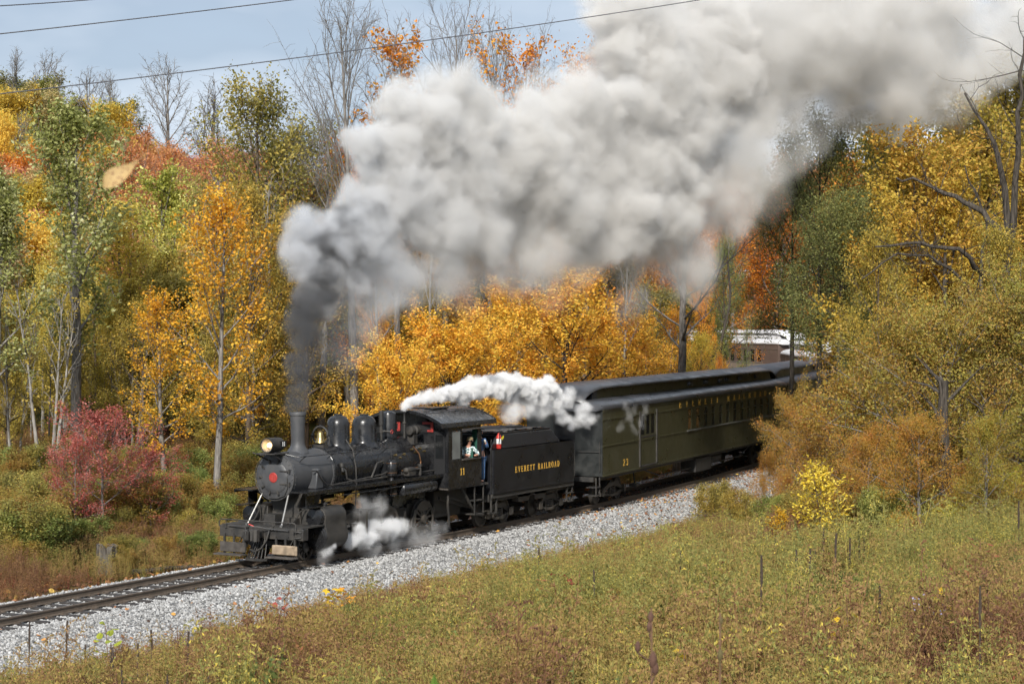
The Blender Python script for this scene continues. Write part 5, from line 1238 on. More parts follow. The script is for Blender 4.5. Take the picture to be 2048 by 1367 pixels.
# dark old tree on the right edge with long limbs
def old_tree():
    q = np.random.default_rng(90); B = Branches(); d0 = 63
    def P(x, y, dd=0): return at(x, y, d0+dd)
    g = P(1992, 683); base = np.array([g[0], g[1], float(ground_z(np.array([g[0]]),np.array([g[1]]))[0])-.3])
    def limb(pts, r0, r1, k=8, twigs=10, tl=1.6):
        pts = np.array(pts); n = 14; t = np.linspace(0, len(pts)-1, n)
        pp = np.stack([np.interp(t, np.arange(len(pts)), pts[:, c]) for c in range(3)], -1)+q.normal(0, .05, (n, 3))
        B.add(pp, r0, r1, k)
        for i in range(twigs):
            u = q.uniform(.25, 1)*(n-1); p = np.array([np.interp(u, np.arange(n), pp[:, c]) for c in range(3)])
            d = q.normal(size=3); d[2] += .5; d /= np.linalg.norm(d); L = tl*q.uniform(.4, 1.1)
            s = [p]
            for j in range(4): d = d+q.normal(size=3)*.25; d /= np.linalg.norm(d); s.append(s[-1]+d*L/4)
            B.add(np.array(s), max(.012, r1*.6), .006, 4)
            for j in range(5):
                pj = s[1+j % 4]; e = d+q.normal(size=3)*.8; e /= np.linalg.norm(e); l2 = L*q.uniform(.2, .5); B.add(np.array([pj, pj+e*l2*.5, pj+e*l2+q.normal(size=3)*.06]), .007, .003, 3)
    limb([base, P(1990,900), P(2000,700), P(2008,540), P(2014,400), P(2000,310), P(1965,250), P(1925,185,1)], .22, .03, 12, 20, 1.8)
    limb([P(2010,560), P(2034,380,-.5), P(2038,250,-1), P(2046,120,-1), P(2062,20,-1)], .13, .03, 8, 20, 2.2)
    limb([P(2006,470), P(1960,420,.5), P(1900,390,1), P(1850,368,1.3), P(1790,355,1.5)], .12, .03, 8, 12, 1.4)
    limb([P(2002,610), P(1960,540,-.5), P(1915,495,-1), P(1850,488,-1.2), P(1750,492,-1.5)], .11, .03, 8, 12, 1.2)
    limb([P(1996,740), P(1930,560,-1), P(1870,515,-1.5), P(1800,505,-1.7), P(1720,560,-1.9)], .07, .02, 6, 16, 1.1)
    limb([P(1992,690), P(1960,560,1), P(1975,450,1.2), P(1930,330,1.5)], .08, .02, 6, 10, 1.2)
    me = B.mesh('old_tree_wood')
    r = empty('bare_tree', tuple(base)); tag(r, 'dark old tree with long leafless limbs at the right edge', 'tree')
    o = obj('trunk', me, B_dark, r); o.location = -Vector(base)
old_tree()
def stem_tree(name, pts, r0, r1, label, bark, d):
    B = Branches(); P = [at(x, y, d) for x, y in pts]; P[0][2] = float(ground_z(np.array([P[0][0]]),np.array([P[0][1]]))[0])-.3
    n = 9; t = np.linspace(0, len(P)-1, n); pp = np.stack([np.interp(t, np.arange(len(P)), np.array(P)[:, c]) for c in range(3)], -1)
    B.add(pp, r0, r1, 9)
    q = np.random.default_rng(int(d*7)); 
    for i in range(9):
        u = q.uniform(3, n-1); p = np.array([np.interp(u, np.arange(n), pp[:, c]) for c in range(3)]); dd = q.normal(size=3); dd[2] = abs(dd[2]); dd /= np.linalg.norm(dd); L = q.uniform(.8, 2)
        B.add(np.array([p, p+dd*L*.5, p+dd*L+q.normal(size=3)*.2]), r1*.5, .008, 5)
    r = empty(name, tuple(P[0])); tag(r, label, 'tree'); o = obj('trunk', B.mesh(name+'_wood'), bark, r); o.location = -Vector(P[0])
stem_tree('bank_tree', [(1893,1050),(1890,940),(1885,830),(1888,760)], .19, .12, 'dark trunk standing in the hawthorns at the right', B_dark, 52)
stem_tree('bank_tree', [(1962,1030),(1966,930),(1975,830)], .12, .08, 'short dark trunk leaning right beside the taller dark trunk', B_dark, 53.5)
stem_tree('bank_tree', [(1432,780),(1440,690),(1462,600),(1455,520)], .09, .05, 'thin dark trunk left of the silver coach', B_dark, 108)
stem_tree('bank_tree', [(1682,800),(1690,690),(1688,560),(1640,470),(1600,430)], .10, .04, 'crooked dark trunk before the silver coach roofs', B_dark, 82)
plant('orange_tree','sparse_orange',1492,575,114,label='small thin tree with orange leaf tufts before the silver coach roof',rot=2,wide=.9)
plant('orange_tree','sparse_orange',1610,590,108,label='thin orange-tufted tree before the second silver roof',rot=4,wide=.9,color=(1,1.1,1))
plant('yellow_sapling','yellow_sapling',1640,912,50.5,label='bright yellow sapling at the edge of the right hand meadow',rot=.3,wide=1.15,cat='sapling')
plant('yellow_sapling','yellow_sapling',1560,1010,52,label='small sparse yellow sapling left of the bright one',rot=2,wide=1.2,cat='sapling',color=(.95,.8,.7))
plant('yellow_sapling','yellow_sapling',1905,1000,50,label='yellow-leaved low bush in front of the dark trunk',rot=3,wide=1.6,cat='sapling',color=(.7,.8,.8))
plant('yellow_sapling','yellow_sapling',2030,930,51,label='yellow-green sapling at the right frame edge',rot=5,wide=1.3,cat='sapling',color=(.6,.75,.7))
plant('yellow_sapling','yellow_sapling',1795,1030,50,label='tiny lemon yellow sapling under the hawthorns',rot=4,wide=1.2,cat='sapling')

# ------------------------------------------------------------------ the wood behind: each tree a thing, told apart by colour and place
FAR = [('yellow', (.68,.50,.08)), ('orange', (.70,.30,.04)), ('rust red', (.56,.27,.10)), ('olive green', (.20,.20,.05)), ('dull green', (.12,.15,.05)), ('tan', (.55,.40,.18)), ('pinkish rust', (.55,.26,.14))]
def hill_color(px, top):
    """which colours stand where on the slope"""
    if px < 110 and top < 190: w = [2,5,1,3,1,1,0]
    elif px < 230 and top < 230: w = [6,2,0,2,1,2,0]
    elif px < 340 and top < 260: w = [2,4,5,1,0,1,1]
    elif px < 620 and top < 260: w = [7,2,1,2,1,1,1]
    elif 210 < px < 640 and top < 420: w = [3,3,3,0,0,3,5]
    elif px < 120: w = [4,2,1,1,0,4,1]
    else: w = [6,4,1,1,0,3,2]
    i = random.choices(range(7), w)[0]; return FAR[i]
def region(px): return 'left' if px < 350 else ('middle' if px < 900 else 'right')
n_far = 0
rows = [(205,-60,700,26,12.5),(185,-80,760,27,12),(165,-90,800,27,11.5),(148,-80,820,27,11),(132,-60,820,26,10.5),(117,-60,800,24,10)]
for d, x0, x1, n, h in rows:
    for i in range(n):
        px = x0+(x1-x0)*(i+U(.1,.9))/n; dd = d+U(-7,7); p = at(px, 683, dd); zg = float(ground_z(np.array([p[0]]),np.array([p[1]]))[0])
        H = h*U(.72,1.12); top = 634-(zg+H-7)*FPX/dd
        nm, c = hill_color(px, top); v = U(1.0,1.4); c = tuple(min(.9, a*v*U(.92,1.08)) for a in c)
        k = 'far_crown_%d' % random.choice((0,0,1,2))
        put('hillside_tree', k, p[0], p[1], H, z=zg, color=c, wide=U(.85,1.3), label='%s tree among others on the %s of the far hillside' % (nm, region(px)), group='%s trees on the %s hillside' % (nm, region(px)))
        n_far += 1
for i, (x, t, d, l) in enumerate(((20,92,200,'leafless tree on the skyline at the left edge'),(82,92,205,'leafless spreading tree on the skyline above the orange crowns'),(185,128,204,'twiggy tree on the skyline over yellow crowns'),(238,135,208,'twiggy leafless crown on the skyline left of the lone bare tree'),(340,104,196,'lone leafless forked tree standing high on the skyline'),(405,150,206,'low leafless crown right of the lone bare skyline tree'),(30,215,176,'leafless brownish tree on the slope at the left edge'),(445,250,170,'leafless tree on the slope among rust trees'),(300,300,150,'pale leafless tree in the middle of the slope'),(560,150,140,'leafless tree beside the ragged olive top'))):
    plant('bare_tree','bare_round',x,t,d,label=l,rot=i*1.2,wide=U(1.3,1.7))
for i in range(8):
    x = 235+38*i+U(-12,12)
    plant('rust_tree','rusty',x,U(250,330),U(122,150),label='pale-stemmed rust tree in the band across the left slope',group='rust trees across the left slope',rot=i,wide=U(.85,1.1),color=(1.1,1.05,1.15))
# middle wood just behind the line: trunks and low crowns fill the gaps
for i in range(38):
    px = -40+640*i/38+U(-10,10); d = U(84,112)
    kind = random.choice(('thin_trunks','thin_trunks','olive_a','soft_yellow','far_crown_0','olive_a','pale_saplings' if i % 3 == 0 else 'soft_yellow'))
    p = at(px, 683, d); zg = float(ground_z(np.array([p[0]]),np.array([p[1]]))[0])
    c = (1,1,1) if kind not in ('far_crown_0','olive_a') else ((.45,.38,.10) if kind == 'far_crown_0' else (1.2,1.05,.8))
    put('woodland_tree', kind, p[0], p[1], U(6,10.5), z=zg, color=c, wide=U(.8,1.1), label='%s behind the line left of the engine' % {'thin_trunks':'thin grey-trunked tree with olive leaves','pale_saplings':'pale thin-stemmed saplings','olive_a':'olive undergrowth tree','soft_yellow':'soft yellow young tree','far_crown_0':'dull yellow green young tree'}[kind], group='young trees behind the line left of the engine')
for i in range(40):
    px = 640+900*i/40+U(-12,12); d = U(100,135)
    kind = random.choice(('maple_b','orange_a','olive_a','far_crown_0','far_crown_1','thin_trunks'))
    p = at(px, 683, d); o, _ = side_of_track(np.array([p[0]]), np.array([p[1]]))
    if abs(o[0]) < 6 or (px > 1380 and o[0] < 60 and d < 160): continue
    zg = float(ground_z(np.array([p[0]]),np.array([p[1]]))[0])
    c = {'maple_b':(.95,.9,.8),'orange_a':(1,.95,.9),'olive_a':(1.3,1.15,.8),'thin_trunks':(1,1,1)}.get(kind, random.choice(((.6,.36,.06),(.3,.26,.06),(.62,.3,.05))))
    put('woodland_tree', kind, p[0], p[1], U(8,13), z=zg, color=c, wide=U(.85,1.15), label='%s in the wood behind the coaches' % {'maple_b':'golden tree','orange_a':'orange tree','olive_a':'olive tree','thin_trunks':'thin-trunked tree'}.get(kind, 'mixed autumn tree'), group='trees in the wood behind the coaches')
for i in range(26):
    px = 1700+420*i/26+U(-12,12); d = U(86,120)
    kind = random.choice(('maple_b','orange_a','olive_a','feathery','maple_a'))
    p = at(px, 683, d); o, _ = side_of_track(np.array([p[0]]), np.array([p[1]]))
    if abs(o[0]) < 5: continue
    zg = float(ground_z(np.array([p[0]]),np.array([p[1]]))[0])
    H = at(px, U(330,520), d)[2]-zg
    put('bank_tree', kind, p[0], p[1], H, z=zg, color={'maple_b':(.8,.85,.8),'orange_a':(.85,.85,.8),'olive_a':(1.2,1.1,.8),'feathery':(1.1,1.1,1),'maple_a':(.8,.85,.8)}[kind], wide=U(.85,1.15), label='autumn tree standing deep in the wood on the right', group='trees deep in the right hand wood')
# trees rising behind the smoke so that the wood closes there
for i in range(20):
    px = 700+1400*i/20+U(-20,20); d = U(135,165) if not 1380 < px < 1740 else U(168,180); p = at(px, 683, d); zg = float(ground_z(np.array([p[0]]),np.array([p[1]]))[0])
    t = np.interp(px, [700,1100,1300,1600,2100], [300,330,300,240,200])+U(0,80)
    nm, c = random.choice(FAR[:4]); H = at(px, t, d)[2]-zg
    put('hillside_tree','far_crown_%d' % random.choice((0,1)),p[0],p[1],H,z=zg,color=c,wide=.8,label='%s tree far behind the smoke' % nm,group='%s trees far behind the smoke' % nm)
# ------------------------------------------------------------------ bushes along the far side of the line and on the bank
BCOL = {'shrub_a':'olive','shrub_b':'brown','shrub_c':'green','shrub_d':'twiggy brown'}
for i in range(150):
    px = -30+760*U(0,1)**.9; d = U(57.5,84); p = at(px, 683, d); o, _ = side_of_track(np.array([p[0]]), np.array([p[1]]))
    if o[0] < 4.6: continue
    k = random.choices(('shrub_a','shrub_b','shrub_c','shrub_d'), (5,3,3,2))[0]
    h = U(.6,1.2) if o[0] < 8 else U(1.1,2.6)
    put('bush', k, p[0], p[1], h, color=tuple(np.array((1.0,1.02,1.0))*U(.75,1.15)), wide=U(1.0,1.7), label='%s bush in the brush beyond the track left of the train' % BCOL[k], cat='bush', group='bushes beyond the track left of the train')
for i in range(30):
    px = 720+720*U(0,1); d = U(78,100); p = at(px, 683, d); o, _ = side_of_track(np.array([p[0]]), np.array([p[1]]))
    if o[0] < 5: continue
    k = random.choices(('shrub_a','shrub_b','shrub_c','shrub_d'), (4,3,2,3))[0]
    put('bush', k, p[0], p[1], U(1.6,3.0), color=(1.1,1.05,.95), wide=U(.9,1.3), label='%s bush behind the train under the maples' % BCOL[k], cat='bush', group='bushes behind the train')
for i in range(34):
    px = 1420+660*(i+U(0,1))/34; d = np.interp(px,[1420,1600,2080],[66,54,50])+U(-1,6); p = at(px, 683, d)
    k = random.choices(('shrub_a','shrub_b','shrub_c','shrub_d'), (4,4,3,2))[0]
    put('bush', k, p[0], p[1], U(.9,2.0), color=tuple(np.array((1.15,1.05,.95))*U(.75,1.2)), wide=U(.9,1.4), label='%s bush along the foot of the hawthorns on the right' % BCOL[k], cat='bush', group='bushes along the foot of the hawthorns')
# stumps beyond the track
B_stump = bark_material('weathered_stump_wood', (.05,.043,.036), (.15,.135,.115))
def stump(px, py, d, r, h, label, bark):
    p = at(px, py, d); z = float(ground_z(np.array([p[0]]),np.array([p[1]]))[0]); q = np.random.default_rng(int(px)); n = 22
    prof = [(-.2,1.5),(0,1.32),(.12,1.1),(.4,.98),(.85,.95),(1.0,.97)]
    V = []; k = q.uniform(.86,1.12,n)
    for t, rr in prof:
        for i in range(n):
            a = 6.283*i/n; V.append((math.cos(a)*r*rr*(k[i] if t < 1 else k[i]*.97), math.sin(a)*r*rr*k[i], h*t+(q.uniform(-.05,.07) if t == 1 else 0)))
    m = len(prof); F = [(j*n+i, j*n+(i+1) % n, (j+1)*n+(i+1) % n, (j+1)*n+i) for j in range(m-1) for i in range(n)]
    b = MB(); b.add(V, F); V2 = V[-n:]; b.add(V2+[(0,0,h*.97)], [(i, (i+1) % n, n) for i in range(n)])
    o = b.build('tree_stump', bark, None, smooth=50); o.location = (p[0], p[1], z); tag(o, label, 'stump')
stump(214,1110,58.8,.34,.85,'grey cut stump beside the track',B_stump)
stump(170,1068,62,.32,.75,'blackened stump behind the grey cut one',B_dark)
b = Branches(); p0 = at(262,1120,58.5); p1 = at(405,1108,60); 
for p in (p0,p1): p[2] = float(ground_z(np.array([p[0]]),np.array([p[1]]))[0])+.10
b.add(np.linspace(p0,p1,7)+rng.normal(0,.03,(7,3)), .09, .05, 8); o = obj('fallen_log', b.mesh('fallen_log'), B_dark); tag(o,'dark fallen log lying in the brush left of the engine','log')
# ------------------------------------------------------------------ weeds of the near bank
def weed_mesh(seed, h, nst, nleaf, leaf_l, leaf_w, plume, kind='clump'):
    """a clump of upright stems with narrow drooping leaves and feathery arching heads"""
    q = np.random.default_rng(seed); V = []; F = []
    def quad(a, b, c, d):
        i = len(V); V.extend([a, b, c, d]); F.append((i, i+1, i+2, i+3))
    for s in range(nst):
        lean = q.normal(0, .14, 2); base = np.array([q.normal(0, .10), q.normal(0, .10), -.05]); hs = h*q.uniform(.6, 1.05)
        def P(t): return base+np.array([lean[0]*hs*t*t, lean[1]*hs*t*t, hs*t])
        if kind == 'grass':
            a = q.uniform(0, 6.28); side = np.array([math.cos(a), math.sin(a), 0])*.006
            bend = np.array([-math.sin(a), math.cos(a), 0])*q.uniform(.1, .5)*hs
            for j in range(4):
                t0, t1 = j/4, (j+1)/4; quad(P(t0)+bend*t0*t0-side*(1-t0), P(t0)+bend*t0*t0+side*(1-t0), P(t1)+bend*t1*t1+side*(1-t1*.95), P(t1)+bend*t1*t1-side*(1-t1*.95))
            continue
        a0 = q.uniform(0, 6.28)
        for w in (np.array([.004*math.cos(a0), .004*math.sin(a0), 0]), np.array([-.004*math.sin(a0), .004*math.cos(a0), 0])):
            quad(P(0)-w, P(0)+w, P(.5)+w*.8, P(.5)-w*.8); quad(P(.5)-w*.8, P(.5)+w*.8, P(1)+w*.4, P(1)-w*.4)
        for k in range(nleaf):
            t = .12+.8*(k+q.uniform(0, 1))/nleaf; p = P(t); a = k*2.4+q.uniform(-.5, .5); el = q.uniform(.0, 1.1)
            d = np.array([math.cos(a)*math.cos(el), math.sin(a)*math.cos(el), math.sin(el)]); L = leaf_l*q.uniform(.55, 1.1)*(1.15-.6*t)
            sd = np.cross(d, [0, 0, 1.]); sd /= np.linalg.norm(sd); sd = sd+np.array([0, 0, q.normal(0, .6)]); sd /= np.linalg.norm(sd)
            e = p+d*L+np.array([0, 0, -L*.35]); m = p+d*L*.55
            quad(p, m+sd*leaf_w*.5, e, m-sd*leaf_w*.5)
        if plume:
            ns = 7
            for k in range(ns):                     # side sprays of the flower head
                t = .70+.30*k/ns; p = P(t); a = k*2.4+a0; rr = (.17*(1.0-k/ns)+.05)*h
                d = np.array([math.cos(a), math.sin(a), .0]); 
                for c in range(plume):
                    f = (c+.5)/plume; pc = p+d*rr*f+np.array([0, 0, rr*(1.0*f-.75*f*f)]); L = .032
                    d2 = q.normal(size=3)*.6+np.array([0, 0, 1.]); d2 /= np.linalg.norm(d2); s2 = q.normal(size=3); s2 -= d2*(s2@d2); s2 /= np.linalg.norm(s2)
                    quad(pc-d2*L*.4, pc+s2*.006, pc+d2*L*.6, pc-s2*.006)
    return fast_mesh('weed', np.array(V), np.array(F))
def weed_material(name, stops, trans=.25):
    """colour follows a slow patchwork over the bank (tint on each plant) plus a little per leaf"""
    m, nt, out = mat_new(name)
    a = N(nt, 'ShaderNodeAttribute', attribute_type='INSTANCER', attribute_name='tint'); g = N(nt, 'ShaderNodeNewGeometry')
    mf = N(nt, 'ShaderNodeMix', data_type='FLOAT'); mf.inputs['Factor'].default_value = .28; lk(nt, a.outputs['Fac'], mf.inputs['A']); lk(nt, g.outputs['Random Per Island'], mf.inputs['B'])
    c = N(nt, 'ShaderNodeValToRGB'); el = c.color_ramp.elements
    while len(el) < len(stops): el.new(.5)
    for e, (p, col) in zip(el, stops): e.position = p; e.color = (*col, 1)
    lk(nt, mf.outputs['Result'], c.inputs['Fac'])
    b = N(nt, 'ShaderNodeBsdfPrincipled'); b.inputs['Roughness'].default_value = .7; b.inputs['Specular IOR Level'].default_value = .2
    t = N(nt, 'ShaderNodeBsdfTranslucent'); ms = N(nt, 'ShaderNodeMixShader'); ms.inputs['Fac'].default_value = trans
    lk(nt, c.outputs['Color'], b.inputs['Base Color']); lk(nt, c.outputs['Color'], t.inputs['Color']); lk(nt, b.outputs['BSDF'], ms.inputs[1]); lk(nt, t.outputs['BSDF'], ms.inputs[2]); lk(nt, ms.outputs['Shader'], out.inputs['Surface'])
    return m
WD = [(0,(.11,.055,.04)),(.20,(.23,.115,.062)),(.38,(.32,.205,.08)),(.54,(.35,.265,.075)),(.70,(.17,.175,.05)),(.86,(.32,.30,.09)),(1,(.70,.53,.09))]
M_weed = weed_material('goldenrod_and_dry_weeds', WD)
M_weed2 = weed_material('russet_and_green_weeds', [(0,(.15,.04,.035)),(.25,(.28,.10,.05)),(.5,(.20,.17,.05)),(.75,(.13,.17,.05)),(1,(.24,.28,.09))])
KW = []
for i in range(6): KW.append(loose('weed', weed_mesh(200+i, 1.0, 5, 24, .12, .017, 6), M_weed))
for i in range(3): KW.append(loose('weed', weed_mesh(215+i, .9, 6, 26, .10, .015, 0), M_weed))
for i in range(3): KW.append(loose('weed', weed_mesh(225+i, 1.1, 4, 12, .07, .009, 9), M_weed))
for i in range(2): KW.append(loose('weed', weed_mesh(230+i, .9, 14, 0, 0, 0, 0, 'grass'), M_weed))
for i in range(3): KW.append(loose('weed', weed_mesh(240+i, .8+.15*i, 4, 20, .09, .045, 0), M_weed2))
q = np.random.default_rng(33)
def meadow_points(n, u0, u1, seed):
    """even scatter over the near bank as far as the camera sees it"""
    q = np.random.default_rng(seed); u = np.sqrt(q.uniform(u0*u0, u1*u1, n)); w = u*q.uniform(-.36, .36, n)+q.uniform(-3.5, 3.5, n)
    x = CAM[0]+u*fh[0]+w*RT[0]; y = CAM[1]+u*fh[1]+w*RT[1]; o, _ = side_of_track(x, y); return x, y, o, u, w
x, y, o, u, w = meadow_points(66000, 9, 74, 5)
edge = -4.0-1.7*fbm(x*.45, y*.45, 40)
ok = (o < edge)
# the wood closes the meadow on the right
right_edge = np.interp(w, [-5, 8, 13, 22], [90, 74, 53, 50]); ok &= u < right_edge
x, y, o, u, w = (a[ok] for a in (x, y, o, u, w))
z = ground_z(x, y)
patch = np.clip(.48+1.7*(fbm(x*.15, y*.15, 51, 3)-.46)+1.0*(fbm(x*.8, y*.8, 52, 2)-.4)+q.normal(0, .17, len(x)), 0, 1)
near_edge = np.exp(-((o+5.2)/1.8)**2); patch = np.clip(patch-.16*near_edge*q.uniform(0, 1.8, len(x)), 0, 1)
size = 1.12*np.where(q.uniform(0, 1, len(x)) < .12, 1.5, 1.0)*np.interp(u, [30, 38, 48], [1.05, .95, .72])*q.uniform(.45, 1.2, len(x))*np.clip(.15+1.75*fbm(x*.6, y*.6, 60, 3), .35, 1.6)*np.interp(-o, [4, 6, 9], [.7, .9, 1.1])
class Kinds(list): pass
KP = Kinds(KW); nk = len(KW)
f_ = fbm(x*.55+7, y*.55+3, 90, 3); rk = np.argsort(np.argsort(f_))/len(f_)
KP.pick = np.where(q.uniform(0, 1, len(x)) < .62, np.clip((rk*nk).astype(int), 0, nk-1), q.integers(0, nk, len(x))).astype(np.int32)
KP.pick = np.array([0, 6, 12, 9, 1, 3, 13, 7, 2, 15, 10, 4, 14, 8, 5, 11, 16])[KP.pick].astype(np.int32)
patch = np.clip(patch+.02+.25*(vnoise(rk*nk, rk*0, 3)-.5), 0, 1)
gold = (q.uniform(0, 1, len(x)) < .035) & (fbm(x*.3, y*.3, 97, 2) > .36); patch[gold] = .97; size[gold] = q.uniform(1.0, 1.45, gold.sum()); KP.pick[gold] = q.integers(0, 6, gold.sum())
size = np.minimum(size, np.interp(-o, [4, 5, 6.2, 8, 11, 14], [.38, .55, .76, 1.0, 1.5, 2.1])*np.where(q.uniform(0, 1, len(x)) < .12, 1.5, 1.0)*q.uniform(.6, 1.15, len(x)))
mw = scatter('meadow_weeds', np.stack([x, y, z-.03], -1), size, KP, tint=patch, tilt=.13, seed=9); tag(mw, kind='stuff')
# brush of dry weeds beyond the track
n = 26000; q = np.random.default_rng(44); u = np.sqrt(q.uniform(50**2, 100**2, n)); w = u*q.uniform(-.30, .14, n)
x = CAM[0]+u*fh[0]+w*RT[0]; y = CAM[1]+u*fh[1]+w*RT[1]; o, _ = side_of_track(x, y); ok = (o > 3.9+1.0*fbm(x*.4, y*.4, 70)); x, y, o = x[ok], y[ok], o[ok]
patch = np.clip(.36+1.8*(fbm(x*.2, y*.2, 71, 3)-.46)+q.normal(0, .14, len(x)), 0, 1)
um = scatter('trackside_weeds', np.stack([x, y, ground_z(x, y)-.03], -1), q.uniform(.4, 1.1, len(x))*np.interp(o, [3.5, 7], [.6, 1.15]), [bpy.data.objects.new('weed', k.data) for k in KW], tint=patch, tilt=.14, seed=10); tag(um, kind='stuff')
# fallen leaves, mostly along the bend
def litter_leaf(seed):
    q = np.random.default_rng(seed); n = 7; a = np.linspace(0, 6.283, n, endpoint=False); r = q.uniform(.6, 1, n)
    V = [(0, 0, .12)]+[(r[i]*math.cos(a[i]), r[i]*math.sin(a[i])*.8, q.uniform(-.05, .28)) for i in range(n)]
    me = bpy.data.meshes.new('litter_leaf'); me.from_pydata(V, [], [(0, 1+i, 1+(i+1) % n) for i in range(n)]); return me
M_lit = stone_material('fallen_leaf', [(0,(.16,.07,.035)),(.45,(.28,.12,.05)),(.75,(.42,.19,.05)),(.93,(.55,.30,.06)),(1,(.65,.45,.1))], .7)
n = 3600; s_ = np.concatenate([q.uniform(-12, 20, 200), 14+40*q.uniform(0, 1, n-200)**.7]); o_ = np.where(q.uniform(0, 1, n) < .7, -4.4+q.uniform(0, 1, n)**1.3*3.6, q.uniform(-.7, 5, n))
X, Y, Z, TH = track(s_)
pt = np.stack([X-np.sin(TH)*o_, Y+np.cos(TH)*o_, Z+ballast_z(o_)+.045+(fbm(s_*1.3, o_*1.3, 5)-.5)*.09*(np.abs(o_) > 1.9)], -1)
lf = scatter('fallen_leaves', pt, q.uniform(.04, .085, n), [loose('leaf', litter_leaf(i), M_lit) for i in range(4)], tilt=.5, seed=11); tag(lf, kind='stuff')
x, y = None, None
n = 24000; u = np.sqrt(q.uniform(52**2, 105**2, n)); w = u*q.uniform(-.28, .17, n); x = CAM[0]+u*fh[0]+w*RT[0]; y = CAM[1]+u*fh[1]+w*RT[1]; o, _ = side_of_track(x, y); ok = o > 3.6; x, y = x[ok], y[ok]
lf2 = scatter('leaf_litter', np.stack([x, y, ground_z(x, y)+.03], -1), q.uniform(.07, .14, len(x)), [loose('leaf', litter_leaf(10+i), M_lit) for i in range(4)], tilt=.4, seed=12); tag(lf2, kind='stuff')

# ------------------------------------------------------------------ single plants that stand out in the meadow
M_stalk = plain('dead_stalk', (.05,.035,.025), .9, noise=.4)
def on_bank(px, py, lift=0):
    """the bank where the line of sight meets it (raised by lift)"""
    d = np.arange(8, 75, .1); P = CAM[None]+ray(px, py)[None]*d[:, None]; g_ = ground_z(P[:, 0], P[:, 1])+lift
    k = np.argmax(P[:, 2] < g_); return P[k, 0], P[k, 1], g_[k]-lift, d[k]
for i, (px, top, bot) in enumerate(((57,1240,1340),(131,1240,1345),(168,1288,1330),(220,1285,1330),(226,1292,1335),(190,1322,1352),(275,1285,1340),(304,1258,1330),(372,1262,1345),(297,1345,1375),(337,1347,1370),(247,1338,1372),(414,1352,1372),(1077,1092,1128),(1190,1138,1175),(1520,1110,1225),(1552,1070,1110),(1592,1098,1120),(1618,1096,1125),(1670,1065,1125),(1648,1055,1095),(1700,1075,1105),(1718,1072,1100),(1630,1095,1112),(1728,1072,1098),(1360,1100,1130),(1960,1170,1260),(1760,1170,1220),(2038,1000,1070))):
    x_, y_, z_, d_ = on_bank(px, bot, 1.1 if bot < 1300 and px > 700 else .85)
    H = at(px, top, d_)[2]-z_
    b = MB(); lx = U(-.04,.04); b.tube([(0,0,-.1),(lx*.5*H,0,H*.5),(lx*H,U(-.02,.02)*H,H)], [.012,.010,.009], 6); b.tube([(lx*H*.70,0,H*.66),(lx*H*.9,0,H*.85),(lx*H,0,H)], [.014,.021,.008], 7)
    o_ = b.build('dry_stalk', M_stalk); o_.location = (x_, y_, z_); tag(o_, 'dark upright dead mullein stalk in the %s meadow' % ('left' if px < 700 else 'right'), 'dead stalk', 'dead mullein stalks in the %s meadow' % ('left' if px < 700 else 'right'))
def lobed_leaf(q, L, col=None, kind='maple'):
    if kind == 'maple':
        ang = [-2.5,-2.0,-1.35,-.95,-.5,-.18,0,.18,.5,.95,1.35,2.0,2.5]; rr = [.35,.62,.42,.85,.5,.55,1.1,.55,.5,.85,.42,.62,.35]
    else:
        ang = [-2.6,-1.6,-.9,-.5,-.2,0,.2,.5,.9,1.6,2.6]; rr = [.12,.26,.45,.72,.95,1.05,.95,.72,.45,.26,.12]
    V = [(0,0,0)]+[(L*r*math.cos(a), L*r*math.sin(a), L*(-.35*abs(math.sin(a))*r+.06*r)) for a, r in zip(ang, rr)]
    return V, [(0, i, i+1) for i in range(1, len(ang))]
def leafy_plant(name, px, py, H, n, L, mat, label, cat, kind='maple', spread=.3, seed=1, droop=.3, lift=.0):
    x_, y_, z_, d_ = on_bank(px, py, .8); H = H+.4; q = np.random.default_rng(seed)
    r = empty(name, (x_, y_, z_)); tag(r, label, cat)
    b = MB(); b.tube([(0,0,-.1),(.03,.02,H*.5),(.0,.05,H)], [.012,.010,.006], 6); b.build('stem', B_stem, r)
    b = MB()
    for i in range(n):
        t = .35+.65*(i+.5)/n; a = i*2.4+q.uniform(-.4,.4); p = np.array([0,.05*t,H*t]); e = p+np.array([math.cos(a),math.sin(a),.25])*spread*q.uniform(.4,1)*(1.15-.6*t)
        b.tube([p, (p+e)/2+np.array([0,0,.03]), e], .004, 4)
        V, F = lobed_leaf(q, L*q.uniform(.7,1.15), kind=kind); M = Matrix.Rotation(a+q.uniform(-.5,.5), 3, 'Z') @ Matrix.Rotation(q.uniform(-.9,.3)+droop, 3, 'Y') @ Matrix.Rotation(q.uniform(-.6,.6), 3, 'X')
        # tilt towards the open side so that the blade is seen
        V = [tuple(np.array(M @ Vector(v))+e) for v in V]
        lo_ = MB(); lo_.add(V, F); l_ = lo_.build('leaf', mat, r, smooth=0)
    b.build('leaf_stalks', B_stem, r)
    return r
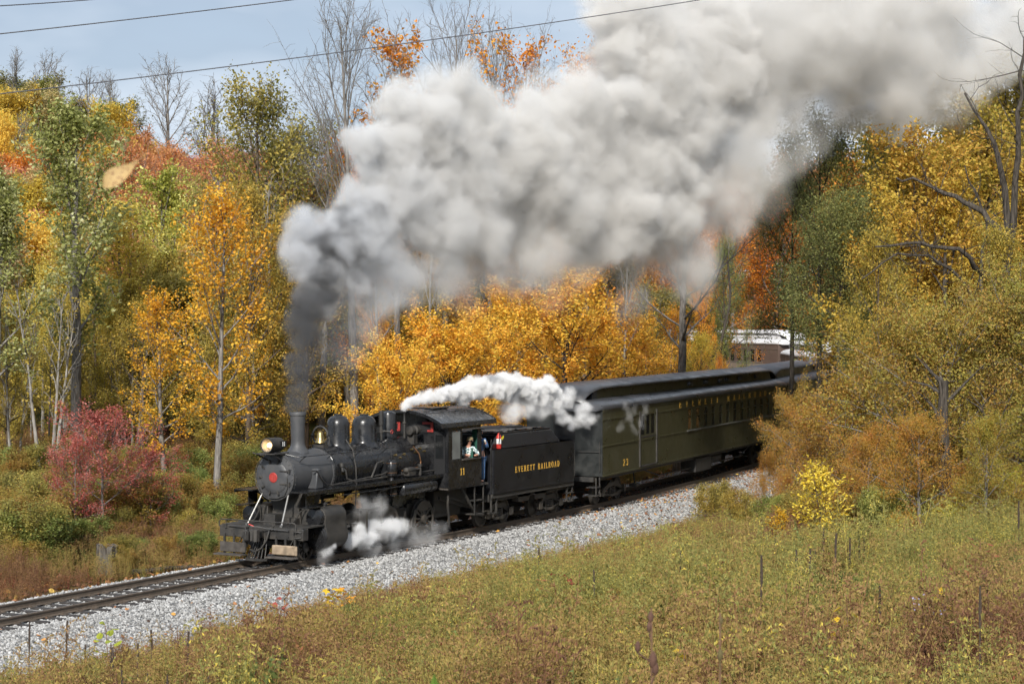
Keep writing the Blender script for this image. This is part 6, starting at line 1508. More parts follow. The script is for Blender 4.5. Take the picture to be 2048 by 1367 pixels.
# low brambles and bushes that break the meadow
for (cx, cyy, rx, ry, n_, kinds_, words) in ((560,1225,190,45,12,'cbd','left meadow below the rails'),(920,1180,110,40,8,'cab','middle meadow below the tender'),(1405,1085,100,22,7,'bab','meadow edge by the ballast bend'),(1150,1300,420,60,8,'acb','lower meadow'),(1750,1190,280,70,7,'bac','right hand meadow')):
    for i in range(n_):
        x_, y_, z_, d_ = on_bank(cx+rx*U(-1,1), cyy+ry*U(-1,1), .5); k = random.choice(kinds_)
        put('bramble', 'shrub_'+k, x_, y_, U(.75,1.25)*float(np.interp(-side_of_track(np.array([x_]),np.array([y_]))[0][0],[4,6.5,11],[.3,.6,1])), z=z_, color=tuple(np.array((.95,.95,.9))*U(.6,.95)), wide=U(1.0,1.6), label='low %s bramble in the %s' % (BCOL['shrub_'+k], words), cat='bramble', group='brambles in the '+words)
B_stem = plain('brown_stem', (.16,.09,.05), .8)
M_yl = leaf_material('bright_yellow_blade', [(0,(.78,.46,.02)),(1,(.85,.60,.05))], tintable=False); M_ol = leaf_material('orange_blade', [(0,(.70,.25,.03)),(1,(.85,.45,.04))], tintable=False)
M_rl = leaf_material('red_blade', [(0,(.38,.05,.04)),(1,(.55,.16,.12))], tintable=False); M_gl = leaf_material('lime_blade', [(0,(.25,.34,.04)),(1,(.50,.50,.06))], tintable=False)
leafy_plant('maple_seedling',668,1215,.85,16,.20,M_yl,'little maple with large yellow and orange leaves beside the ballast','seedling',seed=3,spread=.28)
leafy_plant('maple_seedling',690,1200,.7,10,.18,M_ol,'orange-leaved seedling touching the yellow little maple','seedling',seed=4,spread=.25)
leafy_plant('sumac',555,1235,.8,14,.17,M_rl,'red sumac plant among weeds below the rails','sumac','long',spread=.35,seed=5)
leafy_plant('sumac',1125,1190,.8,18,.22,M_rl,'red sumac plant in the middle of the meadow','sumac','long',spread=.5,seed=6)
leafy_plant('sumac',650,1315,.6,8,.12,M_rl,'small dark red plant in the lower left meadow','sumac','long',spread=.3,seed=7)
leafy_plant('sumac',1965,1110,.7,12,.16,M_rl,'faded red plant near the right meadow edge','sumac','long',spread=.4,seed=17)
leafy_plant('milkweed',1700,1285,.9,12,.16,M_yl,'milkweed with drooping golden leaves in the lower right meadow','milkweed','long',spread=.3,seed=8,droop=.9)
leafy_plant('milkweed',1885,1205,.7,5,.14,M_yl,'single golden leaves on a stem at the right','milkweed','long',spread=.15,seed=9,droop=.9)
leafy_plant('sassafras_seedling',1375,1390,1.0,10,.15,M_yl,'sassafras with rounded yellow leaves at the bottom edge','seedling','long',spread=.28,seed=10)
leafy_plant('pokeweed',215,1300,.9,12,.16,M_gl,'lime green leafy plant among the dead stalks at left','weed','long',spread=.3,seed=12)
M_ast = plain('aster_petals', (.30,.27,.42), .6)
for i, (px, py) in enumerate(((1835,1222),(1868,1238))):
    x_, y_, z_, d_ = on_bank(px, py, .95); r = empty('aster', (x_, y_, z_)); tag(r, 'pale purple aster flowers in the lower right meadow', 'aster', 'asters in the lower right meadow')
    b = MB(); b.tube([(0,0,-.1),(.02,0,.5),(0,0,1.15)], .007, 5); b.build('stem', B_stem, r); b = MB(); q = np.random.default_rng(i)
    for k in range(11):
        c = np.array([q.normal(0,.09),q.normal(0,.09),1.08+q.normal(0,.07)]); b.lathe(c, q.normal(size=3)+np.array([-.5,-.5,1]), [(0,.010),(.004,.017),(.006,.004)], 7)
    f_ = b.build('flower_heads', M_ast, r); f_['kind'] = 'stuff'
# near dried stalks just before the lens
def near_stalk(px, py0, py1, d, label, heads, mat):
    a = at(px, py0, d); r = empty('seed_stalk', (a[0], a[1], float(ground_z(np.array([a[0]]),np.array([a[1]]))[0]))); tag(r, label, 'seed stalk'); base = np.array(r.location)
    b = MB(); t = at(px, py1, d)-base; b.tube([(0,0,-.1), t*.5+np.array([.01,0,0]), t], .004, 6); b.build('stem', B_stem, r)
    for hx, hy, s in heads:
        c = at(hx, hy, d)-base; b = MB(); b.tube([c*.0+t*((c[2]-.06)/t[2]), c-np.array([0,0,s])], .003, 5); b.lathe(c-np.array([0,0,s]), (0.1,0,1), [(0,.15*s),(.4*s,.42*s),(1.1*s,.5*s),(1.7*s,.3*s),(2*s,.05*s)], 12); b.build('seed_head', mat, r)
M_seed = plain('brown_seed_head', (.09,.045,.03), .9)
near_stalk(1303,1367,1215,7.2,'blurred brown seed stalk near the camera, left of the two',[(1301,1232,.022),(1298,1252,.020),(1275,1292,.022),(1305,1318,.032),(1310,1335,.026)],M_seed)
near_stalk(1440,1367,1225,7.6,'blurred brown seed stalk near the camera, right of the two',[(1440,1308,.024),(1442,1240,.016)],plain('olive_seed_head',(.10,.08,.03),.9))
# the leaf drifting through the air close to the camera
c = at(243,348,3.7); q = np.random.default_rng(2)
mid = [( -.044+.088*t, 0) for t in np.linspace(0,1,9)]
wid = [.001,.0125,.0185,.0195,.017,.0125,.008,.0045,.0005]
V = []; F = []
for i, ((a, _), w_) in enumerate(zip(mid, wid)):
    for j in (-1,-.5,0,.5,1): V.append((a, j*w_, abs(j)*w_*.35+.003*math.sin(i*.9)))
for i in range(8):
    for j in range(4): F.append((i*5+j, (i+1)*5+j, (i+1)*5+j+1, i*5+j+1))
b = MB(); b.add(V, F); b.tube([(.043,0,0),(.052,0,.001),(.062,.003,.003)], .0011, 5)
m_, nt_, ou_ = mat_new('spotted_tan_leaf'); t_ = N(nt_,'ShaderNodeTexCoord'); n_ = N(nt_,'ShaderNodeTexNoise'); n_.inputs['Scale'].default_value = 150; n_.inputs['Detail'].default_value = 3; lk(nt_,t_.outputs['Object'],n_.inputs['Vector'])
c_ = N(nt_,'ShaderNodeValToRGB'); e_ = c_.color_ramp.elements; e_[0].position = .36; e_[0].color = (.16,.07,.03,1); e_[1].position = .5; e_[1].color = (.42,.29,.12,1); lk(nt_,n_.outputs['Fac'],c_.inputs['Fac'])
p_ = N(nt_,'ShaderNodeBsdfPrincipled'); p_.inputs['Roughness'].default_value = .7; lk(nt_,c_.outputs['Color'],p_.inputs['Base Color']); lk(nt_,p_.outputs['BSDF'],ou_.inputs['Surface'])
fl = b.build('falling_leaf', m_, None, smooth=60); fl.location = tuple(c); tag(fl, 'spotted tan leaf drifting in the air at upper left', 'leaf')
ax = RT*.80+UP*.58-FW*.1; nn = -FW*.85+UP*.35; nn -= ax*(nn@ax)/(ax@ax); ax = ax/np.linalg.norm(ax); nn /= np.linalg.norm(nn); bb = np.cross(nn, ax)
fl.rotation_euler = Matrix(((ax[0],bb[0],nn[0]),(ax[1],bb[1],nn[1]),(ax[2],bb[2],nn[2]))).to_euler()
# ------------------------------------------------------------------ wires crossing the valley high up
M_wire = plain('weathered_cable', (.10,.10,.11), .5)
for i, (xa, ya, xb, yb, l) in enumerate(((0,188,1400,0,'lowest overhead wire running from left edge to the smoke'),(0,68,585,0,'middle overhead wire across the upper left sky'),(0,12,178,0,'short stretch of the uppermost overhead wire in the top left corner'))):
    a = at(xa, ya, 33); b_ = at(xb, yb, 42 if i == 0 else 37); dv = (b_-a)/np.linalg.norm(b_-a); L = np.linalg.norm(b_-a)
    b = MB(); T = np.linspace(-9, L+9 if i else L+6, 26); b.tube([a+dv*t+np.array([0,0,-.0012*(t)*(L-t)]) for t in T], .011, 6); o_ = b.build('overhead_wire', M_wire); tag(o_, l, 'wire')

# tip of a green leaf poking up into the bottom of the frame, close to the camera
r = empty('near_leaf', tuple(at(868,1420,5.2))); tag(r, 'blurred green leaf tip at the bottom edge close to the camera', 'leaf')
b = MB(); w_ = [.0,.011,.019,.022,.019,.010,.001]; V = []
for i, a in enumerate(w_):
    for j in (-1,0,1): V.append(tuple(RT*a*j+UP*(-.05+.145*i/6)+FW*(.012*abs(j)+.002*i)))
b.add(V, [(i*3+j, i*3+j+1, (i+1)*3+j+1, (i+1)*3+j) for i in range(6) for j in range(2)]); b.build('blade', leaf_material('fresh_green_blade', [(0,(.12,.22,.03)),(1,(.18,.30,.05))], tintable=False), r, smooth=60)
zg = float(ground_z(np.array([r.location.x]),np.array([r.location.y]))[0])-r.location.z
b = MB(); b.tube([(0,0,zg),(.02,.01,zg*.5),tuple(UP*-.05)], .004, 6); b.build('stem', B_stem, r)
# ------------------------------------------------------------------ the two men of the crew
M_skin = plain('skin', (.52,.27,.19), .55, noise=.1)
M_glove = plain('pale_work_glove', (.62,.58,.50), .8)
M_denim = plain('blue_denim', (.055,.12,.25), .85, noise=.35, scale=14)
M_hair = plain('brown_hair', (.06,.04,.03), .8)
M_cap = plain('tan_cap', (.22,.17,.09), .85, noise=.3, scale=40)
M_lens = plain('dark_lens', (.02,.02,.02), .2)
def plaid():
    m, nt, out = mat_new('plaid_shirt'); b = N(nt,'ShaderNodeBsdfPrincipled'); b.inputs['Roughness'].default_value = .85
    t = N(nt,'ShaderNodeTexCoord'); c = N(nt,'ShaderNodeTexChecker'); c.inputs['Scale'].default_value = 16; c.inputs['Color1'].default_value = (.72,.76,.74,1); c.inputs['Color2'].default_value = (.12,.20,.20,1)
    mp = N(nt,'ShaderNodeMapping'); mp.inputs['Rotation'].default_value = (.4,.5,.6); lk(nt,t.outputs['Object'],mp.inputs['Vector']); lk(nt,mp.outputs['Vector'],c.inputs['Vector'])
    c2 = N(nt,'ShaderNodeTexChecker'); c2.inputs['Scale'].default_value = 7; c2.inputs['Color1'].default_value = (1,1,1,1); c2.inputs['Color2'].default_value = (.75,.85,.9,1); lk(nt,mp.outputs['Vector'],c2.inputs['Vector'])
    mm = N(nt,'ShaderNodeMix',data_type='RGBA',blend_type='MULTIPLY'); mm.inputs['Factor'].default_value = 1; lk(nt,c.outputs['Color'],mm.inputs['A']); lk(nt,c2.outputs['Color'],mm.inputs['B'])
    lk(nt,mm.outputs['Result'],b.inputs['Base Color']); lk(nt,b.outputs['BSDF'],out.inputs['Surface']); return m
M_plaid = plaid()
def skinned(name, chains, mat, parent, sub=2):
    """chains of (point, radius); a chain that starts with an int grows out of that vertex"""
    V = []; E = []; Rr = []
    for ch in chains:
        prev = None
        for it in ch:
            if isinstance(it, int): prev = it; continue
            V.append(it[0]); Rr.append(it[1] if hasattr(it[1], '__len__') else (it[1], it[1])); k = len(V)-1
            if prev is not None: E.append((prev, k))
            prev = k
    me = bpy.data.meshes.new(name); me.from_pydata([tuple(v) for v in V], E, [])
    o = obj(name, me, None, parent); me.materials.append(mat)
    sk = o.modifiers.new('skin', 'SKIN'); sk.use_smooth_shade = True
    lay = me.skin_vertices[0].data if len(me.skin_vertices) else None
    if lay is None:
        bm = bmesh.new(); bm.from_mesh(me); bm.verts.layers.skin.verify(); bm.to_mesh(me); bm.free(); lay = me.skin_vertices[0].data
    for i, r in enumerate(Rr): lay[i].radius = r; lay[i].use_root = (i == 0)
    sb = o.modifiers.new('round', 'SUBSURF'); sb.levels = sub; sb.render_levels = sub
    return o
def fingers(w, tip, up, r=.0085):
    """five fingers leaving a palm that runs from w to tip"""
    w, tip, up = (np.array(a, float) for a in (w, tip, up)); d = (tip-w)/np.linalg.norm(tip-w); s = np.cross(d, up); s /= np.linalg.norm(s); out = []
    for k, (off, L) in enumerate(((-.030,.058),(-.010,.072),(.010,.076),(.030,.066))):
        a = tip+s*off; out.append([(a-d*.02, r), (a+d*L*.5-up*.006, r), (a+d*L-up*.03, r*.8)])
    a = w+(tip-w)*.35+s*.034; out.append([(a, r*1.1), (a+s*.026+d*.022, r*1.1), (a+s*.03+d*.05-up*.008, r*.85)])
    return out
def head_bits(parent, c, fwd, cap=True, glasses=True):
    c = np.array(c, float); f = np.array(fwd, float); f /= np.linalg.norm(f); s = np.cross(f, [0,0,1.]); s /= np.linalg.norm(s); u = np.cross(s, f)
    b = MB(); b.lathe(c+f*.082-u*.005, f*.6-u*.8, [(-.03,.008),(.0,.014),(.022,.017),(.032,.008)], 8); b.build('nose', M_skin, parent)
    for k in (-1,1):
        b = MB(); b.lathe(c+f*.080+s*k*.034+u*.018, f, [(0,.013),(.006,.011),(.010,.004)], 10); b.build('eye', M_lens, parent)
        b = MB(); b.lathe(c+s*k*.088-f*.005, s*k, [(0,.028),(.010,.030),(.016,.018)], 10); b.build('ear', M_skin, parent)
    b = MB(); b.obox(c+f*.086-s*.022-u*.052, c+f*.086+s*.022-u*.052, .008, .010); b.build('mouth', plain('lips',(.35,.12,.10),.6), parent)
    if glasses:
        b = MB()
        for k in (-1,1): b.torus(c+f*.094+s*k*.034+u*.016, f, .024, .003, 14, 4); b.obox(c+f*.09+s*k*.06+u*.016, c-f*.0+s*k*.088+u*.016, .004, .004)
        b.obox(c+f*.096-s*.01+u*.018, c+f*.096+s*.01+u*.018, .004, .004); b.build('glasses', M_lens, parent)
    b = MB(); b.lathe(c-f*.016-u*.02, -f*.25+u, [(-.035,.086),(.0,.096),(.05,.097),(.09,.082),(.118,.045),(.125,.005)], 18); b.build('hair', M_hair, parent)
    if cap:
        b = MB(); b.lathe(c-f*.004+u*.035, u-f*.12, [(0,.104),(.03,.106),(.06,.098),(.085,.07),(.095,.02)], 22); cp = b.build('cap', M_cap, parent)
        b = MB(); pts = [c+u*.042+f*(.09+.075*math.cos(a))+s*.085*math.sin(a)*1.0-u*.012*math.cos(a) for a in seg(-1.55,1.55,9)]
        pts2 = [p+u*.008 for p in pts]; n = len(pts); b.add(pts+pts2, [tuple(range(n)), tuple(range(n,2*n))]+[(i,(i+1) % n,n+(i+1) % n,n+i) for i in range(n)]); b.build('cap_brim', M_cap, cp)
# engineer, seated, leaning an arm out of the cab window
en = empty('person', (9.70,-1.15,2.12)); tag(en, 'man in plaid shirt, glasses and tan cap leaning an arm out of the cab window', 'person')
hc = (9.60,-1.30,2.985)
torso = [((9.74,-1.12,2.16),(.15,.12)), ((9.72,-1.13,2.36),(.15,.12)), ((9.68,-1.17,2.60),(.16,.13)), ((9.65,-1.21,2.77),(.11,.09)), ((9.635,-1.245,2.85),.052), ((9.615,-1.28,2.925),(.070,.075)), ((9.605,-1.295,3.01),(.082,.088)), ((9.61,-1.295,3.07),(.06,.065))]
armL = [2, ((9.72,-1.36,2.73),.068), ((9.82,-1.50,2.535),.050), ((9.60,-1.525,2.515),.036), ((9.50,-1.525,2.515),(.030,.036))]
armR = [2, ((9.62,-1.03,2.72),.068), ((9.50,-1.05,2.52),.050), ((9.44,-1.32,2.52),.036), ((9.43,-1.42,2.515),(.030,.036))]
legs = [[0, ((9.45,-1.20,2.13),.085), ((9.22,-1.20,2.10),.062), ((9.22,-1.20,1.78),.050), ((9.20,-1.20,1.62),.042), ((9.06,-1.20,1.60),.036)], [0, ((9.45,-.98,2.13),.085), ((9.22,-.98,2.10),.062), ((9.22,-.98,1.78),.050), ((9.20,-.98,1.62),.042), ((9.06,-.98,1.60),.036)]]
bd = skinned('body', [torso, armL, armR]+legs+fingers((9.52,-1.525,2.515),(9.45,-1.525,2.512),(0,0,1))+fingers((9.435,-1.40,2.515),(9.43,-1.47,2.512),(0,0,1)), M_skin, en)
def grow_r(ch, k): return [it if isinstance(it, int) else (it[0], tuple(np.array(it[1] if hasattr(it[1],'__len__') else (it[1],)*2)*k+.006)) for it in ch]
sh = skinned('plaid_shirt', [grow_r(torso[:4], 1.08), grow_r(armL[:3], 1.15)+[((9.70,-1.515,2.525),(.05,.05))], grow_r(armR[:3], 1.15)+[((9.46,-1.2,2.52),(.05,.05))]], M_plaid, en)
skinned('trousers', [grow_r([((9.74,-1.12,2.14),(.15,.12))], 1.08), [0]+grow_r(legs[0][1:4], 1.15), [0]+grow_r(legs[1][1:4], 1.15)], M_denim, en)
head_bits(en, hc, (-.86,-.5,-.05))
settle(en)
# fireman, standing in the gangway
fm = empty('person', (10.50,-1.15,1.56)); tag(fm, 'man in blue denim standing in the gangway between cab and tender', 'person')
X, Y = 10.52, -1.16
torso = [((X,Y,2.42),(.15,.11)), ((X,Y,2.62),(.14,.11)), ((X-.01,Y,2.85),(.16,.12)), ((X-.02,Y,3.0),(.12,.09)), ((X-.035,Y-.005,3.07),.052), ((X-.05,Y-.01,3.135),(.07,.075)), ((X-.05,Y-.01,3.215),(.082,.088)), ((X-.045,Y-.01,3.27),(.06,.065))]
armL = [2, ((X,Y-.19,2.95),.062), ((X+.06,Y-.24,2.70),.048), ((X-.10,Y-.26,2.86),.036), ((X-.15,Y-.26,2.93),(.032,.038))]
armR = [2, ((X,Y+.19,2.95),.062), ((X+.02,Y+.24,2.68),.048), ((X-.16,Y+.18,2.62),.036), ((X-.24,Y+.16,2.62),(.030,.036))]
legs = [[0, ((X,Y-.10,2.33),.095), ((X-.02,Y-.11,2.02),.066), ((X,Y-.11,1.72),.050), ((X,Y-.11,1.62),.042), ((X-.16,Y-.12,1.60),.036)], [0, ((X,Y+.10,2.33),.095), ((X-.02,Y+.11,2.02),.066), ((X,Y+.11,1.72),.050), ((X,Y+.11,1.62),.042), ((X-.16,Y+.12,1.60),.036)]]
skinned('body', [torso, armL, armR]+legs+fingers((X-.13,Y-.26,2.90),(X-.19,Y-.26,2.97),(-.6,0,-.7))+fingers((X-.2,Y+.17,2.62),(X-.28,Y+.15,2.62),(0,0,1)), M_skin, fm)
skinned('denim_shirt', [grow_r(torso[:4], 1.08), grow_r(armL[:4], 1.18), grow_r(armR[:4], 1.18)], M_denim, fm)
skinned('denim_trousers', [grow_r(torso[:1], 1.08), [0]+grow_r(legs[0][1:5], 1.2), [0]+grow_r(legs[1][1:5], 1.2)], M_denim, fm)
g_ = fingers((X-.13,Y-.26,2.90),(X-.19,Y-.26,2.97),(-.6,0,-.7), .0115)
skinned('work_glove', [[((X-.11,Y-.26,2.87),.042), ((X-.15,Y-.26,2.93),(.042,.048)), ((X-.185,Y-.26,2.965),(.036,.042))]]+g_, M_glove, fm)
head_bits(fm, (X-.06,Y-.012,3.19), (-.97,-.25,-.02), cap=False, glasses=False)
settle(fm)
# ------------------------------------------------------------------ smoke and steam (volumes grown from puffs, in real space)
def volume_mat(name, color_stops, density, aniso=.2, axis_from=None, axis_to=None):
    """scattering smoke; its own tint runs along the drift from fresh to old smoke"""
    m, nt, out = mat_new(name)
    pv = N(nt, 'ShaderNodeVolumePrincipled')
    pv.inputs['Anisotropy'].default_value = aniso
    pv.inputs['Density'].default_value = density
    if axis_from is not None:
        g = N(nt, 'ShaderNodeTexCoord')
        a = np.array(axis_from); d = np.array(axis_to)-a; L = d@d
        dot = N(nt, 'ShaderNodeVectorMath', operation='DOT_PRODUCT'); dot.inputs[1].default_value = tuple(d/L)
        lk(nt, g.outputs['Object'], dot.inputs[0])
        sb = N(nt, 'ShaderNodeMath', operation='SUBTRACT'); sb.inputs[1].default_value = float(a@d/L)
        lk(nt, dot.outputs['Value'], sb.inputs[0])
        cr = N(nt, 'ShaderNodeValToRGB')
        el = cr.color_ramp.elements
        while len(el) < len(color_stops): el.new(.5)
        for e, (p, c) in zip(el, color_stops): e.position = p; e.color = (*c, 1)
        lk(nt, sb.outputs['Value'], cr.inputs['Fac']); lk(nt, cr.outputs['Color'], pv.inputs['Color'])
    else:
        pv.inputs['Color'].default_value = (*color_stops, 1)
    lk(nt, pv.outputs['Volume'], out.inputs['Volume'])
    return m

def smoke_object(name, classes, voxel, mat, noise, pad=.6, torn=(.9,.5), thin=(.2,1.35)):
    """classes: list of (points, radius, edge, density); noise: list of (scale, amplitude)"""
    allp = np.concatenate([np.asarray(c[0]) for c in classes]); rmax = max(c[1] for c in classes)
    lo = allp.min(0)-rmax-pad; hi = allp.max(0)+rmax+pad
    me = bpy.data.meshes.new(name); me.materials.append(mat)
    # the points of every class, one mesh; the class index is an attribute
    me.vertices.add(len(allp)); me.vertices.foreach_set('co', allp.astype(np.float32).ravel())
    ci = me.attributes.new('puff_class', 'INT', 'POINT')
    ci.data.foreach_set('value', np.concatenate([np.full(len(c[0]), i, np.int32) for i, c in enumerate(classes)]))
    me.update()
    o = obj(name, me)
    g = bpy.data.node_groups.new(name, 'GeometryNodeTree')
    g.interface.new_socket('Geometry', in_out='INPUT', socket_type='NodeSocketGeometry')
    g.interface.new_socket('Geometry', in_out='OUTPUT', socket_type='NodeSocketGeometry')
    gi = g.nodes.new('NodeGroupInput'); go = g.nodes.new('NodeGroupOutput')
    def G(t, **k):
        n = g.nodes.new(t)
        for a, b in k.items(): setattr(n, a, b)
        return n
    L = g.links.new
    pos = G('GeometryNodeInputPosition')
    # domain-warped position
    P = pos.outputs[0]
    for sc, amp in noise:
        nz = G('ShaderNodeTexNoise'); nz.inputs['Scale'].default_value = sc; nz.inputs['Detail'].default_value = 4; nz.inputs['Roughness'].default_value = .6
        L(pos.outputs[0], nz.inputs['Vector'])
        s = G('ShaderNodeVectorMath', operation='SUBTRACT'); s.inputs[1].default_value = (.5, .5, .5)
        L(nz.outputs['Color'], s.inputs[0])
        k = G('ShaderNodeVectorMath', operation='SCALE'); k.inputs['Scale'].default_value = amp*2
        L(s.outputs[0], k.inputs[0])
        a = G('ShaderNodeVectorMath', operation='ADD'); L(P, a.inputs[0]); L(k.outputs[0], a.inputs[1]); P = a.outputs[0]
    # turbulence that tears the outline
    tz = G('ShaderNodeTexNoise'); tz.inputs['Scale'].default_value = torn[0]; tz.inputs['Detail'].default_value = 7; tz.inputs['Roughness'].default_value = .68; tz.inputs['Lacunarity'].default_value = 2.2
    L(P, tz.inputs['Vector'])
    tr_ = G('ShaderNodeMapRange'); tr_.clamp = False; tr_.inputs['From Min'].default_value = .5; tr_.inputs['From Max'].default_value = 1.0; tr_.inputs['To Min'].default_value = 0; tr_.inputs['To Max'].default_value = torn[1]*2
    L(tz.outputs['Fac'] if 'Fac' in tz.outputs else tz.outputs[0], tr_.inputs['Value'])
    at_ = G('GeometryNodeInputNamedAttribute', data_type='INT'); at_.inputs['Name'].default_value = 'puff_class'
    dens = None
    for i, (pts, r, edge, dn) in enumerate(classes):
        cmp_ = G('FunctionNodeCompare', data_type='INT', operation='EQUAL'); cmp_.inputs['B'].default_value = i
        # integer sockets are the ones named A/B of type INT
        ia = [s for s in cmp_.inputs if s.type == 'INT']; ia[1].default_value = i
        L(at_.outputs['Attribute'], ia[0])
        sp = G('GeometryNodeSeparateGeometry', domain='POINT'); L(gi.outputs[0], sp.inputs['Geometry']); L(cmp_.outputs[0], sp.inputs['Selection'])
        pr = G('GeometryNodeProximity', target_element='POINTS'); L(sp.outputs['Selection'], pr.inputs[0])
        L(P, pr.inputs['Sample Position'] if 'Sample Position' in pr.inputs else pr.inputs['Source Position'])
        mr = G('ShaderNodeMapRange', interpolation_type='SMOOTHSTEP'); mr.inputs['From Min'].default_value = r+edge*.35; mr.inputs['From Max'].default_value = r-edge*.65
        mr.inputs['To Min'].default_value = 0; mr.inputs['To Max'].default_value = dn
        ad = G('ShaderNodeMath', operation='MULTIPLY_ADD'); ad.inputs[1].default_value = min(1.0, .35+r*.8); L(tr_.outputs[0], ad.inputs[0]); L(pr.outputs['Distance'], ad.inputs[2]); L(ad.outputs[0], mr.inputs['Value'])
        if dens is None: dens = mr.outputs[0]
        else:
            mxn = G('ShaderNodeMath', operation='MAXIMUM'); L(dens, mxn.inputs[0]); L(mr.outputs[0], mxn.inputs[1]); dens = mxn.outputs[0]
    # uneven thickness inside the smoke
    nz = G('ShaderNodeTexNoise'); nz.inputs['Scale'].default_value = noise[0][0]*1.6; nz.inputs['Detail'].default_value = 5
    L(pos.outputs[0], nz.inputs['Vector'])
    mr = G('ShaderNodeMapRange'); mr.inputs['From Min'].default_value = .32; mr.inputs['From Max'].default_value = .65; mr.inputs['To Min'].default_value = thin[0]; mr.inputs['To Max'].default_value = thin[1]
    L(nz.outputs['Fac'] if 'Fac' in nz.outputs else nz.outputs[0], mr.inputs['Value'])
    mu = G('ShaderNodeMath', operation='MULTIPLY'); L(dens, mu.inputs[0]); L(mr.outputs[0], mu.inputs[1])
    vc = G('GeometryNodeVolumeCube')
    L(mu.outputs[0], vc.inputs['Density'])
    vc.inputs['Min'].default_value = tuple(lo); vc.inputs['Max'].default_value = tuple(hi)
    for ax, k in zip('XYZ', range(3)): vc.inputs['Resolution '+ax].default_value = max(8, int((hi[k]-lo[k])/voxel))
    sm = G('GeometryNodeSetMaterial'); sm.inputs['Material'].default_value = mat
    L(vc.outputs[0], sm.inputs[0]); L(sm.outputs[0], go.inputs[0])
    md = o.modifiers.new('smoke', 'NODES'); md.node_group = g
    return o

def puffs(blobs, depth_of, kids=26, kid_r=(.3,.5), seed=1, zjit=.6):
    """blobs (x, y, r) along the drift, each a big puff with smaller ones bulging out of it; returns [(point, radius)]"""
    q = np.random.default_rng(seed); out = []
    for b in blobs:
        x, y, r = b[:3]
        d = depth_of(x) + (b[3] if len(b) > 3 else 0)
        c = at(x, y, d); rm = r*d/FPX
        out.append((c, rm*.82))
        for k in range(kids):
            v = q.normal(size=3); v /= np.linalg.norm(v)
            kr = rm*q.uniform(*kid_r)
            out.append((c + v*(rm-kr*.75), kr))
    return out
def classify(pr, radii, edge, dens):
    """bin puffs to a few radii"""
    res = []
    P = np.array([p for p, r in pr]); rr = np.array([r for p, r in pr])
    idx = np.argmin(np.abs(np.log(rr[:, None]/np.array(radii)[None])), 1)
    for i, r in enumerate(radii):
        if (idx == i).any(): res.append((P[idx == i], r, min(edge, r*1.2), dens))
    return res

dep = lambda x: 57.2 + max(0, x-600)*0.021
def fine(pr, n, kr, seed, keep):
    """a third level of small billows on the puffs that pass keep(point)"""
    q = np.random.default_rng(seed); out = []
    for p, r in pr:
        if not keep(p, r): continue
        for k in range(n):
            v = q.normal(size=3); v /= np.linalg.norm(v); rr = r*q.uniform(*kr); out.append((p+v*(r-rr*.5), rr))
    return out
column = puffs([(596,812,15),(597,795,18),(598,775,22),(600,750,26),(603,722,30),(606,695,33),(609,665,36),(612,635,40),(614,605,44)], lambda x: 57.0, kids=14, kid_r=(.35,.55), seed=2)
firm = puffs([(640,505,66),(606,515,38),(612,455,34),(700,480,72),(735,425,66),(690,545,50),(640,570,38),(660,600,26),(770,350,66),(800,400,80),(780,310,58),(850,270,88),(880,215,84),(735,300,34),
              (930,240,70),(810,215,60),(900,360,100),(860,450,84),(980,330,110),(1040,270,84),(960,430,90),(1080,400,110),(1130,300,115),(1120,210,66),(1180,230,86),
              (1240,300,120),(1210,420,110),(1280,190,110),(1250,80,84),(1300,60,95),(1370,140,110),(1400,190,95),(1440,150,75),(1350,300,110),(1320,420,95),(1240,30,66),(1440,60,90)], dep, kids=15, kid_r=(.28,.6), seed=3)
firm += fine(firm, 4, (.25,.4), 6, lambda p, r: r < .8 and r > .4)
soft = puffs([(760,520,70),(860,530,60),(960,510,60),(1060,490,70),(1350,500,62),(1380,545,34),(1050,545,30),(1180,480,60),(1270,470,60),(1470,300,100),(1440,400,60),(1520,210,90),(1500,80,130),
              (1600,60,150),(1580,180,90),(1700,60,150),(1680,10,130),(1760,150,110),(1790,220,64),(1860,110,120),(1870,190,60),(1930,70,80),(1820,20,130),(1960,120,50),(2000,50,80),(2030,10,70),(2000,120,40)], dep, kids=16, seed=5)
haze_ = puffs([(720,590,60),(700,640,50),(675,690,36),(740,560,70),(820,570,50),(1540,330,90),(1480,390,80),(1590,270,80),(1620,200,80),(1250,520,54),(1130,520,60),(1040,545,50),(930,560,45),(1260,610,22),(1100,590,20),(1330,560,40)], dep, kids=8, seed=8)
dark = column+puffs([(645,545,34,-.5),(650,490,36,-.4),(690,455,42,-.3),(735,440,40,-.4),(700,500,36,-.6),(650,590,28,-.3)], dep, kids=12, seed=22)
soot = smoke_object('smoke_column', classify(dark, (.75,.5,.32,.2), .45, .8), .07, volume_mat('dark_soot_smoke', (.22,.222,.23), 4.2, .0), [(.5,.2),(1.5,.12)], torn=(1.8,.30))
tag(soot, 'dark grey smoke column rising from the smokestack', 'smoke', kind='stuff')
Xl = at(900, 400, 62)
fl_ = [t for t in firm if (t[0]-Xl)@RT < 0]; fr_ = [t for t in firm if (t[0]-Xl)@RT >= 0]
cl = classify(fl_, (1.5,1.1,.75,.5,.34,.22), .42, 1.25) + classify(fr_, (2.0,1.5,1.1,.75,.5), .7, 1.0) + classify(soft, (2.8,1.9,1.2,.7), 1.9, .55) + classify(haze_, (1.2,.6), 1.6, .13)
A0 = at(596, 820, 57.2); A1 = at(1000, 330, 65)
m_smoke = volume_mat('grey_smoke', [(0,(.80,.815,.85)),(.45,(.88,.885,.895)),(.70,(.925,.916,.902)),(1,(.94,.924,.898))], 2.2, .0, A0, A1)
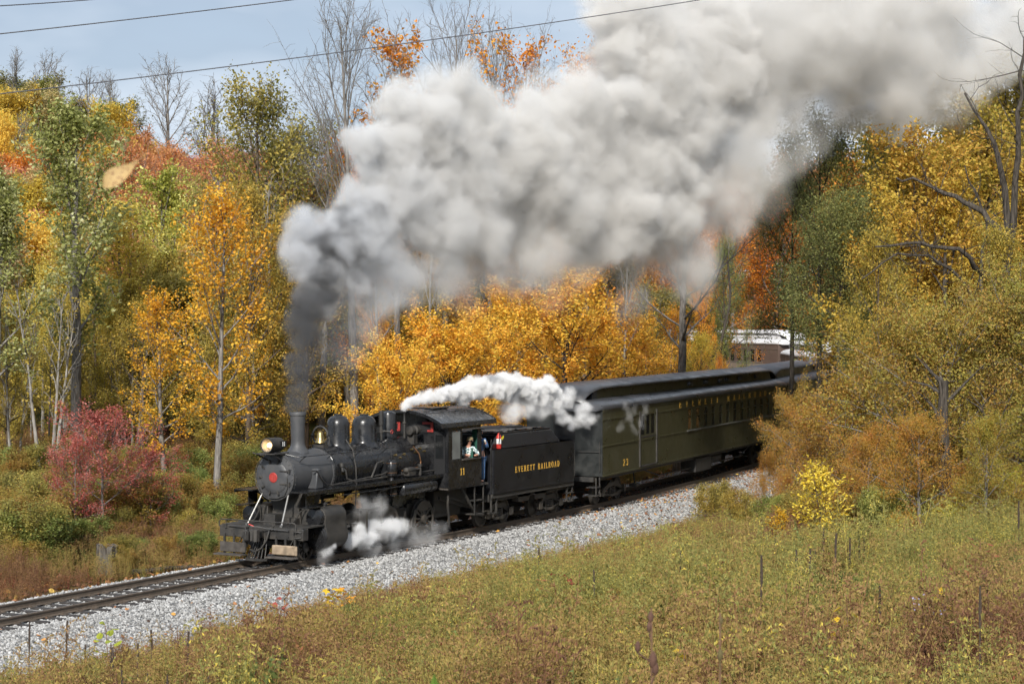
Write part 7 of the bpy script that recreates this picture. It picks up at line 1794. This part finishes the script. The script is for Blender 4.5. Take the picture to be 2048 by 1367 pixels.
plume = smoke_object('smoke_plume', cl, .09, m_smoke, [(.26,.65),(.8,.28)], torn=(.62,.74), thin=(.42,1.2))
tag(plume, 'broad pale grey smoke plume billowing back over the train', 'smoke', kind='stuff')
# white steam from the whistle over the cab roof, drifting back along the coach
dj = lambda x: 61.3 + (x-812)*.0250
jet = puffs([(812,812,5),(820,806,8),(832,800,11),(846,795,13),(862,791,15),(880,788,16),(900,786,17),(920,783,19),(940,778,22),(962,776,23),(985,774,24),(1008,772,26),(1030,776,26),(1052,782,27),(1074,786,26),(1090,778,22),(1096,762,13),(1110,795,20),(930,798,10),(922,806,6)], dj, kids=22, seed=12)
thin = puffs([(1050,810,26),(1020,822,22),(1080,815,24),(1110,815,18),(1130,800,17),(1140,790,14),(1165,820,15),(1175,838,12),(1150,845,13),(1125,835,16)], dj, kids=10, seed=13)
q_ = np.random.default_rng(14); wl = []
for path in (((1248,808),(1256,826),(1262,846),(1274,868)),((1272,812),(1262,832),(1246,848),(1238,858)),((1286,808),(1292,824),(1280,842),(1284,858)),((1150,792),(1166,806),(1184,826),(1196,834)),((1128,820),(1150,838),(1172,846),(1190,838))):
    pa = np.array(path, float)
    for t in np.linspace(0, 3, 34):
        x_, y_ = (np.interp(t, range(4), pa[:, k]) for k in (0, 1)); wl.append((at(x_+q_.normal(0,2.2), y_+q_.normal(0,2.2), dj(x_)-.25+q_.normal(0,.12)), .055+.05*q_.uniform()))
wisp = wl
cj = classify(jet, (.40,.30,.21,.14,.09), .12, 1.0) + classify(thin, (.38,.25,.15), .42, .26) + classify(wisp, (.10,.065), .14, .032)
steam = smoke_object('whistle_steam', cj, .042, volume_mat('white_steam', (.998,.998,.998), 13, -.25), [(1.6,.14),(4.0,.06)], pad=.3, torn=(3.2,.20))
tag(steam, 'white steam jet blowing back over cab and tender', 'steam', kind='stuff')
# steam from the cylinder cocks low beside the driving wheels
dc = lambda x: 55.9 + (x-660)*.0275
c1_ = puffs([(652,1106,9),(660,1092,9),(668,1080,7),(700,1080,17),(716,1068,22),(738,1062,24),(760,1058,25),(782,1054,22),(802,1054,16),(730,1085,16)], dc, kids=14, seed=15)
c2_ = puffs([(745,1020,22),(720,1010,16),(760,1000,18),(820,1070,26),(850,1075,24),(790,1085,24),(740,1095,24),(870,1060,18),(650,1112,14)], dc, kids=8, seed=16)
cc = classify(c1_, (.30,.22,.15,.10), .26, .8) + classify(c2_, (.34,.2), .42, .085)
cs_ = smoke_object('cylinder_steam', cc, .042, volume_mat('pale_steam', (.985,.99,.998), 8, -.2), [(1.8,.12)], pad=.3, torn=(2.6,.26))
tag(cs_, 'low cloud of white steam from the cylinder beside the driving wheels', 'steam', kind='stuff')

# ------------------------------------------------------------------ labels that single each thing out
from collections import defaultdict
ORD = ['leftmost','second from left','third from left','fourth from left','fifth from left','sixth from left','seventh from left','eighth from left','ninth from left','tenth from left','eleventh from left','twelfth from left','thirteenth from left','fourteenth from left','fifteenth from left','sixteenth from left']
LM = [(130,'near the left edge'),(330,'around the red maple'),(480,'below the golden aspen'),(700,'left of the smokestack smoke'),(900,'above the cab'),(1150,'behind the tender'),(1380,'behind the lettered coach'),(1600,'by the coach bend'),(1800,'in right middle'),(1950,'left of the dark trunk'),(9999,'at the right edge')]
sets = defaultdict(list)
def px_of(o):
    X = np.array(o.location)-CAM; return 1024+FPX*float(X@RT)/float(X@FW)
for o in COL.objects:
    if o.parent is None and o.get('label') and o.get('group') and o.get('category'): sets[o['label']].append(o)
for l, os_ in sets.items():
    if len(os_) < 2: continue
    bins = defaultdict(list)
    for o in os_:
        p = px_of(o); bins[next(n for x, n in LM if p < x) if len(os_) > 4 else ''].append((p, o))
    for n, b in bins.items():
        b.sort(key=lambda t: t[0])
        for i, (p, o) in enumerate(b):
            w = l.split(); tail = (n+(', '+ORD[i] if len(b) > 1 and i < len(ORD) else '')) if n else ORD[i]
            k = 16-len(tail.split()); o['label'] = ' '.join(w[:k]).rstrip(',')+', '+tail
